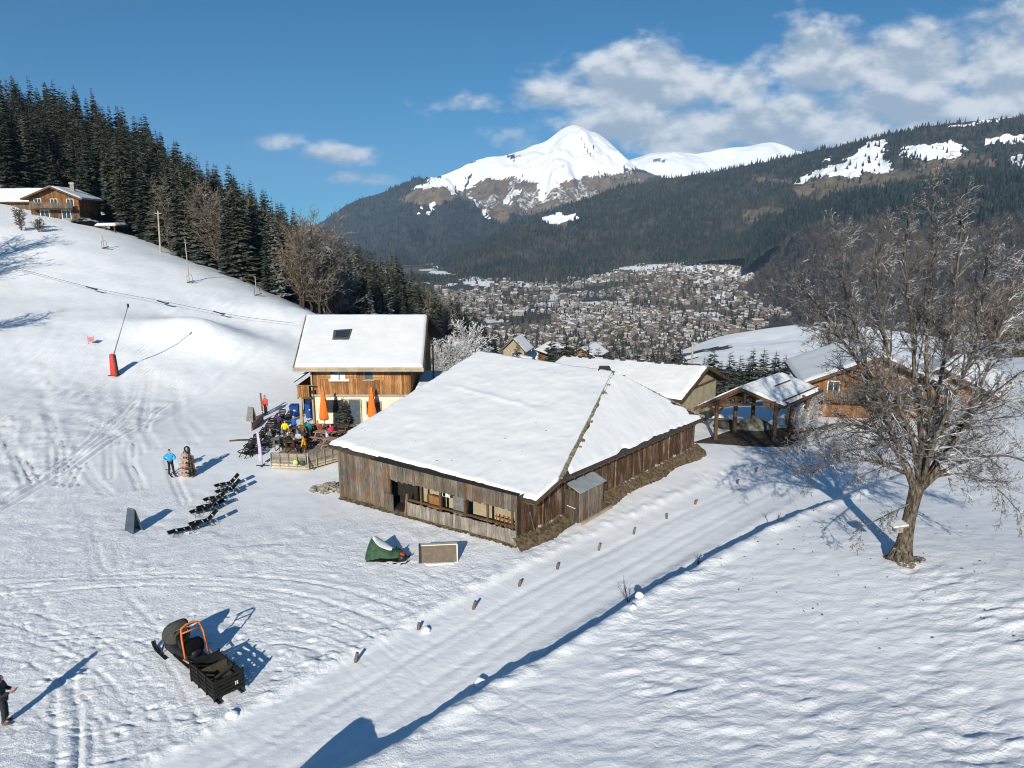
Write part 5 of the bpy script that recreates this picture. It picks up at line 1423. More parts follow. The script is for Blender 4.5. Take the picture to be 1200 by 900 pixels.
# ------------------------------------------------------------------ open shelter
sA = at_Y(867, 454.5, 55.5); sL = at_Y(814, 471, 54.0); sR = at_Y(919, 484, 54.4); sL.z = sR.z = (sL.z + sR.z) / 2
cx_ = (sL + sR) / 2
sd = at_Y(964, 461, 60.5) - sR; sd.z = 0; Ls = sd.length; sd.normalize()
t = thing('open_shelter', (cx_.x, cx_.y, -1), 'open timber shelter on posts with a snowy pitched roof beside the barn', 'shelter')
bk = sd * Ls
r0 = MB(); r0.slab(sR, sR + bk, sA + bk, sA, .12); r0.slab(sL + bk, sL, sA, sA + bk, .12); rf_ = r0.build('roof', M['shingle'], t)
b = MB()
for p, q in ((sL, sA), (sA, sR)): b.beam(p + Vector((0, 0, -.08)) - sd * .03, q + Vector((0, 0, -.08)) - sd * .03, .06, .24)
b.beam(sR + Vector((0, 0, -.1)), sR + bk + Vector((0, 0, -.1)), .06, .16)
b.build('barge_boards', M['wood_beam'], rf_)
snow_sheet('snow', sR, sR + bk, sA + bk, sA, .15, rf_, 40, 40, 51, m=(.06, .1, .0, .06), jit=.08); snow_sheet('snow', sL + bk, sL, sA, sA + bk, .15, rf_, 40, 40, 52, m=(.06, .06, .0, .06), jit=.08)
b = MB()
nrm = ((sR + bk) - sR).cross(sA - sR).normalized()
if nrm.z < 0: nrm = -nrm
for f0, f1, g in ((.40, .78, .62), (.06, .98, .12)):
    b.beam(lerp(lerp(sR, sA, g), lerp(sR, sA, g) + bk, f0) + nrm * .24, lerp(lerp(sR, sA, g), lerp(sR, sA, g) + bk, f1) + nrm * .24, .09, .08)
b.build('snow_guard', M['wood_beam'], rf_)
hw = (sR - sL); hw.z = 0; W_ = hw.length; hw.normalize()
gpx = [gz(*(sL + hw * W_ * f + sd * .8)[:2]) for f in (.14, .86)]
b_beams = MB()
for ky, off in enumerate((.8, Ls * .5, Ls - .7)):
    pl, pr = sL + hw * W_ * .2 + sd * off, sL + hw * W_ * .86 + sd * off
    zl = sL.z + .1
    for p in (pl, pr):
        g_ = gz(p.x, p.y); b = MB(); b.beam((p.x, p.y, g_ - .2), (p.x, p.y, zl), .26, .26, up=hw); b.build('post', M['wood_beam'], t)
        for s in (-1, 1):
            for k in range(4):
                a0, a1 = k / 4 * 1.4, (k + 1) / 4 * 1.4
                q0 = Vector((p.x, p.y, zl - 1.15)) + hw * s * (1.05 * (1 - math.cos(a0))) + Vector((0, 0, 1.1 * math.sin(a0))); q1 = Vector((p.x, p.y, zl - 1.15)) + hw * s * (1.05 * (1 - math.cos(a1))) + Vector((0, 0, 1.1 * math.sin(a1)))
                b_beams.beam(q0, q1, .14, .16, up=sd)
    b_beams.beam((sL.x + sd.x * off, sL.y + sd.y * off, zl + .02), (sR.x + sd.x * off, sR.y + sd.y * off, zl + .02), .2, .22)
    b_beams.beam(lerp(sL, sA, .05) + sd * off + Vector((0, 0, -.22)), sA + sd * off + Vector((0, 0, -.22)), .16, .18); b_beams.beam(sA + sd * off + Vector((0, 0, -.22)), lerp(sR, sA, .05) + sd * off + Vector((0, 0, -.22)), .16, .18)
    pc = (sL + sR) / 2 + sd * off; b_beams.beam((pc.x, pc.y, zl), (pc.x, pc.y, sA.z - .3), .18, .18, up=hw)
for f in (.2, .86): p = sL + hw * W_ * f; b_beams.beam((p.x, p.y, sL.z + .26), (p.x + bk.x, p.y + bk.y, sL.z + .26), .2, .2)
b_beams.beam(sA + Vector((0, 0, -.3)), sA + bk + Vector((0, 0, -.3)), .18, .2)
b_beams.build('timber_frame', M['wood_beam'], t)
# dark bare floor with a boulder-like covered pile under it
V = []
for i in range(25):
    for j in range(25):
        u, v = i / 24, j / 24; p = sL + hw * (W_ * (u * 1.15 - .0)) + sd * (Ls * (v * 1.05 - .12)); ed = min(u, 1 - u, v, 1 - v) * 4
        V.append((p.x, p.y, gz(p.x, p.y) + .02 + .10 * min(1, ed) * (1 + .8 * float(vnoise(p.x * 1.3, p.y * 1.3, 4))) - (.12 if ed == 0 else 0)))
ii = (np.arange(24)[:, None] * 25 + np.arange(24)[None]).ravel(); o = np_mesh('bare_earth_floor', V, np.stack([ii, ii + 25, ii + 26, ii + 1], 1), m_plain('damp_earth', (.05, .042, .032), .9, .5, 3, bump=.6), smooth=True); meta(o, kind='structure')
def blob(name, c, r, mat, label, cat, seed, kind=None):
    rr = np.random.default_rng(seed); n1, n2 = 28, 16
    th_ = np.linspace(0, 2 * np.pi, n1, endpoint=False); ph = np.linspace(-.15, np.pi / 2, n2); T_, P_ = np.meshgrid(th_, ph, indexing='ij')
    rad = 1 + .16 * fbm(np.cos(T_) * 2 + c[0], np.sin(T_) * 2 + P_ * 2, seed, 3)
    X = c[0] + r[0] * rad * np.cos(P_) * np.cos(T_); Y = c[1] + r[1] * rad * np.cos(P_) * np.sin(T_); Z = c[2] + r[2] * rad * np.sin(P_)
    V = np.stack([X - c[0], Y - c[1], Z - c[2]], -1).reshape(-1, 3); F = [(i * n2 + j, ((i + 1) % n1) * n2 + j, ((i + 1) % n1) * n2 + j + 1, i * n2 + j + 1) for i in range(n1) for j in range(n2 - 1)]
    o = np_mesh(name, V, F, mat, smooth=True, loc=c); return meta(o, label, cat, kind=kind)
p = gp(888, 507); blob('covered_heap', p + Vector((0, 1.2, -.1)), (1.7, 1.1, .95), m_plain('grey_heap_cover', (.16, .155, .13), .9, .3, 1.5, bump=.4), 'grey rounded heap lying under the open shelter', 'heap', 4)
p = gp(858, 506); blob('earth_heap', p + Vector((0, 1.6, -.1)), (1.2, .9, .7), m_plain('earth_heap', (.07, .06, .05), .9, .4, 2, bump=.4), 'dark earth heap beside the left post of the open shelter', 'heap', 5)
p = gp(845, 492); o = blob('snow_heap', p + Vector((0, .3, -.05)), (.9, .5, .45), M['snow'], 'small heap of snow behind the left post of the open shelter', 'snow heap', 6)
# low wall and mossy stones right of it
w0, w1 = gp(925, 515), gp(985, 500); t = MB(); rk = random.Random(9)
for k in range(40):
    p = lerp(w0, w1, rk.random()) + Vector((rk.uniform(-.4, .4), rk.uniform(-.3, .3), .1)); s = rk.uniform(.2, .5); t.box(p, (s, s * .8, s * .5), M=Matrix.Rotation(rk.uniform(-.4, .4), 3, 'X') @ Matrix.Rotation(rk.uniform(0, 3), 3, 'Z'), tint=rk.uniform(.5, 1.2))
o = t.build('stone_bank', M['stone'], origin=w0); meta(o, 'broken bank of stones right of the open shelter', 'stones', kind='stuff')

# ------------------------------------------------------------------ orange chalet behind the tree
def chalet(label, c, yaw, w, d, h, rise, over, cat='chalet', name='chalet', lower=None, balcony=True, nwin=3, chim=True, wallm=None, windows_side=True, roof_th=.14, snow_th=.22, res=30, seed=0):
    """gabled house: gable faces local -Y, ridge along local Y"""
    t = thing(name, c, label, cat, rotz=yaw)
    wallm = wallm or M['wood_orange']; z = Vector((0, 0, 0))
    def bld(mb, nm, mt, par): return mb.build(nm, mt, par, origin=(0, 0, 0))
    lowh = h * .45
    b = MB(); hw = w / 2
    planks(b, (-hw, 0), (hw, 0), lowh if lower else -2, 0, .2, seed=seed, out=(0, -1, 0), z1=None) if False else None
    r = random.Random(seed + 1); s = -hw
    while s < hw - .01:                                # gable boards
        ww = min(.22 * r.uniform(.8, 1.2), hw - s); f = s + ww / 2; zt = h + rise * (1 - abs(f) / hw) - .02
        b.box8([(s + .005, -.05, lowh if lower else -2), (s + ww - .005, -.05, lowh if lower else -2), (s + ww - .005, 0, lowh if lower else -2), (s + .005, 0, lowh if lower else -2),
                (s + .005, -.05, zt), (s + ww - .005, -.05, zt), (s + ww - .005, 0, zt), (s + .005, 0, zt)], r.uniform(.7, 1.3)); s += ww
    planks(b, (-hw, d), (-hw, 0), lowh if lower else -2, h, .22, seed=seed + 2, out=(-1, 0, 0)); planks(b, (hw, 0), (hw, d), lowh if lower else -2, h, .22, seed=seed + 3, out=(1, 0, 0))
    b.box((0, d - .05, h / 2 - 1), (w, .1, h + 2))
    bld(b, 'wall', wallm, t)
    if lower:
        b = MB(); b.box((0, d / 2, lowh / 2 - 1), (w - .06, d - .06, lowh + 2)); bld(b, 'lower_wall', lower, t)
    hx = hw + over; sl = rise / hw; ez = h - sl * over; y0, y1 = -over * 1.1, d + over * .6; rz_ = h + rise
    A, B_, Cq, D = (-hx, y0, ez), (-hx, y1, ez), (0, y1, rz_), (0, y0, rz_); E, G = (hx, y0, ez), (hx, y1, ez)
    up = Vector((0, 0, .16))
    b = MB(); b.slab(*[Vector(p) + up for p in (B_, A, D, Cq)], roof_th); b.slab(*[Vector(p) + up for p in (E, G, Cq, D)], roof_th); ro = bld(b, 'roof', M['wood_beam'], t)
    b = MB()
    for p, q in ((A, D), (D, E)): b.beam(Vector(p) + Vector((0, -.03, .08)), Vector(q) + Vector((0, -.03, .08)), .05, .26)
    bld(b, 'barge_boards', M['wood_beam'], ro)
    sn = []
    for q in ((B_, A, D, Cq), (E, G, Cq, D)):
        # built in local coordinates, then parented
        Q = [Vector(p) + up for p in q]; dummy = bpy.data.objects.new('tmp', None); dummy.location = (0, 0, 0)
        o = snow_sheet('snow', *Q, snow_th, dummy, res, res, seed + len(sn)); o.parent = ro; sn.append(o); bpy.data.objects.remove(dummy)
    if balcony:
        bz = lowh + .15; b = MB(); b.box((0, -.65, bz - .08), (w * .86, 1.2, .12)); bo = bld(b, 'balcony', M['wood_beam'], t)
        b = MB(); k = int(w * .86 / .16)
        for i in range(k): b.box((-w * .43 + .16 * (i + .5), -1.24, bz + .45), (.13, .03, .8), tint=r.uniform(.7, 1.2))
        b.beam((-w * .43, -1.26, bz + .92), (w * .43, -1.26, bz + .92), .08, .07); bld(b, 'railing', M['wood_grey'], bo)
    for i in range(nwin):
        x = -w * .33 + w * .66 * i / max(1, nwin - 1) if nwin > 1 else 0
        o = window(t, Vector((x, -.05, h * .78)), (1, 0, 0), (0, -1, 0), 1.0, 1.15)
    if lower:
        for i in range(2): window(t, Vector((-w * .22 + w * .44 * i, .03 - .0, lowh * .5)), (1, 0, 0), (0, -1, 0), 1.3, 1.4)
    # the windows were made relative to the thing's world place: shift back to local
    for o in t.children:
        if o.name.startswith('window'):
            for q in [o] + list(o.children):
                for v in q.data.vertices: v.co += t.location
    if chim:
        b = MB(); b.box((w * .18, d * .5, rz_ + .1), (.6, .6, 1.7)); co = bld(b, 'chimney', M['stone'], ro)
        b = MB(); b.box((w * .18, d * .5, rz_ + 1.0), (.8, .8, .1)); bld(b, 'cap', M['roof_snow'], co)
    return t
pc = gp(1020, 505); pc = at_Y(1020, 497, 63.0); pc.z = gz(pc.x, pc.y)
OC = chalet('orange wooden chalet with a snowy roof half hidden behind the big bare tree', pc, R(-14), 10.5, 10, 3.5, 2.3, 1.3, lower=None, nwin=3, seed=70, wallm=m_wood('dull_orange_cladding', (.11, .052, .022), (.34, .165, .07)))
pc = at_Y(1100, 498, 67.0); pc.z = gz(pc.x, pc.y) - .2
chalet('lower orange wooden annex with a snowy roof right of the big tree trunk', pc, R(-40), 7.0, 9, 2.3, 1.6, 1.2, balcony=False, nwin=1, seed=90, chim=False)

# ------------------------------------------------------------------ restaurant chalet at the terrace
RY = 57.5
qa, qb = at_Y(369, 497, RY), at_Y(482, 497, RY); g0 = .15
eL, eR = at_Y(344, 431, RY - 1.35), at_Y(496, 431, RY - 1.35); ez = (eL.z + eR.z) / 2; eL.z = eR.z = ez
rY = RY + 7.6; rL, rR = at_Y(359, 370, rY), at_Y(501, 369.5, rY); rz_ = (rL.z + rR.z) / 2; rL.z = rR.z = rz_
rL.x = eL.x + .0; rR.x = eR.x + .0
rL.x = at_Y(359, 370, rY).x; rR.x = at_Y(501, 369.5, rY).x
print('rest', qa, qb, eL, eR, rL, rR)
rest_ = thing('restaurant_chalet', (qa.x, RY, 0), 'restaurant chalet with orange board upper storey, pale ground floor and snowy roof with a skylight', 'restaurant')
mz = at_Y(400, 463, RY).z; tz = ez + .35
b = MB(); planks(b, qa, qb, mz, tz, .19, seed=21, out=(0, -1, 0), jb=0, tint=(.5, 1.55)); b.build('upper_wall', M['wood_orange'], rest_)
b = MB(); planks(b, (qa.x, RY + 14), (qa.x, RY + .05), mz, tz + .2, .2, seed=22, out=(-1, 0, 0), jb=0); planks(b, (qb.x, RY + .05), (qb.x, RY + 14), -1, tz + .2, .2, seed=23, out=(1, 0, 0), jb=0)
gable_poly(b, (qa.x, RY + .02), (qa.x, RY + 15.2), mz, tz, tz, (qa.x, rY, rz_ - .2), .06, (1, 0, 0)); gable_poly(b, (qb.x - .06, RY + .02), (qb.x - .06, RY + 15.2), -1, tz, tz, (qb.x - .06, rY, rz_ - .2), .06, (1, 0, 0))
b.build('side_wall', M['wood_orange'], rest_)
b = MB(); b.box(((qa.x + qb.x) / 2, RY + 7, (mz - 1.5) / 2), (qb.x - qa.x - .1, 13.9, mz + 1.5)); b.build('lower_wall', M['plaster_pale'], rest_)
b = MB(); b.beam((qa.x - .05, RY - .09, mz), (qb.x + .05, RY - .09, mz), .08, .14); b.beam((qa.x, RY - .1, -.3), (qa.x, RY - .1, tz - .1), .3, .12, up=(1, 0, 0)); b.build('trim_boards', M['wood_trim'], rest_)
bk1, bk2 = Vector((eL.x, 2 * rY - eL.y, ez)), Vector((eR.x, 2 * rY - eR.y, ez))
b = MB(); b.slab(eL, eR, rR, rL, .22); b.slab(bk2, bk1, rL, rR, .22); rr_ = b.build('roof', M['wood_beam'], rest_)
b = MB(); b.beam(eL + Vector((-.03, -.04, -.06)), eR + Vector((.03, -.04, -.06)), .05, .16); b.beam(eL + Vector((-.03, -.015, -.23)), eR + Vector((.03, -.015, -.23)), .05, .16)
b.beam(eL + Vector((-.05, 0, -.1)), rL + Vector((-.05, 0, -.1)), .06, .26); b.build('fascia', M['wood_trim'], rr_)
b = MB(); b.beam(eR + Vector((.06, 0, -.1)), rR + Vector((.06, 0, -.1)), .08, .34); b.beam(bk2 + Vector((.06, 0, -.1)), rR + Vector((.06, 0, -.1)), .08, .34); b.build('barge_boards', M['wood_beam'], rr_)
snow_sheet('snow', eL, eR, rR, rL, .17, rr_, 80, 60, 61, m=(.02, .04, .0, .04), jit=.03, lumps=.025); snow_sheet('snow', bk2, bk1, rL, rR, .2, rr_, 30, 20, 62)
nrm = (eR - eL).cross(rL - eL).normalized(); nrm = nrm if nrm.z > 0 else -nrm
def on_roof(px, py, lift=.2):
    a_, e_ = ae(px, py); dr_ = Vector((a_, 1, e_)); t_ = ((eL + nrm * lift - Vector((0, 0, CAM_H))).dot(nrm)) / dr_.dot(nrm); return Vector((0, 0, CAM_H)) + dr_ * t_
q = [on_roof(389.5, 398), on_roof(409, 398), on_roof(413, 385.5), on_roof(391, 387)]
b = MB(); b.slab(*[p + nrm * .03 for p in q], .25); so = b.build('skylight', m_plain('skylight_surround', (.10, .095, .07), .7, .25, 3), rr_)
m_ = [lerp(lerp(q[0], q[1], .14), lerp(q[3], q[2], .14), .16), lerp(lerp(q[0], q[1], .90), lerp(q[3], q[2], .90), .16), lerp(lerp(q[0], q[1], .90), lerp(q[3], q[2], .90), .86), lerp(lerp(q[0], q[1], .14), lerp(q[3], q[2], .14), .86)]
b = MB(); b.slab(*[p + nrm * .06 for p in m_], .04); b.build('pane', M['glass'], so)
def rwin(px, py, w, h, panes): return window(rest_, at_Y(px, py, RY - .06), (1, 0, 0), (0, -1, 0), w, h, panes)
wo_ = rwin(397, 439, 1.6, 1.0, 2)
b = MB(); c_ = at_Y(397, 439, RY - .06)
for s_ in (-.4, .4): b.box((c_.x + s_, RY - .078, c_.z - .2), (.66, .012, .5))
b.build('curtain', M['white'], wo_)
def shutter(px, py, w, h):
    c = at_Y(px, py, RY - .1); b = MB(); k = 4
    for i in range(k): b.box((c.x - w / 2 + w * (i + .5) / k, c.y, c.z), (w / k - .012, .05, h), tint=1.45 + .15 * (i % 2))
    b.beam((c.x - w / 2, c.y - .04, c.z + h * .3), (c.x + w / 2, c.y - .04, c.z + h * .3), .03, .09); b.beam((c.x - w / 2, c.y - .04, c.z - h * .3), (c.x + w / 2, c.y - .04, c.z - h * .3), .03, .09)
    b.build('shutter', M['wood_orange'], rest_)
shutter(380, 438, 1.0, .9); shutter(411, 438, .95, .9); shutter(444, 439, .9, .85)
window(rest_, at_Y(432, 438, RY - .06), (1, 0, 0), (0, -1, 0), .75, .95, 1, frame=M['steel'], glass=M['slate'])
# ground floor openings
window(rest_, at_Y(392, 476, RY - .01), (1, 0, 0), (0, -1, 0), 1.3, 1.0, 1, frame=M['wood_beam'], sill=False, name='window')
c = at_Y(416, 480, RY - .02); b = MB(); b.box((c.x, c.y, 1.15), (.9, .08, 2.1)); do = b.build('door', M['slate'], rest_)
b = MB(); b.box((c.x + .33, c.y - .07, 1.1), (.05, .06, .16)); b.build('handle', M['steel'], do)
b = MB()
for s in (-1, 1): b.beam((c.x + s * .5, c.y - .02, 0), (c.x + s * .5, c.y - .02, 2.25), .09, .1, up=(1, 0, 0))
b.beam((c.x - .45, c.y - .02, 2.26), (c.x + .45, c.y - .02, 2.26), .1, .1); b.build('frame', M['wood_trim'], do)
window(rest_, at_Y(438, 478, RY - .01), (1, 0, 0), (0, -1, 0), 1.2, 1.1, 1, frame=M['wood_trim'], sill=False)
# balcony on the left
bl, br = at_Y(348, 458, RY - .6), at_Y(369, 458, RY - .6); bz0, bz1 = at_Y(350, 465.5, RY - .6).z, at_Y(350, 452, RY - .6).z
b = MB(); b.box(((bl.x + qa.x) / 2, RY + 1.7, bz0 - .06), (qa.x - bl.x, 4.6, .14)); bo = b.build('balcony', M['wood_beam'], rest_)
b = MB(); k = int((qa.x - bl.x) / .17)
for i in range(k): b.box((bl.x + .17 * (i + .5), RY - .6, (bz0 + bz1) / 2), (.14, .04, bz1 - bz0), tint=random.Random(i).uniform(.75, 1.25))
for i in range(26): b.box((bl.x, RY - .5 + .17 * (i + .5), (bz0 + bz1) / 2), (.04, .14, bz1 - bz0), tint=random.Random(i).uniform(.75, 1.25))
b.beam((bl.x - .05, RY - .64, bz1 + .03), (br.x, RY - .64, bz1 + .03), .1, .07); b.build('railing', M['wood_orange'], bo)
b = MB(); b.slab((bl.x - .15, RY - .75, bz1 + .35), (qa.x - .02, RY - .75, bz1 + 1.25), (qa.x - .02, RY + 4.0, bz1 + 1.25), (bl.x - .15, RY + 4.0, bz1 + .35), .09); po = b.build('porch_roof', M['shingle'], bo)
snow_sheet('snow', (bl.x - .15, RY + 4.0, bz1 + .35), (bl.x - .15, RY - .75, bz1 + .35), (qa.x - .02, RY - .75, bz1 + 1.25), (qa.x - .02, RY + 4.0, bz1 + 1.25), .12, po, 20, 20, 66)
for px_, yo in ((353, -.5), (353, 3.6)):
    p = at_Y(px_, 480, RY + yo); b = MB(); b.beam((p.x, RY + yo, -.3), (p.x, RY + yo, bz0), .22, .22, up=(1, 0, 0)); b.build('balcony_post', M['wood_trim'], rest_)
b = MB(); b.box((qa.x - 1.0, RY + 4.2, .9), (2.2, .1, 2.6)); b.build('store_wall', M['interior'], rest_)
b = MB(); b.box((qa.x + .1, RY - .25, at_Y(373, 459, RY - .2).z), (.3, .25, .24)); b.build('lamp', M['black'], rest_)
# dark downpipe and post at the right gable
p = at_Y(508, 440, RY + 3); b = MB(); b.tube([(p.x, RY + 3, -2), (p.x, RY + 3, ez + 1.2)], .07, 8); b.build('downpipe', M['black'], rest_)
# lower side wing with a snowy roof right of it, mostly behind the barn roof
b = MB(); q0 = at_Y(484, 446, RY + 1); b.box((q0.x + 1.6, RY + 3.5, .9), (3.0, 5, 3.8)); wo = b.build('side_wing', M['wood_beam'], rest_)
snow_sheet('snow', (q0.x, RY + .8, 2.82), (q0.x + 3.2, RY + .8, 2.82), (q0.x + 3.2, RY + 6.1, 3.4), (q0.x, RY + 6.1, 3.4), .2, wo, 20, 20, 67)

# ------------------------------------------------------------------ chalets on the hill at the left and others down the slope
hc = at_Y(66, 256, 119.0); hc.z = gz(hc.x, hc.y); hz = at_Y(66, 257, 119).z
HC = chalet('brown hill chalet with a grey balcony at the top of the snow slope', (hc.x, 119, hz), R(10), 7.3, 9, 3.4, 1.6, .9, lower=M['wood_brown'], nwin=3, seed=110, chim=True, wallm=m_wood('aged_orange_cladding', (.07, .032, .014), (.30, .14, .055)))
h2 = at_Y(42, 242, 122.0)
chalet('low snow-roofed wing left of the brown hill chalet', (h2.x, 127, h2.z - .2), R(84), 9, 12, 1.2, 2.0, .9, balcony=False, nwin=2, wallm=M['wood_grey'], seed=120, chim=False, name='chalet_wing', cat='building')
def shed(label, px0, px1, py_top, py_bot, Y, name='carport'):
    a, c = at_Y(px0, py_top, Y), at_Y(px1, py_top, Y); zb = at_Y(px0, py_bot, Y).z
    t = thing(name, (a.x, Y, zb), label, 'shelter'); d = 4.0
    b = MB(); b.slab((a.x - .3, Y - .3, a.z), (c.x + .3, Y - .3, a.z), (c.x + .3, Y + d, a.z + .15), (a.x - .3, Y + d, a.z + .15), .15); ro = b.build('roof', M['wood_beam'], t)
    snow_sheet('snow', (a.x - .3, Y - .3, a.z), (c.x + .3, Y - .3, a.z), (c.x + .3, Y + d, a.z + .15), (a.x - .3, Y + d, a.z + .15), .35, ro, 24, 16, 5)
    for x in (a.x, (a.x + c.x) / 2, c.x):
        b = MB(); b.beam((x, Y, zb - 1), (x, Y, a.z - .1), .18, .18, up=(1, 0, 0)); b.build('post', M['wood_beam'], t)
    b = MB(); b.box(((a.x + c.x) / 2, Y + d - .1, (a.z + zb) / 2 - .5), (c.x - a.x, .1, a.z - zb + 1)); b.build('rear_wall', M['interior'], t)
    b = MB(); b.beam((a.x, Y - .05, (a.z + zb) / 2), (c.x, Y - .05, (a.z + zb) / 2), .06, .1); b.build('rail', M['wood_beam'], t)
shed('flat snow-topped carport below the brown hill chalet', 113, 134, 264.5, 277, 117.0)
# snow-topped hedge between them
p = at_Y(100, 262, 117.5); p.z = gz(p.x, p.y)
o = blob('snowy_hedge', p, (2.6, .9, 1.0), M['needles_snowy'], 'low dark hedge with snow on top beside the carport', 'hedge', 9)
def far_house(label, px, py, Y, w, d, h, rise, yaw, wallm, seed, name='chalet', cat='chalet', **k):
    p = at_Y(px, py, Y); return chalet(label, (p.x, Y, p.z), yaw, w, d, h, rise, 1.0, wallm=wallm, seed=seed, res=14, name=name, cat=cat, **k)
far_house('orange chalet left of the pair peeping over the barn roof ridge', 663, 427, 165, 6.4, 8, 2.8, 1.5, R(25), M['wood_orange'], 130, nwin=2, chim=False, balcony=True)
far_house('orange chalet right of the pair peeping over the barn roof ridge', 682, 428, 160, 5.2, 9, 2.4, 1.6, R(-25), M['wood_orange'], 135, nwin=2, chim=False, balcony=True)
far_house('tall beige plastered house with a steep gable behind the barn roof', 602, 437, 215, 6.5, 9, 7.5, 3.2, R(-15), M['plaster'], 140, nwin=1, chim=False, balcony=False, name='beige_house', cat='house')
far_house('small grey house just right of the beige gabled house', 622, 437, 205, 5, 7, 3.0, 1.6, R(35), M['wood_grey'], 144, nwin=2, chim=False, balcony=False, name='house', cat='house')
far_house('snow-roofed grey house behind the barn ridge, left of the orange pair', 640, 432, 230, 7, 9, 3.2, 1.8, R(60), M['wood_grey'], 147, nwin=2, chim=False, balcony=False, name='house', cat='house')
far_house('low white-walled house beside the frosted trees', 565, 424, 190, 5, 7, 2.4, 1.6, R(70), M['plaster_pale'], 150, nwin=1, chim=False, balcony=False, name='house', cat='house')
# ------------------------------------------------------------------ people
def skin_obj(name, V, E, mat, parent, root=0, subs=1):
    me = bpy.data.meshes.new(name); me.from_pydata([v[:3] for v in V], E, []); me.materials.append(mat)
    o = bpy.data.objects.new(name, me); link(o); o.parent = parent
    sk = o.modifiers.new('skin', 'SKIN'); sk.use_smooth_shade = True
    for i, v in enumerate(V):
        d = me.skin_vertices[0].data[i]; d.radius = (v[3], v[4] if len(v) > 4 else v[3]); d.use_root = (i == root)
    ss = o.modifiers.new('sub', 'SUBSURF'); ss.levels = subs; ss.render_levels = subs
    return o
FAB = {}
def fabric(col, nm='cloth'):
    k = tuple(col)
    if k not in FAB: FAB[k] = m_plain('%s_fabric' % nm, col, .85, .18, 9, bump=.25)
    return FAB[k]
def person(label, loc, yaw, jacket, trousers, hat, pose='stand', arms=None, hood=False, scale=1.0, skis=False, boots=(.02, .02, .02), legs=None, glove=None, group=None, hem=.86):
    t = thing('person', loc, label, 'person', group, rotz=yaw); t.scale = (scale,) * 3
    if pose == 'stand':
        pel = (0, 0, .95); wa = (0, .0, 1.12); ch = (0, .01, 1.34); nk = (0, .015, 1.50)
        hips = [(-.09, 0, .90), (.09, 0, .90)]; kn = [(-.105, .03, .50), (.105, .03, .50)]; an = [(-.12, 0, .09), (.12, 0, .09)]
    elif pose == 'sit':
        pel = (0, 0, .52); wa = (0, .02, .70); ch = (0, .06, .92); nk = (0, .10, 1.08)
        hips = [(-.09, .05, .50), (.09, .05, .50)]; kn = [(-.13, .46, .50), (.13, .46, .50)]; an = [(-.13, .44, .09), (.13, .44, .09)]
    if legs: kn, an = legs
    cz = ch[2] - 1.34; cy = ch[1] - .01
    if arms is None: arms = [((-.27, .02, 1.12), (-.27, .12, .90)), ((.27, .02, 1.12), (.27, .12, .90))]
    sh = [(-.185, cy, 1.40 + cz), (.185, cy, 1.40 + cz)]
    el = [(a[0][0], a[0][1] + cy, a[0][2] + cz) for a in arms]; wr = [(a[1][0], a[1][1] + cy, a[1][2] + cz) for a in arms]
    hx, hy, hz = nk[0], nk[1] + .02, nk[2] + .0
    V = [(*pel, .12, .10), (*wa, .12, .095), (*ch, .13, .10), (*nk, .052, .052), (hx, hy, hz + .075, .062, .07), (hx, hy + .01, hz + .15, .078, .092), (hx, hy, hz + .225, .06, .07), (hx, hy + .105, hz + .12, .014, .016), (hx - .082, hy, hz + .125, .012, .02), (hx + .082, hy, hz + .125, .012, .02)]
    E = [(0, 1), (1, 2), (2, 3), (3, 4), (4, 5), (5, 6), (5, 7), (5, 8), (5, 9)]
    for s in (0, 1):
        b0 = len(V); V += [(*sh[s], .055), (*el[s], .042), (*wr[s], .030)]; E += [(2, b0), (b0, b0 + 1), (b0 + 1, b0 + 2)]
        d = (Vector(wr[s]) - Vector(el[s])).normalized(); side = Vector((1 if s == 0 else -1, 0, 0)); side = (side - d * side.dot(d)).normalized(); nn = d.cross(side)
        palm = Vector(wr[s]) + d * .07; V.append((*palm, .036, .018)); E.append((b0 + 2, b0 + 3))
        curl = nn * (1 if s else -1) * .02
        for f, (o_, l) in enumerate(((-.027, .072), (-.009, .085), (.009, .080), (.027, .062))):
            k = len(V); p1 = palm + nn * o_ + d * (.035 + l * .4) ; p2 = p1 + d * l * .45 + side * .018
            V += [(*p1, .0095), (*p2, .008)]; E += [(b0 + 3, k), (k, k + 1)]
        k = len(V); p1 = Vector(wr[s]) + d * .045 + nn * (-.045); p2 = p1 + d * .04 + side * .014; V += [(*p1, .011), (*p2, .009)]; E += [(b0 + 2, k), (k, k + 1)]
        b1 = len(V); V += [(*hips[s], .085), (*kn[s], .058), (*an[s], .042), (an[s][0], an[s][1] + .14, .035, .035, .025)]; E += [(0, b1), (b1, b1 + 1), (b1 + 1, b1 + 2), (b1 + 2, b1 + 3)]
    skin_obj('body', V, E, M['skin'] if glove is None else M['skin'], t)
    jm, tm = fabric(jacket), fabric(trousers)
    lowz = pel[2] - (.95 - hem)
    V = [(pel[0], pel[1], lowz, .185, .15), (pel[0], pel[1], pel[2] + .05, .175, .14), (*wa, .172, .135), (*ch, .185, .145), (nk[0], nk[1] - .01, nk[2] - .04, .09, .085), (nk[0], nk[1], nk[2] + .03, .078, .078)]
    E = [(0, 1), (1, 2), (2, 3), (3, 4), (4, 5)]
    for s in (0, 1):
        b0 = len(V); e_ = Vector(el[s]); w_ = Vector(wr[s]); V += [(*sh[s], .088), (*el[s], .072), (*(e_ + (w_ - e_) * .9), .052)]; E += [(3, b0), (b0, b0 + 1), (b0 + 1, b0 + 2)]
    skin_obj('jacket', V, E, jm, t, root=2)
    V = [(*pel, .15, .125)]; E = []
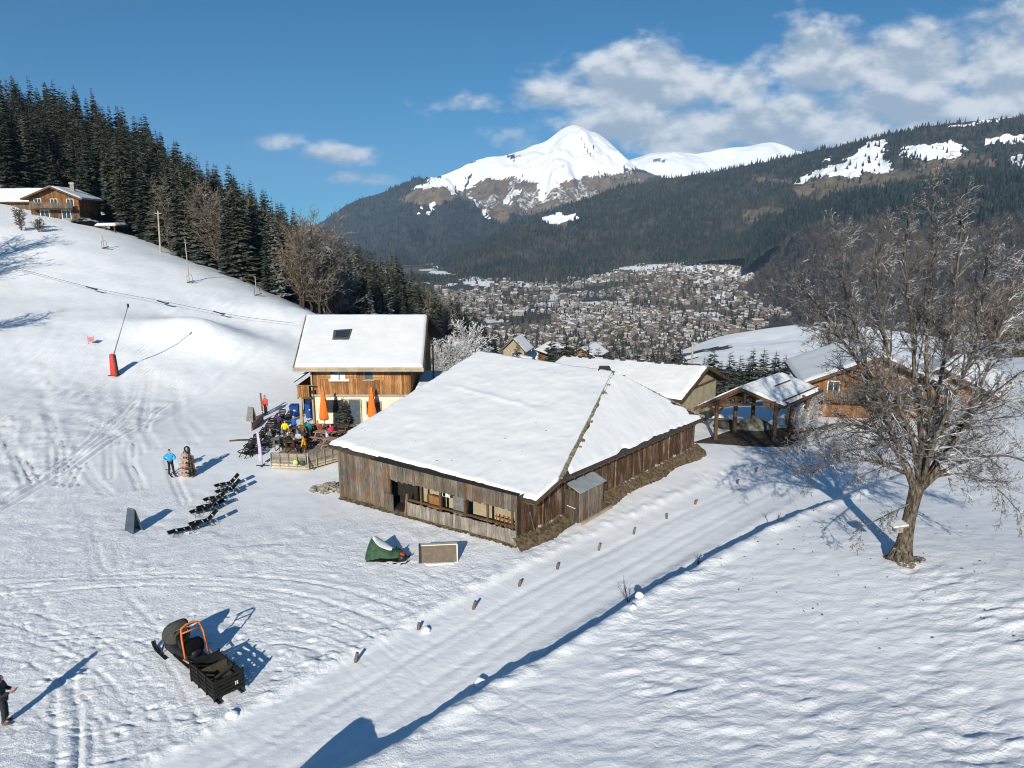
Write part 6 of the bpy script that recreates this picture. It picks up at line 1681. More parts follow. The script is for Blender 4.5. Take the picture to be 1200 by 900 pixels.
    for s in (0, 1):
        b0 = len(V); k_ = Vector(kn[s]); a_ = Vector(an[s]); V += [(*hips[s], .105, .105), (*kn[s], .082), (*(k_ + (a_ - k_) * .85), .075)]; E += [(0, b0), (b0, b0 + 1), (b0 + 1, b0 + 2)]
    skin_obj('trousers', V, E, tm, t)
    for s in (0, 1):
        a_ = an[s]; skin_obj('boot', [(a_[0], a_[1] - .03, .20, .065), (a_[0], a_[1] - .02, .07, .062, .055), (a_[0], a_[1] + .13, .045, .052, .042), (a_[0], a_[1] + .19, .04, .035, .03)], [(0, 1), (1, 2), (2, 3)], fabric(boots), t)
    if hood: skin_obj('hood', [(hx, hy - .025, hz + .02, .10, .10), (hx, hy - .02, hz + .13, .122, .125), (hx, hy - .01, hz + .235, .085, .095)], [(0, 1), (1, 2)], jm, t)
    else: skin_obj('hat', [(hx, hy - .012, hz + .165, .098, .104), (hx, hy - .01, hz + .235, .078, .08), (hx, hy - .01, hz + .275, .035, .035)], [(0, 1), (1, 2)], fabric(hat), t)
    b = MB()
    for s in (-1, 1): b.lathe([(.004, -.012), (.011, 0), (.004, .012)], (hx + s * .034, hy + .093, hz + .165), 6)
    b.build('eyes', M['black'], t, origin=(0, 0, 0))
    if glove:
        for s in (0, 1):
            d = (Vector(wr[s]) - Vector(el[s])).normalized(); w_ = Vector(wr[s]); skin_obj('glove', [(*(w_ - d * .02), .05), (*(w_ + d * .09), .055, .035), (*(w_ + d * .16), .04, .028)], [(0, 1), (1, 2)], fabric(glove), t)
    return t
def ski_pair(loc, yaw, label, col=(.05, .05, .06), group=None, length=1.65):
    t = thing('pair_of_skis', loc, label, 'skis', group, rotz=yaw)
    for s in (-1, 1):
        b = MB(); x = s * .12
        prof = [(-length * .45, .03), (length * .42, .03), (length * .49, .06), (length * .55, .14)]
        for (y0, z0), (y1, z1) in zip(prof[:-1], prof[1:]): b.beam((x, y0, z0), (x, y1, z1), .085, .02)
        b.box((x, -.02, .06), (.07, .32, .05)); b.build('ski', fabric(col), t, origin=(0, 0, 0))
    return t
def at(px, py): return gp(px, py)
p = at(7, 848)
person('person in dark hooded coat and brown boots holding a phone at the lower left', p, R(-72), (.035, .038, .045), (.022, .024, .03), (.03, .03, .03), hood=True, boots=(.13, .085, .05), scale=1.03, hem=.72,
       arms=[((-.26, .06, 1.12), (-.10, .30, 1.14)), ((.26, .06, 1.12), (.10, .30, 1.14))])
ph = thing('phone', p + Vector((.40, .14, 1.18)), 'small dark phone held in both hands by the person at the lower left', 'phone', rotz=R(-72))
b = MB(); b.box((0, 0, 0), (.20, .10, .012), M=Matrix.Rotation(R(35), 3, 'X')); b.build('case', M['black'], ph, origin=(0, 0, 0)); b = MB(); b.box((0, -.001, .008), (.18, .085, .004), M=Matrix.Rotation(R(35), 3, 'X')); b.build('screen', M['glass'], ph, origin=(0, 0, 0))
p = at(201, 556)
person('skier in bright blue jacket and black trousers with hands on hips, seen from behind', p, R(12), (.02, .27, .62), (.012, .013, .018), (.012, .012, .012), scale=.99,
       arms=[((-.40, -.05, 1.20), (-.21, .06, 1.02)), ((.38, -.05, 1.18), (.20, .06, 1.0))], legs=([(-.11, .04, .50), (.13, .02, .50)], [(-.13, .0, .09), (.17, -.02, .09)]))
ski_pair(p + Vector((0, 0, .0)), R(38), 'pair of dark skis under the boots of the blue skier')
p = at(312, 486)
person('skier in red jacket and dark trousers carrying skis beside the grey sandwich board', p, R(150), (.52, .07, .045), (.012, .012, .014), (.10, .03, .03), scale=.98)
sp = thing('carried_skis', p + Vector((-.34, .02, .3)), 'upright skis held by the skier in the red jacket', 'skis')
for k in range(2):
    b = MB(); b.beam((k * .07, 0, 0), (k * .07 - .1, .1, 1.62), .08, .02, up=(0, 1, 0)); b.build('ski', fabric((.16, .05, .06)), sp, origin=(0, 0, 0))

# ------------------------------------------------------------------ boards, rack, loungers on the piste edge
def a_board(label, px, py, w, h, yaw, mat, patch=None, name='sandwich_board'):
    t = thing(name, at(px, py), label, 'sign', rotz=yaw)
    for s in (-1, 1):
        b = MB(); sp_ = .30; b.box8([(-w / 2, s * sp_, 0), (w / 2, s * sp_, 0), (w / 2, s * (sp_ - .03), 0), (-w / 2, s * (sp_ - .03), 0), (-w * .40, s * .035, h), (w * .40, s * .035, h), (w * .40, s * .008, h), (-w * .40, s * .008, h)])
        o = b.build('panel', mat, t, origin=(0, 0, 0))
        if s < 0:
            b = MB()
            for q in (-1, 1): b.beam((q * w * .47, s * sp_ - .012, .0), (q * w * .385, s * .035 - .012, h), .04, .02, up=(1, 0, 0))
            b.beam((-w * .38, s * .045 - .01, h - .03), (w * .38, s * .045 - .01, h - .03), .04, .05); b.build('edge_strip', M['steel'], o)
            if patch:
                z0, z1, wd = patch
                f = lambda z: s * (sp_ + (.035 - sp_) * z / h) - .006
                b = MB(); b.box8([(-wd, f(z0) , z0), (wd, f(z0), z0), (wd, f(z0) + .004, z0), (-wd, f(z0) + .004, z0), (-wd, f(z1), z1), (wd, f(z1), z1), (wd, f(z1) + .004, z1), (-wd, f(z1) + .004, z1)]); b.build('notice', M['white'], o)
    b = MB(); b.box((0, 0, h + .02), (w * .7, .07, .05)); b.build('hinge_bar', M['steel'], t, origin=(0, 0, 0))
a_board('slate-blue sandwich board standing alone on the piste left of the loungers', 157, 622, .78, 1.25, R(-28), M['slate'], (1.02, 1.14, .10))
a_board('grey sandwich board with a white notice beside the skier in red', 295, 493, .70, 1.15, R(-20), M['grey_board'], (.5, 1.0, .16))
# slatted wooden rack trimmed with greenery
p = at(218, 560)
t = thing('slatted_rack', p + Vector((0, .3, 0)), 'faded wooden slat rack with dark evergreen behind it beside the blue skier', 'rack', rotz=R(-18))
b = MB(); rk = random.Random(2)
for k in range(5):
    z = .12 + .33 * k; w = 1.05 - .10 * k
    b.beam((-w / 2 - .05, -.22 + .05 * k, z), (w / 2 - .25, -.18 + .05 * k, z + rk.uniform(-.03, .06)), .05, .20, tint=rk.uniform(.8, 1.2))
for x in (-.38, -.08, .22): b.beam((x, -.16, 0), (x * .55, .06, 1.7), .09, .05, up=(1, 0, 0), tint=rk.uniform(.7, 1.1))
b.build('slats', M['pink'], t, origin=(0, 0, 0))
b = MB(); b.beam((.25, .25, 0), (.15, .06, 2.05), .08, .08, up=(1, 0, 0)); b.beam((.45, -.05, 0), (.2, .06, 2.0), .08, .08, up=(1, 0, 0)); b.beam((-.2, .3, 0), (.1, .08, 1.9), .08, .08, up=(1, 0, 0))
b.box((.12, .12, .75), (.75, .04, 1.4)); b.build('frame', M['wood_beam'], t, origin=(0, 0, 0))
V, T = spruce_arrays(900, 1.8, .46, 16); np_mesh('evergreen', V + np.array([.28, .02, .1]), np.arange(len(V)).reshape(-1, 3), M['needles_dark'], parent=t, tint={'tint': T})
b = MB()
for k in range(16):
    a0, a1 = 2 * math.pi * k / 16, 2 * math.pi * (k + 1) / 16; b.beam((.12 + .2 * math.cos(a0), .02, 1.86 + .2 * math.sin(a0)), (.12 + .2 * math.cos(a1), .02, 1.86 + .2 * math.sin(a1)), .07, .08, up=(0, 1, 0))
b.build('wreath', M['needles_dark'], t, origin=(0, 0, 0))

def lounger(label, pf, ph_, flat=False):
    d = ph_ - pf; d.z = 0; yaw = math.atan2(d.y, d.x); c = (pf + ph_) / 2; c.z = gz(c.x, c.y)
    t = thing('sun_lounger', c, label, 'sun lounger', 'black sun loungers on the snow', rotz=yaw)
    prof = [(-.95, .33), (-.6, .37), (-.25, .36), (.05, .34), (.25, .42), (.50, .63), (.74, .86)] if not flat else [(-.95, .30), (-.5, .33), (-.1, .30), (.2, .30), (.5, .36), (.95, .50)]
    P = catmull(np.array([(x, 0, z) for x, z in prof]), 4); W_ = .52
    for s in (-1, 1):
        b = MB(); b.tube([(x, s * W_ / 2, z) for x, _, z in P], .028, 7); b.build('side_rail', M['black'], t, origin=(0, 0, 0), smooth=True)
    n = len(P); V = [(P[i][0], -W_ / 2 + W_ * j / 4, P[i][2] - .03 * math.sin(math.pi * j / 4)) for i in range(n) for j in range(5)]
    V += [(x, y, z - .012) for x, y, z in V]
    F = [(i * 5 + j, (i + 1) * 5 + j, (i + 1) * 5 + j + 1, i * 5 + j + 1) for i in range(n - 1) if i % 5 != 4 for j in range(4)]; F += [tuple(q + n * 5 for q in f[::-1]) for f in F]
    np_mesh('sling', V, F, M['rubber'], parent=t, smooth=True)
    for x0, x1, z0 in ((-.72, -.50, .31), (.20, .42, .33)):
        for s in (-1, 1):
            b = MB(); b.tube([(x0 + .1, s * W_ / 2, z0), (x0 - .02, s * W_ / 2, .02), (x1 + .12, s * W_ / 2, .02), (x1 - .02, s * W_ / 2, z0)], .024, 6); b.build('leg', M['black'], t, origin=(0, 0, 0))
    for q in (P[-1], P[0]): b = MB(); b.tube([(q[0], -W_ / 2, q[2]), (q[0], W_ / 2, q[2])], .024, 6); b.build('cross_bar', M['black'], t, origin=(0, 0, 0))
    return t
ldir = Vector((math.cos(R(38)), math.sin(R(38)), 0))
for lab, px, py, fl in (('black lounger foremost in the group with a nearly flat back', 197, 629, True), ('black lounger just right of the foremost one with its back raised', 222, 620, False),
                        ('black lounger in the middle left of the group, back raised', 223, 606, False), ('black lounger right behind the middle left one with a lower back', 231, 600, True),
                        ('black lounger in the middle of the group nearest the faded slat rack', 239, 592, False), ('black lounger second from the back with its back raised', 253, 582, False), ('black lounger furthest back in the group', 252, 575, False)):
    pf = at(px, py); lounger(lab, pf, pf + ldir * 1.7, fl).scale = (.88, .88, .92)

# ------------------------------------------------------------------ snowmobile with cargo sledge
ps, pe = at(219, 772), at(262, 810)
fwd = ps - pe; fwd.z = 0; yaw = math.atan2(-fwd.x, fwd.y)
sm = thing('snowmobile', ps + Vector((0, 0, -.03)), 'dark snowmobile with grey front cover and orange tow frame beside its own shadow', 'snowmobile', rotz=yaw)
def loft(mb, secs, n=16, tint=1.0):
    """secs: (y, half width, z bottom, z top, power)"""
    vs = []
    for y, w, z0, z1 in secs:
        for k in range(n):
            an = 2 * math.pi * k / n; c, s = math.cos(an), math.sin(an)
            vs.append((w * math.copysign(abs(c) ** .6, c), y, (z0 + z1) / 2 + (z1 - z0) / 2 * math.copysign(abs(s) ** .6, s)))
    fs = [(i * n + k, i * n + (k + 1) % n, (i + 1) * n + (k + 1) % n, (i + 1) * n + k) for i in range(len(secs) - 1) for k in range(n)]
    fs += [tuple(range(n))[::-1], tuple(range((len(secs) - 1) * n, len(secs) * n))]
    mb.add(vs, fs, tint)
O0 = (0, 0, 0)
b = MB(); loft(b, [(-1.15, .22, .22, .46), (-.9, .30, .15, .58), (-.2, .34, .14, .60), (.4, .42, .16, .66), (.9, .44, .2, .66), (1.25, .34, .24, .54), (1.4, .16, .30, .44)]); b.build('body', M['black'], sm, origin=O0, smooth=True)
b = MB(); loft(b, [(.30, .26, .50, 1.02), (.42, .40, .46, 1.34), (.62, .46, .42, 1.40), (.85, .47, .40, 1.22), (1.1, .42, .38, .92), (1.32, .28, .38, .66), (1.42, .12, .42, .54)]); b.build('front_cover', M['cover'], sm, origin=O0, smooth=True)
b = MB(); loft(b, [(-1.0, .20, .52, .80), (-.75, .25, .50, .88), (-.35, .24, .50, .80), (.0, .24, .50, .84), (.30, .22, .52, .98)]); b.build('seat', M['black'], sm, origin=O0, smooth=True)
b = MB(); loft(b, [(-.98, .27, .62, 1.05), (-.85, .35, .58, 1.18), (-.62, .35, .60, 1.16), (-.48, .26, .64, 1.0)]); b.build('black_bag', M['rubber'], sm, origin=O0, smooth=True)
b = MB(); loft(b, [(-1.55, .20, .06, .22), (-1.45, .23, .0, .32), (-.6, .23, -.02, .30), (.2, .23, .0, .28)]); b.build('track', M['rubber'], sm, origin=O0, smooth=True)
for s in (-1, 1):
    b = MB(); pr = [(.55, .03), (1.25, .02), (1.5, .06), (1.68, .18), (1.74, .30)]
    for (y0, z0), (y1, z1) in zip(pr[:-1], pr[1:]): b.beam((s * .52, y0, z0), (s * .52, y1, z1), .16, .03)
    b.tube([(s * .40, 1.0, .42), (s * .52, 1.05, .05)], .035, 6); b.tube([(s * .52, 1.72, .30), (s * .52, 1.55, .36), (s * .52, 1.3, .06)], .015, 6); b.build('ski', M['black'], sm, origin=O0)
b = MB(); b.tube([(-.40, .22, 1.12), (-.2, .30, 1.16), (.2, .30, 1.16), (.40, .22, 1.12)], .02, 7); b.build('handlebar', M['steel'], sm, origin=O0)
b = MB(); b.tube([(-.42, -.95, .55), (-.40, -.75, 1.35), (-.34, -.62, 1.66), (-.15, -.58, 1.76), (.15, -.58, 1.76), (.34, -.62, 1.66), (.40, -.75, 1.35), (.42, -.95, .55)], .034, 8)
b.tube([(-.37, -.68, 1.52), (.37, -.68, 1.52)], .03, 7); b.tube([(-.30, -.58, 1.70), (-.22, -.40, 1.60), (.22, -.40, 1.60), (.30, -.58, 1.70)], .028, 7); b.build('orange_hoop', M['orange'], sm, origin=O0, smooth=True)
b = MB(); b.tube([(-.48, -.92, .62), (-.44, -1.28, .62), (-.3, -1.36, .62), (.3, -1.36, .62), (.44, -1.28, .62), (.48, -.92, .62)], .03, 8); b.build('rear_bumper', m_plain('salmon_paint', (.55, .25, .18), .5, .1), sm, origin=O0, smooth=True)
b = MB(); b.box((.1, -.42, 1.0), (.12, .03, .05)); b.box((.27, .33, .98), (.02, .1, .06)); b.build('orange_badge', M['orange'], sm, origin=O0)
for s in (-1, 1): b = MB(); b.box((s * .36, -.5, .34), (.16, 1.3, .04)); b.build('footrest', M['black'], sm, origin=O0)
cs = thing('cargo_sledge', pe + Vector((0, .0, -.02)) + fwd.normalized() * .42, 'black slatted cargo sledge hitched behind the dark snowmobile', 'sledge', rotz=yaw)
Lg, Wg, Hg = 1.75, 1.02, .78
b = MB()
for s in (-1, 1):
    for z in (.30, .46, .62, .78): b.box((s * Wg / 2, 0, z), (.03, Lg, .10), tint=random.Random(z * 10 + s).uniform(.7, 1.3))
    for y in (-Lg / 2, -.3, .3, Lg / 2): b.box((s * (Wg / 2 + .03), y, .5), (.05, .06, .80))
b.build('side_slats', M['wood_black'], cs, origin=O0)
b = MB()
for z in (.26, .40, .54, .68, .82): b.box((0, -Lg / 2 - .04, z), (Wg + .06, .03, .10), M=Matrix.Rotation(R(2 * math.sin(z * 30)), 3, 'Y'))
b.build('tailgate', M['wood_black'], cs, origin=O0)
b = MB(); b.box((.22, -Lg / 2 - .062, .46), (.02, .012, .11)); b.box((.30, -Lg / 2 - .062, .46), (.02, .012, .11)); b.box((.26, -Lg / 2 - .062, .46), (.06, .012, .02)); b.box((.26, -Lg / 2 - .062, .53), (.11, .012, .02)); b.build('white_mark', M['white'], cs, origin=O0)
b = MB()
for z in (.28, .44, .60, .76): b.box((0, Lg / 2 + .02, z), (Wg, .03, .13))
b.build('front_board', M['wood_black'], cs, origin=O0)
brd = m_wood('dark_olive_board', (.035, .03, .02), (.085, .075, .05))
b = MB(); b.box((0, .10, .60), (Wg - .1, .04, .52), M=Matrix.Rotation(R(-12), 3, 'X')); b.build('divider', brd, cs, origin=O0)
b = MB(); b.box((0, 0, .20), (Wg, Lg, .04)); b.build('floor', M['wood_black'], cs, origin=O0)
b = MB(); b.box((.05, -.32, .42), (.6, .22, .36), M=Matrix.Rotation(R(20), 3, 'X')); b.beam((-.35, -.5, .70), (.42, -.32, .80), .10, .05); b.build('load', brd, cs, origin=O0)
for s in (-1, 1):
    b = MB(); pr = [(-1.0, .04), (.85, .04), (1.08, .10), (1.2, .25)]
    for (y0, z0), (y1, z1) in zip(pr[:-1], pr[1:]): b.beam((s * .42, y0, z0), (s * .42, y1, z1), .10, .05)
    for y in (-.6, .5): b.beam((s * .42, y, .05), (s * .42, y, .2), .06, .06, up=(1, 0, 0))
    b.build('runner', M['black'], cs, origin=O0)
b = MB(); b.tube([(-.3, Lg / 2, .22), (0, Lg / 2 + .45, .28), (.3, Lg / 2, .22)], .025, 6); b.build('drawbar', M['steel'], cs, origin=O0)

# ------------------------------------------------------------------ covered snowmobile and brown box by the barn
c0, c1 = at(429, 655), at(482, 656)
d = c1 - c0; d.z = 0; Lc = d.length; yaw = math.atan2(d.y, d.x); c0.z = gz(c0.x, c0.y) - .03
t = thing('covered_snowmobile', c0, 'snowmobile under a green tarpaulin with snow on it, left of the brown box', 'snowmobile', rotz=yaw)
def tarp(mb, secs, n=15, seed=1):
    vs = []; rr = random.Random(seed)
    for x, w, h, z0 in secs:
        for k in range(n):
            f = k / (n - 1) * 2 - 1; y = w * f; zz = h * (1 - abs(f) ** 2.6) + z0 * abs(f) ** 2.6 + rr.uniform(-.025, .025)
            vs.append((x, y, zz))
    mb.add(vs, [(i * n + k, (i + 1) * n + k, (i + 1) * n + k + 1, i * n + k + 1) for i in range(len(secs) - 1) for k in range(n - 1)])
b = MB(); tarp(b, [(.02, .25, .32, .14), (.12, .40, .70, .14), (.26, .42, 1.02, .15), (.36, .42, 1.20, .18), (.46, .42, 1.14, .2), (.60, .42, .98, .24), (.85, .42, .80, .28), (1.15, .42, .64, .30), (1.45, .40, .58, .32), (1.65, .38, .64, .34), (1.80, .30, .56, .36), (1.88, .2, .40, .34)]); b.build('tarpaulin', M['green_tarp'], t, origin=O0, smooth=True)
b = MB(); vs = []
for i, (x, z) in enumerate([(.40, 1.20), (.50, 1.14), (.62, 1.02), (.80, .88), (1.0, .78), (1.22, .66), (1.36, .62)]):
    for k in range(7):
        f = k / 6 * 2 - 1; w = .30 * math.sin(math.pi * (i + .6) / 7.3) + .06; vs.append((x, w * f + .05, z + .075 * (1 - f * f) - .02))
b.add(vs, [(i * 7 + k, (i + 1) * 7 + k, (i + 1) * 7 + k + 1, i * 7 + k + 1) for i in range(6) for k in range(6)]); b.build('snow', M['roof_snow'], t, origin=O0, smooth=True)
b = MB(); b.box((.95, 0, .16), (1.7, .46, .26)); b.box((.6, -.28, .12), (1.0, .08, .16)); b.build('track', M['rubber'], t, origin=O0)
b = MB(); vs = []
b.lathe([(.02, .44), (.20, .36), (.26, .2), (.24, .06), (.05, .0)][::-1], (1.86, -.05, .03), 12); b.build('nose', M['black'], t, origin=O0, smooth=True)
b = MB(); b.box((1.90, -.12, .44), (.22, .16, .10), M=Matrix.Rotation(.5, 3, 'Y')); b.build('red_panel', M['red'], t, origin=O0)
for s in (-1, 1):
    b = MB(); pr = [(1.2, .03), (1.9, .03), (2.1, .08), (2.22, .22)]
    for (x0, z0), (x1, z1) in zip(pr[:-1], pr[1:]): b.beam((x0, s * .38, z0), (x1, s * .38, z1), .13, .03)
    b.build('ski', M['black'], t, origin=O0)
b = MB(); b.tube([(1.56, .0, .6), (1.60, -.05, .82), (1.62, -.28, .80)], .025, 6); b.build('handlebar', M['black'], t, origin=O0)
q0, q1 = at(493, 660), at(536, 659); d = q1 - q0; d.z = 0; Lq = d.length; yaw = math.atan2(d.y, d.x); q0.z = gz(q0.x, q0.y) - .05
t = thing('brown_box', q0, 'flat brown box with a pale rim tipped on its side in front of the barn', 'box', rotz=yaw)
Hq = .92; dq = .34; tilt = Matrix.Rotation(R(-9), 3, 'X')
def tb_(mb, c, s, **k): mb.box(tuple(tilt @ Vector(c)), s, M=tilt, **k)
b = MB(); tb_(b, (Lq / 2, 0, Hq / 2), (Lq - .08, .05, Hq - .08)); b.build('panel', M['brownbox'], t, origin=O0)
b = MB(); tb_(b, (Lq / 2, dq / 2 - .02, Hq), (Lq, dq, .05)); tb_(b, (Lq / 2, dq / 2 - .02, .02), (Lq, dq, .05)); tb_(b, (Lq, dq / 2 - .02, Hq / 2), (.06, dq, Hq)); b.build('rim', M['plaster_pale'], t, origin=O0)
b = MB(); tb_(b, (-.02, dq / 2 - .02, Hq / 2), (.13, dq + .04, Hq + .04)); b.build('dark_end', M['black'], t, origin=O0)
b = MB(); b.box((Lq / 2 + .05, -.10, .02), (Lq * .75, .14, .07)); b.build('snow_strip', M['roof_snow'], t, origin=O0)

# ------------------------------------------------------------------ terrace
D1, D2, D3, D4, D5 = at(319, 549), at(361, 552), at(399, 541), at(418, 500), at(352, 497)
dz_ = max(p.z for p in (D1, D2, D3, D4, D5)) + .06
t = thing('wooden_deck', (D2.x, D2.y, 0), 'weathered wooden terrace deck in front of the restaurant', 'deck')
b = MB(); rk = random.Random(1)
def inside(p, poly):
    return bool(in_poly(np.array([p[0]]), np.array([p[1]]), poly)[0])
poly = [(p.x, p.y) for p in (D1, D2, D3, D4, D5)]
ex = (D2 - D1).normalized(); ey = Vector((-ex.y, ex.x, 0))
for i in range(0, 75):
    y = i * .15; xs_ = [x for x in np.arange(-3, 9, .1) if inside(D1 + ex * x + ey * (y + .07), poly)]
    if len(xs_) > 3: a, c = D1 + ex * xs_[0] + ey * (y + .07), D1 + ex * xs_[-1] + ey * (y + .07); a.z = c.z = dz_ - .03; b.beam(a, c, .135, .05, tint=rk.uniform(.7, 1.25))
b.build('boards', M['wood_deck'], t)
b = MB()
for p, q in ((D1, D2), (D2, D3)):
    for z in (.06, -.12): b.beam((p.x, p.y - .05, dz_ + z), (q.x, q.y - .05, dz_ + z), .07, .13, tint=1.3)
b.build('edge_beam', M['wood_trim'], t)
def fence(label, p, q, h, seed, brace=False):
    t = thing('deck_fence', ((p.x + q.x) / 2, (p.y + q.y) / 2, dz_), label, 'fence')
    b = MB(); n = 6
    for k in range(n): z = dz_ + .12 + (h - .12) * (k + .5) / n; b.beam((p.x, p.y - .03, z), (q.x, q.y - .03, z), .03, (h - .12) / n - .012, tint=random.Random(seed + k).uniform(.75, 1.25))
    b.build('boards', M['wood_deck'], t)
    m = 4
    for k in range(m + 1):
        c = lerp(p, q, k / m); b = MB(); b.beam((c.x, c.y - .08, dz_ - .1), (c.x, c.y - .08, dz_ + h + .04), .09, .07, up=(1, 0, 0)); b.build('post', M['wood_pale'], t)
    b = MB(); b.beam((p.x, p.y - .03, dz_ + h + .03), (q.x, q.y - .03, dz_ + h + .03), .12, .05); b.build('top_rail', M['wood_deck'], t)
    if brace: b = MB(); b.beam((p.x + .1, p.y - .5, dz_ - .05), (p.x - .05, p.y - .1, dz_ + h), .09, .07, up=(1, 0, 0)); b.build('brace', M['wood_trim'], t)
fence('front fence panel of horizontal boards at the terrace edge, left of the corner', D1, D2 - ex * .1, .82, 1)
fence('angled fence panel of horizontal boards running from the terrace corner to the barn', D2 + ex * .1, D3, .92, 20, True)
# parasols
def parasol(label, px, py, top):
    p = at(px, py); p.z = dz_; p2 = at_Y(px, top, p.y); h = p2.z - p.z
    t = thing('closed_parasol', p, label, 'parasol')
    b = MB(); n = 20; vs = []; prof = [(.03, 1.0), (.07, .985), (.10, .93), (.16, .80), (.24, .62), (.31, .42), (.34, .30), (.30, .25), (.12, .245)]
    for r_, f in prof:
        for k in range(n): an = 2 * math.pi * k / n; rr_ = r_ * (1 + .16 * math.cos(an * 5 + f * 4)); vs.append((rr_ * math.cos(an), rr_ * math.sin(an), f * h))
    b.add(vs, [(i * n + k, i * n + (k + 1) % n, (i + 1) * n + (k + 1) % n, (i + 1) * n + k)[::-1] for i in range(len(prof) - 1) for k in range(n)]); b.build('canopy', M['orange_cloth'], t, origin=O0, smooth=True)
    b = MB(); b.tube([(0, 0, 0), (0, 0, h + .06)], .03, 8); b.build('pole', M['steel'], t, origin=O0)
    b = MB(); b.tube([(0, 0, h * .44), (0, 0, h * .47)], .32, 12); b.build('strap', M['orange_cloth'], t, origin=O0)
    b = MB(); b.lathe([(.34, 0), (.34, .07), (.08, .10), (.07, .3)], (0, 0, 0), 16); b.build('base', M['black'], t, origin=O0)
parasol('closed orange parasol at the left corner of the restaurant front', 381, 506, 454)
parasol('closed orange parasol partly hidden behind the big barn roof', 437, 503, 453)
# potted fir at the window
o = tree_copy(protos[3]); p = at_Y(402, 497, RY - .7); p.z = .1; o.location = p; o.scale = (.30, .30, .125); o['label'] = 'small dark fir standing before the ground floor window of the restaurant'
if 'group' in o: del o['group']
o.name = 'small_fir'
def bin_(label, px, py, h, w, yo=0):
    p = at(px, py); t = thing('blue_bin', p, label, 'bin')
    b = MB(); b.box8([(-w * .42, -w * .4, .1), (w * .42, -w * .4, .1), (w * .42, w * .4, .1), (-w * .42, w * .4, .1), (-w / 2, -w / 2, h), (w / 2, -w / 2, h), (w / 2, w / 2, h), (-w / 2, w / 2, h)]); b.build('bin_body', M['blue'], t, origin=O0)
    b = MB(); b.slab((-w * .53, -w * .54, h + .05), (w * .53, -w * .54, h + .05), (w * .53, w * .5, h + .12), (-w * .53, w * .5, h + .12), .05); b.build('lid', M['blue'], t, origin=O0)
    b = MB(); b.box((w * .1, -w * .5, h * .66), (.16, .02, .10)); b.build('sticker', M['white'], t, origin=O0)
    for s in (-1, 1): b = MB(); b.lathe([(.10, -.03), (.10, .03)], (s * w * .35, w * .4, .1), 10); b.build('wheel', M['rubber'], t, origin=O0)
bin_('blue bin left of the balcony post', 346, 488, .95, .75)
bin_('blue bin in the shade under the balcony, right of the post', 364, 490, 1.25, .72)
# tables and benches
def table(label, px, py, yaw, mat, benches=True):
    p = at(px, py); p.z = max(p.z, dz_ if inside(p, poly) else p.z); t = thing('picnic_table', p, label, 'table', rotz=yaw)
    b = MB()
    for k in range(5): b.box((0, -.32 + .16 * k, .74), (1.7, .145, .04), tint=random.Random(k).uniform(.8, 1.2))
    b.build('table_top', mat, t, origin=O0)
    for s in (-1, 1):
        b = MB(); b.box((0, s * .70, .45), (1.7, .26, .04)); b.build('bench', mat, t, origin=O0)
        b = MB(); b.beam((s * .65, -.72, 0), (s * .65, -.25, .72), .06, .09, up=(1, 0, 0)); b.beam((s * .65, .72, 0), (s * .65, .25, .72), .06, .09, up=(1, 0, 0)); b.beam((s * .65, -.8, .41), (s * .65, .8, .41), .06, .09); b.build('trestle', mat, t, origin=O0)
table('brown picnic table with seated guests at the front of the terrace', 347, 531, R(12), M['wood_brown'])
table('picnic table between the yellow jacket and the restaurant', 352, 513, R(8), M['wood_beam'])
table('reddish slatted picnic table beside the guest in pink', 382, 520, R(-20), M['pink'])
table('reddish picnic table nearest the barn eave', 392, 530, R(-25), M['pink'])
table('grey picnic table under the orange parasol', 378, 511, R(0), M['wood_grey'])
table('brown picnic table with a rust-red guest, nearest the restaurant door', 398, 512, R(-8), M['wood_brown'])
table('snow-dusted picnic table left of the yellow jacket', 331, 524, R(30), M['wood_pale'])
# dark deck chairs in a row left of the terrace
def dchair(p, yaw, label, snow=False):
    t = thing('deck_chair', p, label, 'chair', 'dark deck chairs left of the terrace', rotz=yaw)
    b = MB()
    for s in (-1, 1): b.beam((s * .30, .35, .05), (s * .30, -.42, .80), .05, .04, up=(1, 0, 0)); b.beam((s * .30, -.35, .03), (s * .30, .40, .48), .05, .04, up=(1, 0, 0)); b.beam((s * .33, -.2, .55), (s * .33, .38, .50), .08, .03)
    b.build('frame', M['wood_black'], t, origin=O0)
    b = MB()
    for k in range(5): b.beam((-.29, .34 - .16 * k * .8, .40 - .028 * k), (.29, .34 - .16 * k * .8, .40 - .028 * k), .11, .025, tint=1 + .1 * (k % 2))
    b.build('seat', M['wood_black'], t, origin=O0)
    b = MB()
    for k in range(5): b.beam((-.29, -.14 - .07 * k, .38 + .12 * k), (.29, -.14 - .07 * k, .38 + .12 * k), .03, .10, up=(0, 0, 1))
    b.build('backrest', M['wood_black'], t, origin=O0)
    if snow: b = MB(); b.box((0, .1, .43), (.5, .4, .06)); b.build('snow', M['roof_snow'], t, origin=O0)
for k, (px, py, sn) in enumerate([(288, 536, 0), (294, 529, 0), (301, 524, 1), (306, 516, 0), (313, 511, 0), (318, 504, 1), (323, 498, 0), (329, 493, 1), (300, 535, 0), (310, 526, 0), (317, 519, 0), (324, 512, 0), (337, 495, 0)]):
    dchair(at(px, py), R(150 + 17 * (k % 3)), 'dark slatted deck chair standing in the row on the snow left of the terrace', sn)
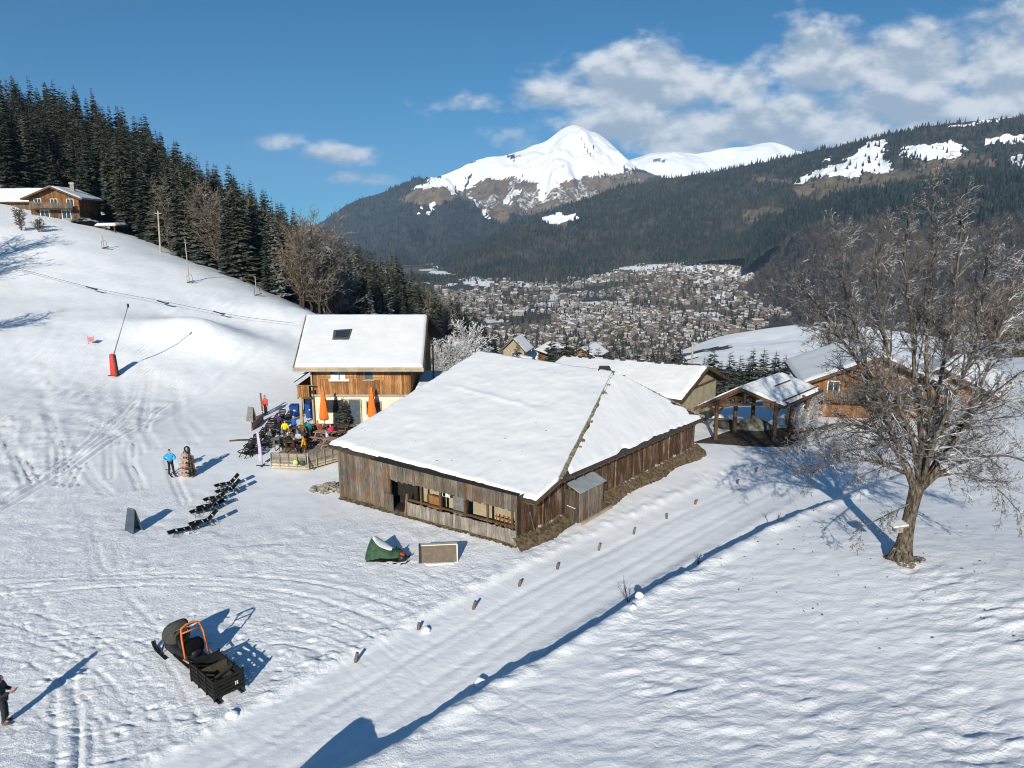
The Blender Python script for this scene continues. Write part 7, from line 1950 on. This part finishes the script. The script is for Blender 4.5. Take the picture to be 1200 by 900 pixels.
guests = [('seated guest in a black jacket and white helmet at the left front table', 339, 530, (.015, .015, .018), (.03, .03, .03), (.7, .7, .7), 'sit', 35, .95),
          ('seated guest in a navy jacket between the yellow and the teal jackets', 350, 519, (.02, .03, .09), (.03, .03, .03), (.12, .09, .06), 'sit', -60, .95),
          ('seated guest in a rust-red jacket beside the orange parasol foot', 373, 513, (.30, .08, .03), (.04, .04, .05), (.05, .05, .05), 'sit', 200, .95),
          ('seated guest in a white jacket at the reddish table', 385, 526, (.62, .62, .62), (.05, .05, .07), (.06, .04, .03), 'sit', 100, .95),
          ('seated guest in a grey jacket and red hat among the dark deck chairs', 316, 521, (.12, .12, .13), (.02, .02, .02), (.40, .04, .04), 'sit', -40, .95),
          ('seated guest in dark purple among the upper deck chairs', 327, 502, (.06, .03, .08), (.02, .02, .02), (.05, .05, .05), 'sit', -20, .95),
          ('person in a bright yellow jacket standing on the terrace with back to us', 335, 516, (.72, .56, .01), (.03, .03, .035), (.05, .05, .05), 'stand', 10, .92),
          ('person in a blue and white jacket standing right of the yellow jacket', 345, 512, (.02, .10, .42), (.05, .05, .06), (.5, .5, .5), 'stand', -30, .9),
          ('person in a teal jacket and purple hat at the terrace tables', 362, 518, (.0, .23, .20), (.06, .05, .05), (.20, .02, .10), 'stand', 20, .9),
          ('person in an olive-brown jacket left of the teal jacket', 356, 520, (.12, .08, .03), (.05, .05, .05), (.1, .15, .05), 'stand', -15, .88),
          ('seated guest in an orange-yellow jacket at the front of the terrace', 358, 533, (.72, .27, .01), (.03, .03, .03), (.08, .05, .03), 'sit', 80, .95),
          ('seated guest in a pink-red jacket close to the barn eave', 389, 519, (.58, .03, .10), (.03, .03, .04), (.45, .05, .12), 'sit', 40, .95),
          ('seated guest in a dark maroon jacket at the front table', 344, 535, (.07, .015, .018), (.02, .02, .025), (.03, .02, .02), 'sit', -70, .95),
          ('seated guest in a pale grey-blue jacket behind the orange-yellow one', 351, 526, (.34, .42, .46), (.06, .06, .07), (.25, .2, .15), 'sit', 160, .95),
          ('seated guest in a dark charcoal jacket below the yellow jacket', 331, 528, (.025, .025, .025), (.03, .03, .03), (.10, .07, .05), 'sit', -20, .95),
          ('seated guest in a brown jacket at the reddish table', 378, 517, (.16, .07, .04), (.04, .03, .03), (.35, .3, .25), 'sit', -120, .95)]
for lab, px, py, j, tr, h_, ps_, yw, sc in guests:
    p = at(px, py)
    if inside(p, poly): p.z = dz_
    person(lab, p, R(yw), j, tr, h_, ps_, scale=sc)
    if ps_ == 'sit':
        st = thing('stool', p, 'simple wooden stool under the %s' % lab.replace('seated ', '').split(' at ')[0].split(' close')[0].split(' below')[0].split(' behind')[0].split(' between')[0].split(' beside')[0].split(' among')[0], 'stool', rotz=R(yw))
        b = MB(); b.box((0, 0, .40), (.38, .38, .045)); b.build('seat', M['wood_beam'], st, origin=O0)
        for sx in (-1, 1):
            for sy in (-1, 1): b = MB(); b.beam((sx * .16, sy * .16, 0), (sx * .13, sy * .13, .38), .04, .04, up=(1, 0, 0)); b.build('leg', M['wood_beam'], st, origin=O0)
# bags on the fence
for lab, px, py, mm in (('green bag hanging on the terrace fence near its corner', 354, 541, M['green_tarp']), ('pale yellow-green bag hanging beside the green bag', 346, 540, m_plain('lime_cloth', (.42, .48, .18), .8, .15))):
    p = at_Y(px, py, D2.y - .25); t = thing('bag', p, lab, 'bag'); b = MB(); b.lathe([(.05, -.28), (.16, -.25), (.18, -.1), (.13, .04), (.04, .08)], (0, 0, 0), 12, sy=.5); b.build('bag_body', mm, t, origin=O0, smooth=True)
    b = MB(); b.tube([(-.07, 0, .05), (-.05, .04, .26), (.05, .04, .26), (.07, 0, .05)], .012, 6); b.build('strap', mm, t, origin=O0)
# lilac banner
p = at(308, 546); t = thing('banner_flag', p, 'narrow lilac banner on a pole standing left of the terrace fence', 'flag')
b = MB(); b.tube([(0, 0, 0), (-.02, 0, 1.4), (-.12, 0, 2.45)], [.025, .02, .012], 7); b.build('pole', M['steel'], t, origin=O0)
b = MB(); vs = []
for k in range(9): z = .35 + 2.05 * k / 8; w = .26 - .012 * k; x = -.02 - .10 * max(0, (z - 1.4)); vs += [(x, -.01 + .02 * math.sin(k), z), (x - w, .03 * math.sin(k * .9), z + .02)]
b.add(vs + [(x, y + .008, z) for x, y, z in vs], [(2 * k, 2 * k + 1, 2 * k + 3, 2 * k + 2) for k in range(8)] + [(18 + 2 * k + 2, 18 + 2 * k + 3, 18 + 2 * k + 1, 18 + 2 * k) for k in range(8)]); b.build('cloth', M['lilac'], t, origin=O0, smooth=True)
b = MB(); b.box((0, 0, .03), (.9, .08, .05)); b.box((0, 0, .04), (.08, .7, .05)); b.build('base', M['black'], t, origin=O0)
# faded board and pole in the snow
a, c = at(295, 505), at(308, 493); t = thing('board_panel', a, 'faded pinkish board fence leaning beside the grey sandwich board', 'fence')
b = MB(); planks(b, a, c, a.z - .1, a.z + .62, .2, seed=3, z0b=c.z - .1, z1b=c.z + .62, tint=(.8, 1.25)); b.build('boards', M['pink'], t)
b = MB(); b.beam(a + Vector((0, .05, .45)), c + Vector((0, .05, .45)), .05, .07); b.beam(a + Vector((0, .07, -.1)), a + Vector((0, .07, .72)), .07, .07, up=(1, 0, 0)); b.beam(c + Vector((0, .07, -.1)), c + Vector((0, .07, .72)), .07, .07, up=(1, 0, 0)); b.build('rails', M['wood_beam'], t)
a, c = at(269, 517.5), at(292, 517); t = MB(); t.tube([a + Vector((0, 0, .05)), lerp(a, c, .5) + Vector((0, 0, .11)), c + Vector((0, 0, .12))], [.06, .07, .06], 8); o = t.build('fallen_pole', M['wood_beam'], origin=a, smooth=True); meta(o, 'dark pole lying on the snow left of the deck chairs', 'pole')

# ------------------------------------------------------------------ snow lance, lift line, posts
p = at(134, 440); top = at_Y(150, 358, p.y + .4); t = thing('snow_lance', p, 'snow-making lance with a red padded foot and a long leaning pole', 'snow gun')
b = MB(); b.lathe([(.30, .0), (.33, .05), (.30, 1.0), (.24, 2.0), (.18, 2.06)], (0, 0, 0), 14, sx=1.0, sy=.8); b.build('red_padding', M['red'], t, origin=O0, smooth=True)
b = MB(); b.box8([(.12, -.22, .02), (.38, -.12, .02), (.34, .25, .02), (.1, .25, .02), (.08, -.18, 1.98), (.27, -.1, 1.98), (.25, .2, 1.98), (.08, .2, 1.98)]); b.build('dark_padding', M['cover'], t, origin=O0)
tl = top - p; b = MB(); b.tube([(.06, 0, 1.7), tuple(tl * .98)], [.055, .04], 8); b.build('lance', M['steel'], t, origin=O0, smooth=True)
b = MB(); b.lathe([(.05, -.2), (.085, -.15), (.085, .1), (.04, .18)], tuple(tl), 10); b.build('nozzle_head', M['black'], t, origin=O0)
b = MB(); b.box((0, 0, .03), (.9, .7, .06)); b.build('foot_plate', M['wood_beam'], t, origin=O0)
p = at(107, 404); t = thing('slalom_gate', p, 'small red and white gate panel between two short poles on the piste', 'gate')
for s in (-1, 1): b = MB(); b.tube([(s * .28, 0, -.1), (s * .30, 0, .95)], .018, 6); b.build('pole', M['red'], t, origin=O0)
b = MB(); b.box((0, 0, .55), (.5, .015, .5)); o = b.build('panel', m_plain('pale_red_cloth', (.45, .16, .15), .8, .2), t, origin=O0)
b = MB(); b.box((0, -.012, .55), (.48, .006, .1)); b.build('white_band', M['white'], o)
def marker(label, px, py0, py1, seat=True):
    p = at(px, py0); tp = at_Y(px - 1.5, py1, p.y); t = thing('lift_pole', p, label, 'pole'); b = MB(); h = tp.z - p.z
    b.tube([(0, 0, -.3), (-.05, 0, h)], [.07, .05], 7); b.build('post', M['wood_trim'], t, origin=O0)
    b = MB(); b.box((.2, 0, .22), (.9, .35, .12), M=Matrix.Rotation(-.25, 3, 'Y')); b.tube([(-.3, 0, 0), (-.25, 0, 1.0), (0, 0, 1.2)], .025, 6); b.tube([(.5, 0, .2), (.4, 0, 1.1), (0, 0, 1.3)], .025, 6); b.build('hanger', M['black'], t, origin=O0)
marker('lift pole with a dark hanger in the middle of the piste edge', 222, 332, 280)
marker('short lift pole with a dark hanger below the carport', 122, 292, 276)
marker('short lift pole with a dark hanger near the bare trees', 301, 347, 324)
p = at(188, 295); tp = at_Y(185, 247, p.y); t = MB(); t.tube([(p.x, p.y, p.z - .5), (tp.x, tp.y, tp.z)], [.16, .11], 8); t.box((tp.x, tp.y, tp.z - .4), (1.0, .1, .12)); o = t.build('utility_pole', M['concrete'], origin=p); meta(o, 'pale utility pole at the forest edge above the piste', 'pole')
pts = [(-40, 306), (12, 316), (107, 341), (195, 358), (260, 371), (297, 377), (345, 383)]
cab = [at(px, py + 4) + Vector((0, 0, .85)) for px, py in pts]
t = thing('rope_tow', cab[0], 'dark rope tow line running across the ski slope', 'ski lift')
b = MB(); b.tube([Vector(p) for p in catmull(np.array([tuple(p) for p in cab]), 5)], .022, 5); b.build('rope', M['cable'], t)
for px, py in [(108, 341), (191, 357.5), (257, 370)]:
    p = at(px, py + 4) + Vector((0, 0, .75)); b = MB(); b.box(p, (1.3, .12, .12), M=Matrix.Rotation(.3, 3, 'Y')); b.box(p + Vector((.55, 0, -.12)), (.4, .2, .14)); b.build('handle', M['black'], t)
for k, (px, py) in enumerate([(416, 776), (490, 738), (554, 714), (608, 687), (653, 667), (701, 645), (742, 626), (781, 608), (814, 591), (864, 567), (886, 553)]):
    p = at(px, py); rk = random.Random(k); h = rk.uniform(.28, .42) if k != 1 else .28
    b = MB(); tl = Vector((rk.uniform(.02, .14), rk.uniform(-.05, .1), h)); b.tube([(0, 0, -.2), tuple(tl * .5), tuple(tl)], [.07, .065, .06], 8); o = b.build('wooden_stake', M['wood_grey'], origin=O0); o.location = p
    meta(o, 'short grey wooden stake in the row along the left edge of the snowy road', 'stake', 'stakes along the left edge of the road')
# snow clods and twigs on the road edge
for k, (lab, px, py, r_) in enumerate([('round white snow clod on the road edge bank, nearest the picture bottom', 563, 803, .22), ('snow clod beside the twig on the road edge bank', 749, 700, .18), ('small snow clod left of the twig on the road bank', 742, 714, .15), ('snow clod at the far part of the road bank', 824, 657, .2), ('snow clod in front of the second stake from the left', 499, 740, .2), ('small snow lump in front of the cargo sledge', 272, 838, .22)]):
    p = at(px, py); blob('snow_clod', p + Vector((0, 0, .06 if k < 4 else 0)), (r_, r_ * .9, r_ * (.95 if k != 5 else .7)), M['snow'], lab, 'snow clod', 20 + k)
def twig(label, px, py, h, seed):
    p = at(px, py); rng = random.Random(seed); out = {0: [], 1: [], 2: [], 3: []}
    for k in range(4): grow(out, (0, 0, -.05), (rng.uniform(-.5, .3), rng.uniform(-.3, .3), 1), h * rng.uniform(.6, 1), .018, 0, rng, {'n': 2, 'rmin': .006, 0: (5, 5, .4, .7, .02, .12), 1: (3, 0, 0, 0, .0, .15)})
    o = seg_mesh('dry_twig', out[0] + out[1], 4, M['twig'], loc=p); meta(o, label, 'twig')
twig('leafless twig growing out of the road bank beside the snow clods', 737, 706, 1.0, 1)
twig('leafless twig on the road bank nearer the big bare tree', 818, 662, .7, 2)
twig('thin leafless twigs on the bank right of the big barn road', 912, 612, .7, 5)
twig('dry grass-like twig beside the foot of the bird house tree', 1078, 660, .4, 6)
# ------------------------------------------------------------------ the valley town
HM = []
wall_cols = [(.13, .095, .07), (.26, .235, .20), (.17, .12, .085), (.36, .33, .29), (.09, .07, .058), (.25, .20, .15), (.20, .18, .165)]
WM = [m_plain('house_wall', c, .85, .2, .3) for c in wall_cols]
def house_arrays(w, d, h, rise, ov=.9):
    hw = w / 2; sl = rise / hw; V = []; F = []; mi = []
    def add(vs, fs, m):
        n = len(V); V.extend(vs); F.extend([tuple(i + n for i in f) for f in fs]); mi.extend([m] * len(fs))
    add([(-hw, -d / 2, -3), (hw, -d / 2, -3), (hw, d / 2, -3), (-hw, d / 2, -3), (-hw, -d / 2, h), (hw, -d / 2, h), (hw, d / 2, h), (-hw, d / 2, h), (0, -d / 2, h + rise), (0, d / 2, h + rise)],
        [(0, 1, 5, 4), (1, 2, 6, 5), (2, 3, 7, 6), (3, 0, 4, 7), (4, 5, 8, 8), (6, 7, 9, 9)], 0)
    for s in (-1, 1):
        x = s * (hw + ov); ez = h - sl * ov
        q = [(x, -d / 2 - ov, ez + .1), (x, d / 2 + ov, ez + .1), (0, d / 2 + ov, h + rise + .1), (0, -d / 2 - ov, h + rise + .1)]
        up = [(a, b, c + .45) for a, b, c in q]
        add(q + up, [(0, 1, 2, 3), (4, 5, 6, 7), (0, 1, 5, 4), (1, 2, 6, 5), (2, 3, 7, 6), (3, 0, 4, 7)], 1)
        F[-6] = F[-6][::-1]
        mi[-6] = 2
        for k in (-4, -3, -2, -1): mi[k] = 2 if k != -2 else 1
    # window strips: dark rows on the gables and flanks
    for z in ([h * .3, h * .72] if h > 5 else [h * .5]):
        for k in range(3):
            x = -hw * .62 + hw * .62 * k
            add([(x - .5, -d / 2 - .04, z - .55), (x + .5, -d / 2 - .04, z - .55), (x + .5, -d / 2 - .04, z + .55), (x - .5, -d / 2 - .04, z + .55)], [(0, 1, 2, 3)], 3)
            y = -d * .3 + d * .3 * k
            for sx in (-1, 1): add([(sx * (hw + .04), y - .5, z - .5), (sx * (hw + .04), y + .5, z - .5), (sx * (hw + .04), y + .5, z + .5), (sx * (hw + .04), y - .5, z + .5)], [(0, 1, 2, 3)], 3)
    if h > 4: add([(-hw * .9, -d / 2 - 1.1, h * .5), (hw * .9, -d / 2 - 1.1, h * .5), (hw * .9, -d / 2 - 1.1, h * .5 + .9), (-hw * .9, -d / 2 - 1.1, h * .5 + .9), (-hw * .9, -d / 2, h * .5), (hw * .9, -d / 2, h * .5)], [(0, 1, 2, 3), (0, 1, 5, 4)], 2)
    add([(hw * .3 + a, b * .5, h + rise * .6) for a, b in ((-.4, -.8), (.4, -.8), (.4, .8), (-.4, .8))] + [(hw * .3 + a, b * .5, h + rise + 1.1) for a, b in ((-.4, -.8), (.4, -.8), (.4, .8), (-.4, .8))], [(4, 5, 6, 7), (0, 1, 5, 4), (1, 2, 6, 5), (2, 3, 7, 6), (3, 0, 4, 7)], 0)
    F = [f if len(set(f)) == 4 else tuple(dict.fromkeys(f)) for f in F]
    return V, F, mi
rt_ = random.Random(19)
HP = []
def mk_roof(name, amt):
    t = NT(name); n = t.noise(.16, 4, .6)
    return t.out(t.mix(t.ramp(n, .5 - amt, .62 - amt), (.14, .122, .108), (.50, .50, .51)), .85, .15)
ROOFS = [mk_roof('thinly_snowed_roof', .06), mk_roof('snowed_roof', .14), mk_roof('patchy_roof', -.02)]
eave_m = m_plain('dark_eaves', (.06, .042, .03), .9, .2)
for i in range(10):
    big = i >= 7
    w, d, h, rise = (rt_.uniform(6.5, 9.5), rt_.uniform(7.5, 11), rt_.uniform(4.0, 6.5), rt_.uniform(1.8, 2.8)) if not big else (rt_.uniform(10, 14), rt_.uniform(14, 22), rt_.uniform(7, 11), rt_.uniform(2.5, 3.6))
    V, F, mi = house_arrays(w, d, h, rise)
    me = bpy.data.meshes.new('town_house'); me.from_pydata(V, [], F)
    for m in (WM[i % 7], ROOFS[i % 3], eave_m, M['glass']): me.materials.append(m)
    me.polygons.foreach_set('material_index', mi); me.update(); HP.append((me, V, F, mi, w, d, i % 7))
def valley_z(x, y): return float(valley_h(np.array([x]), np.array([y]))[0])
cand = []
r = np.random.default_rng(33)
def town_density(px, py):
    d = 0.0
    if py < 300 or py > 442: return 0
    top = np.interp(px, [500, 545, 620, 700, 790, 830, 900, 960, 1100], [338, 328, 327, 326, 312, 300, 330, 345, 360])
    if py < top or px < 510 or px > 1150: return 0
    d = 1.0
    if in_poly(np.array([px]), np.array([py]), [(840, 395), (930, 375), (1010, 372), (1100, 400), (1000, 430), (880, 425)])[0]: d = 0
    if in_poly(np.array([px]), np.array([py]), [(575, 350), (600, 335), (640, 336), (660, 345), (600, 362)])[0]: d = .1
    if in_poly(np.array([px]), np.array([py]), [(770, 352), (800, 342), (840, 348), (850, 360), (800, 366)])[0]: d = .25
    return d
pts = []
for _ in range(40000):
    Y = math.exp(r.uniform(math.log(560), math.log(2500))); px = r.uniform(470, 1150)
    x = (px - 600) / FPX * Y * .98; z = valley_z(x, Y); ppx, ppy = to_px(x, Y, z)
    if r.uniform() > town_density(ppx, ppy): continue
    # clusters with gaps between
    if float(fbm(np.array([x * .006]), np.array([Y * .005]), 15, 3)[0]) < -.30: continue
    pts.append((Y, x, z))
pts.sort(); placed = []; grid = {}
for Y, x, z in pts:
    sp = 15.0 if Y < 1300 else 18.0
    gx, gy = int(x // 22), int(Y // 22); ok = True
    for a in (-1, 0, 1):
        for b_ in (-1, 0, 1):
            for (x2, y2) in grid.get((gx + a, gy + b_), ()):
                if (x - x2) ** 2 + (Y - y2) ** 2 < sp * sp: ok = False
    if ok: grid.setdefault((gx, gy), []).append((x, Y)); placed.append((Y, x, z))
print('town houses', len(placed))
rest_h = []
for n, (Y, x, z) in enumerate(placed):
    i = rt_.choices(range(10), [4, 4, 4, 4, 4, 4, 4, 1.3, 1.3, 1.3])[0]; yaw = rt_.choice([0, .25, -.3, 1.57, 1.3, 1.8, .6, -.6]) + rt_.uniform(-.15, .15)
    if n < 285:
        o = bpy.data.objects.new('town_house', HP[i][0]); link(o); o.location = (x, Y, z); o.rotation_euler = (0, 0, yaw); s = rt_.uniform(.62, .88); o.scale = (s, s, s * rt_.uniform(.85, 1.2))
        meta(o, 'small snow-roofed house among the many of the valley town below', 'house', 'houses of the valley town')
    else: rest_h.append((i, x, Y, z, yaw, rt_.uniform(.70, 1.0)))
Vs, Fs, Ms = [], [], []
for i, x, Y, z, yaw, s in rest_h:
    me, V, F, mi, *_r, wi = HP[i]; c, s_ = math.cos(yaw), math.sin(yaw); n = len(Vs)
    Vs += [(x + (a * c - b_ * s_) * s, Y + (a * s_ + b_ * c) * s, z + zz * s) for a, b_, zz in V]; Fs += [tuple(k + n for k in f) for f in F]; Ms += [wi if m == 0 else 6 + m for m in mi]
me = bpy.data.meshes.new('distant_houses'); me.from_pydata(Vs, [], Fs)
for m in WM + [ROOFS[0], eave_m, M['glass']]: me.materials.append(m)
me.polygons.foreach_set('material_index', Ms); me.update(); o = bpy.data.objects.new('distant_houses', me); link(o); meta(o, 'far rows of snow-roofed houses at the back of the valley town', 'houses', kind='stuff')
# a long low hall with a pale roof and a blue flank at the left of the town
p = at_Y(600, 385, 820); zz = valley_z(p.x, 820)
t = thing('sports_hall', (p.x, 820, zz), 'long low blue-walled hall with a flat snowy roof at the left of the town', 'hall', rotz=.2)
b = MB(); b.box((0, 0, 3), (44, 22, 8)); b.build('wall', m_plain('blue_grey_wall', (.12, .17, .24), .7, .2, .2), t, origin=(0, 0, 0))
b = MB(); b.box((0, 0, 7.4), (46, 24, .9)); b.build('roof', M['roof_snow'], t, origin=(0, 0, 0))
# garden and river-bank trees of the town
r = np.random.default_rng(44)
n = 24000; Y = np.exp(r.uniform(math.log(420), math.log(2500), n)); px = r.uniform(440, 1150, n); X = (px - 600) / FPX * Y; Z = valley_h(X, Y); qx, qy = to_px(X, Y, Z)
k = np.array([town_density(a, b_) for a, b_ in zip(qx, qy)]); clump = fbm(X * .008, Y * .006, 25, 3)
mead = in_poly(qx, qy, [(835, 395), (930, 375), (1010, 372), (1100, 400), (1000, 430), (870, 425)])
near_ = (qy > 395) & (qx < 1000)
keep = ((r.uniform(0, 1, n) < (np.where(clump > .0, .8, .34) * (qy > 300))) | (near_ & (r.uniform(0, 1, n) < .5))) & ~mead & ((k > 0) | (qy > 330))
X, Y, Z = X[keep], Y[keep], Z[keep]
meta(brush_trees('town_trees', X, Y, Z - .5, r.uniform(6, 13, len(X)), r.uniform(4, 7.5, len(X)), mk_leafmat('town_bare', (.085, .078, .070), .3, .9, .4, .1), r, 22), 'leafless grey trees between the houses of the valley town', 'trees', kind='stuff')
keep2 = r.uniform(0, 1, len(X)) < .30
meta(cones('town_spruces', X[keep2] + 6, Y[keep2] + 4, Z[keep2] - .5, r.uniform(8, 17, keep2.sum()), r.uniform(2, 3.2, keep2.sum()), M['far_conifer'], r, 6), 'small dark spruces scattered between the houses of the valley town', 'trees', kind='stuff')
# dark strip of shrubs on the snowy meadow
for lab, (x0, y0), (x1, y1), Yd in (('dark shrub strip lying across the open snowy meadow', (938, 406), (958, 397), 640),):
    P = [at_Y(x0 + (x1 - x0) * k / 11, y0 + (y1 - y0) * k / 11, Yd) for k in range(12)]
    # drop each onto the meadow sheet
    fl = np.stack([S6['X'].ravel(), S6['Y'].ravel(), S6['Z'].ravel()], 1); qx, qy = to_px(fl[:, 0], fl[:, 1], fl[:, 2])
    pts_ = []
    for k in range(60):
        f = k / 59; tx, ty = x0 + (x1 - x0) * f + rt_.uniform(-1.2, 1.2), y0 + (y1 - y0) * f + rt_.uniform(-1.5, 1.5); j = np.argmin((qx - tx) ** 2 + (qy - ty) ** 2); pts_.append(fl[j] + np.array([rt_.uniform(-1, 1), rt_.uniform(-1, 1), -.3]))
    pts_ = np.array(pts_); rr_ = np.random.default_rng(3)
    o = brush_trees('shrub_strip', pts_[:, 0], pts_[:, 1], pts_[:, 2], rr_.uniform(2, 3.5, 60), rr_.uniform(2.5, 4, 60), M['far_bare'], rr_, 30); meta(o, lab, 'shrubs', kind='stuff')

# ------------------------------------------------------------------ air
b = MB(); b.box((0, 3500, 350), (14000, 14000, 1100)); hz = b.build('haze', bpy.data.materials.new('haze'), origin=(0, 0, 0)); meta(hz, kind='stuff')
hm = hz.data.materials[0]; hm.use_nodes = True; hm.node_tree.nodes.clear()
ho = hm.node_tree.nodes.new('ShaderNodeOutputMaterial'); pv = hm.node_tree.nodes.new('ShaderNodeVolumePrincipled')
pv.inputs['Color'].default_value = (.47, .68, 1.0, 1); pv.inputs['Density'].default_value = 0.00007; pv.inputs['Anisotropy'].default_value = 0.0
hm.node_tree.links.new(pv.outputs[0], ho.inputs['Volume'])
hm.volume_intersection_method if hasattr(hm, 'volume_intersection_method') else None
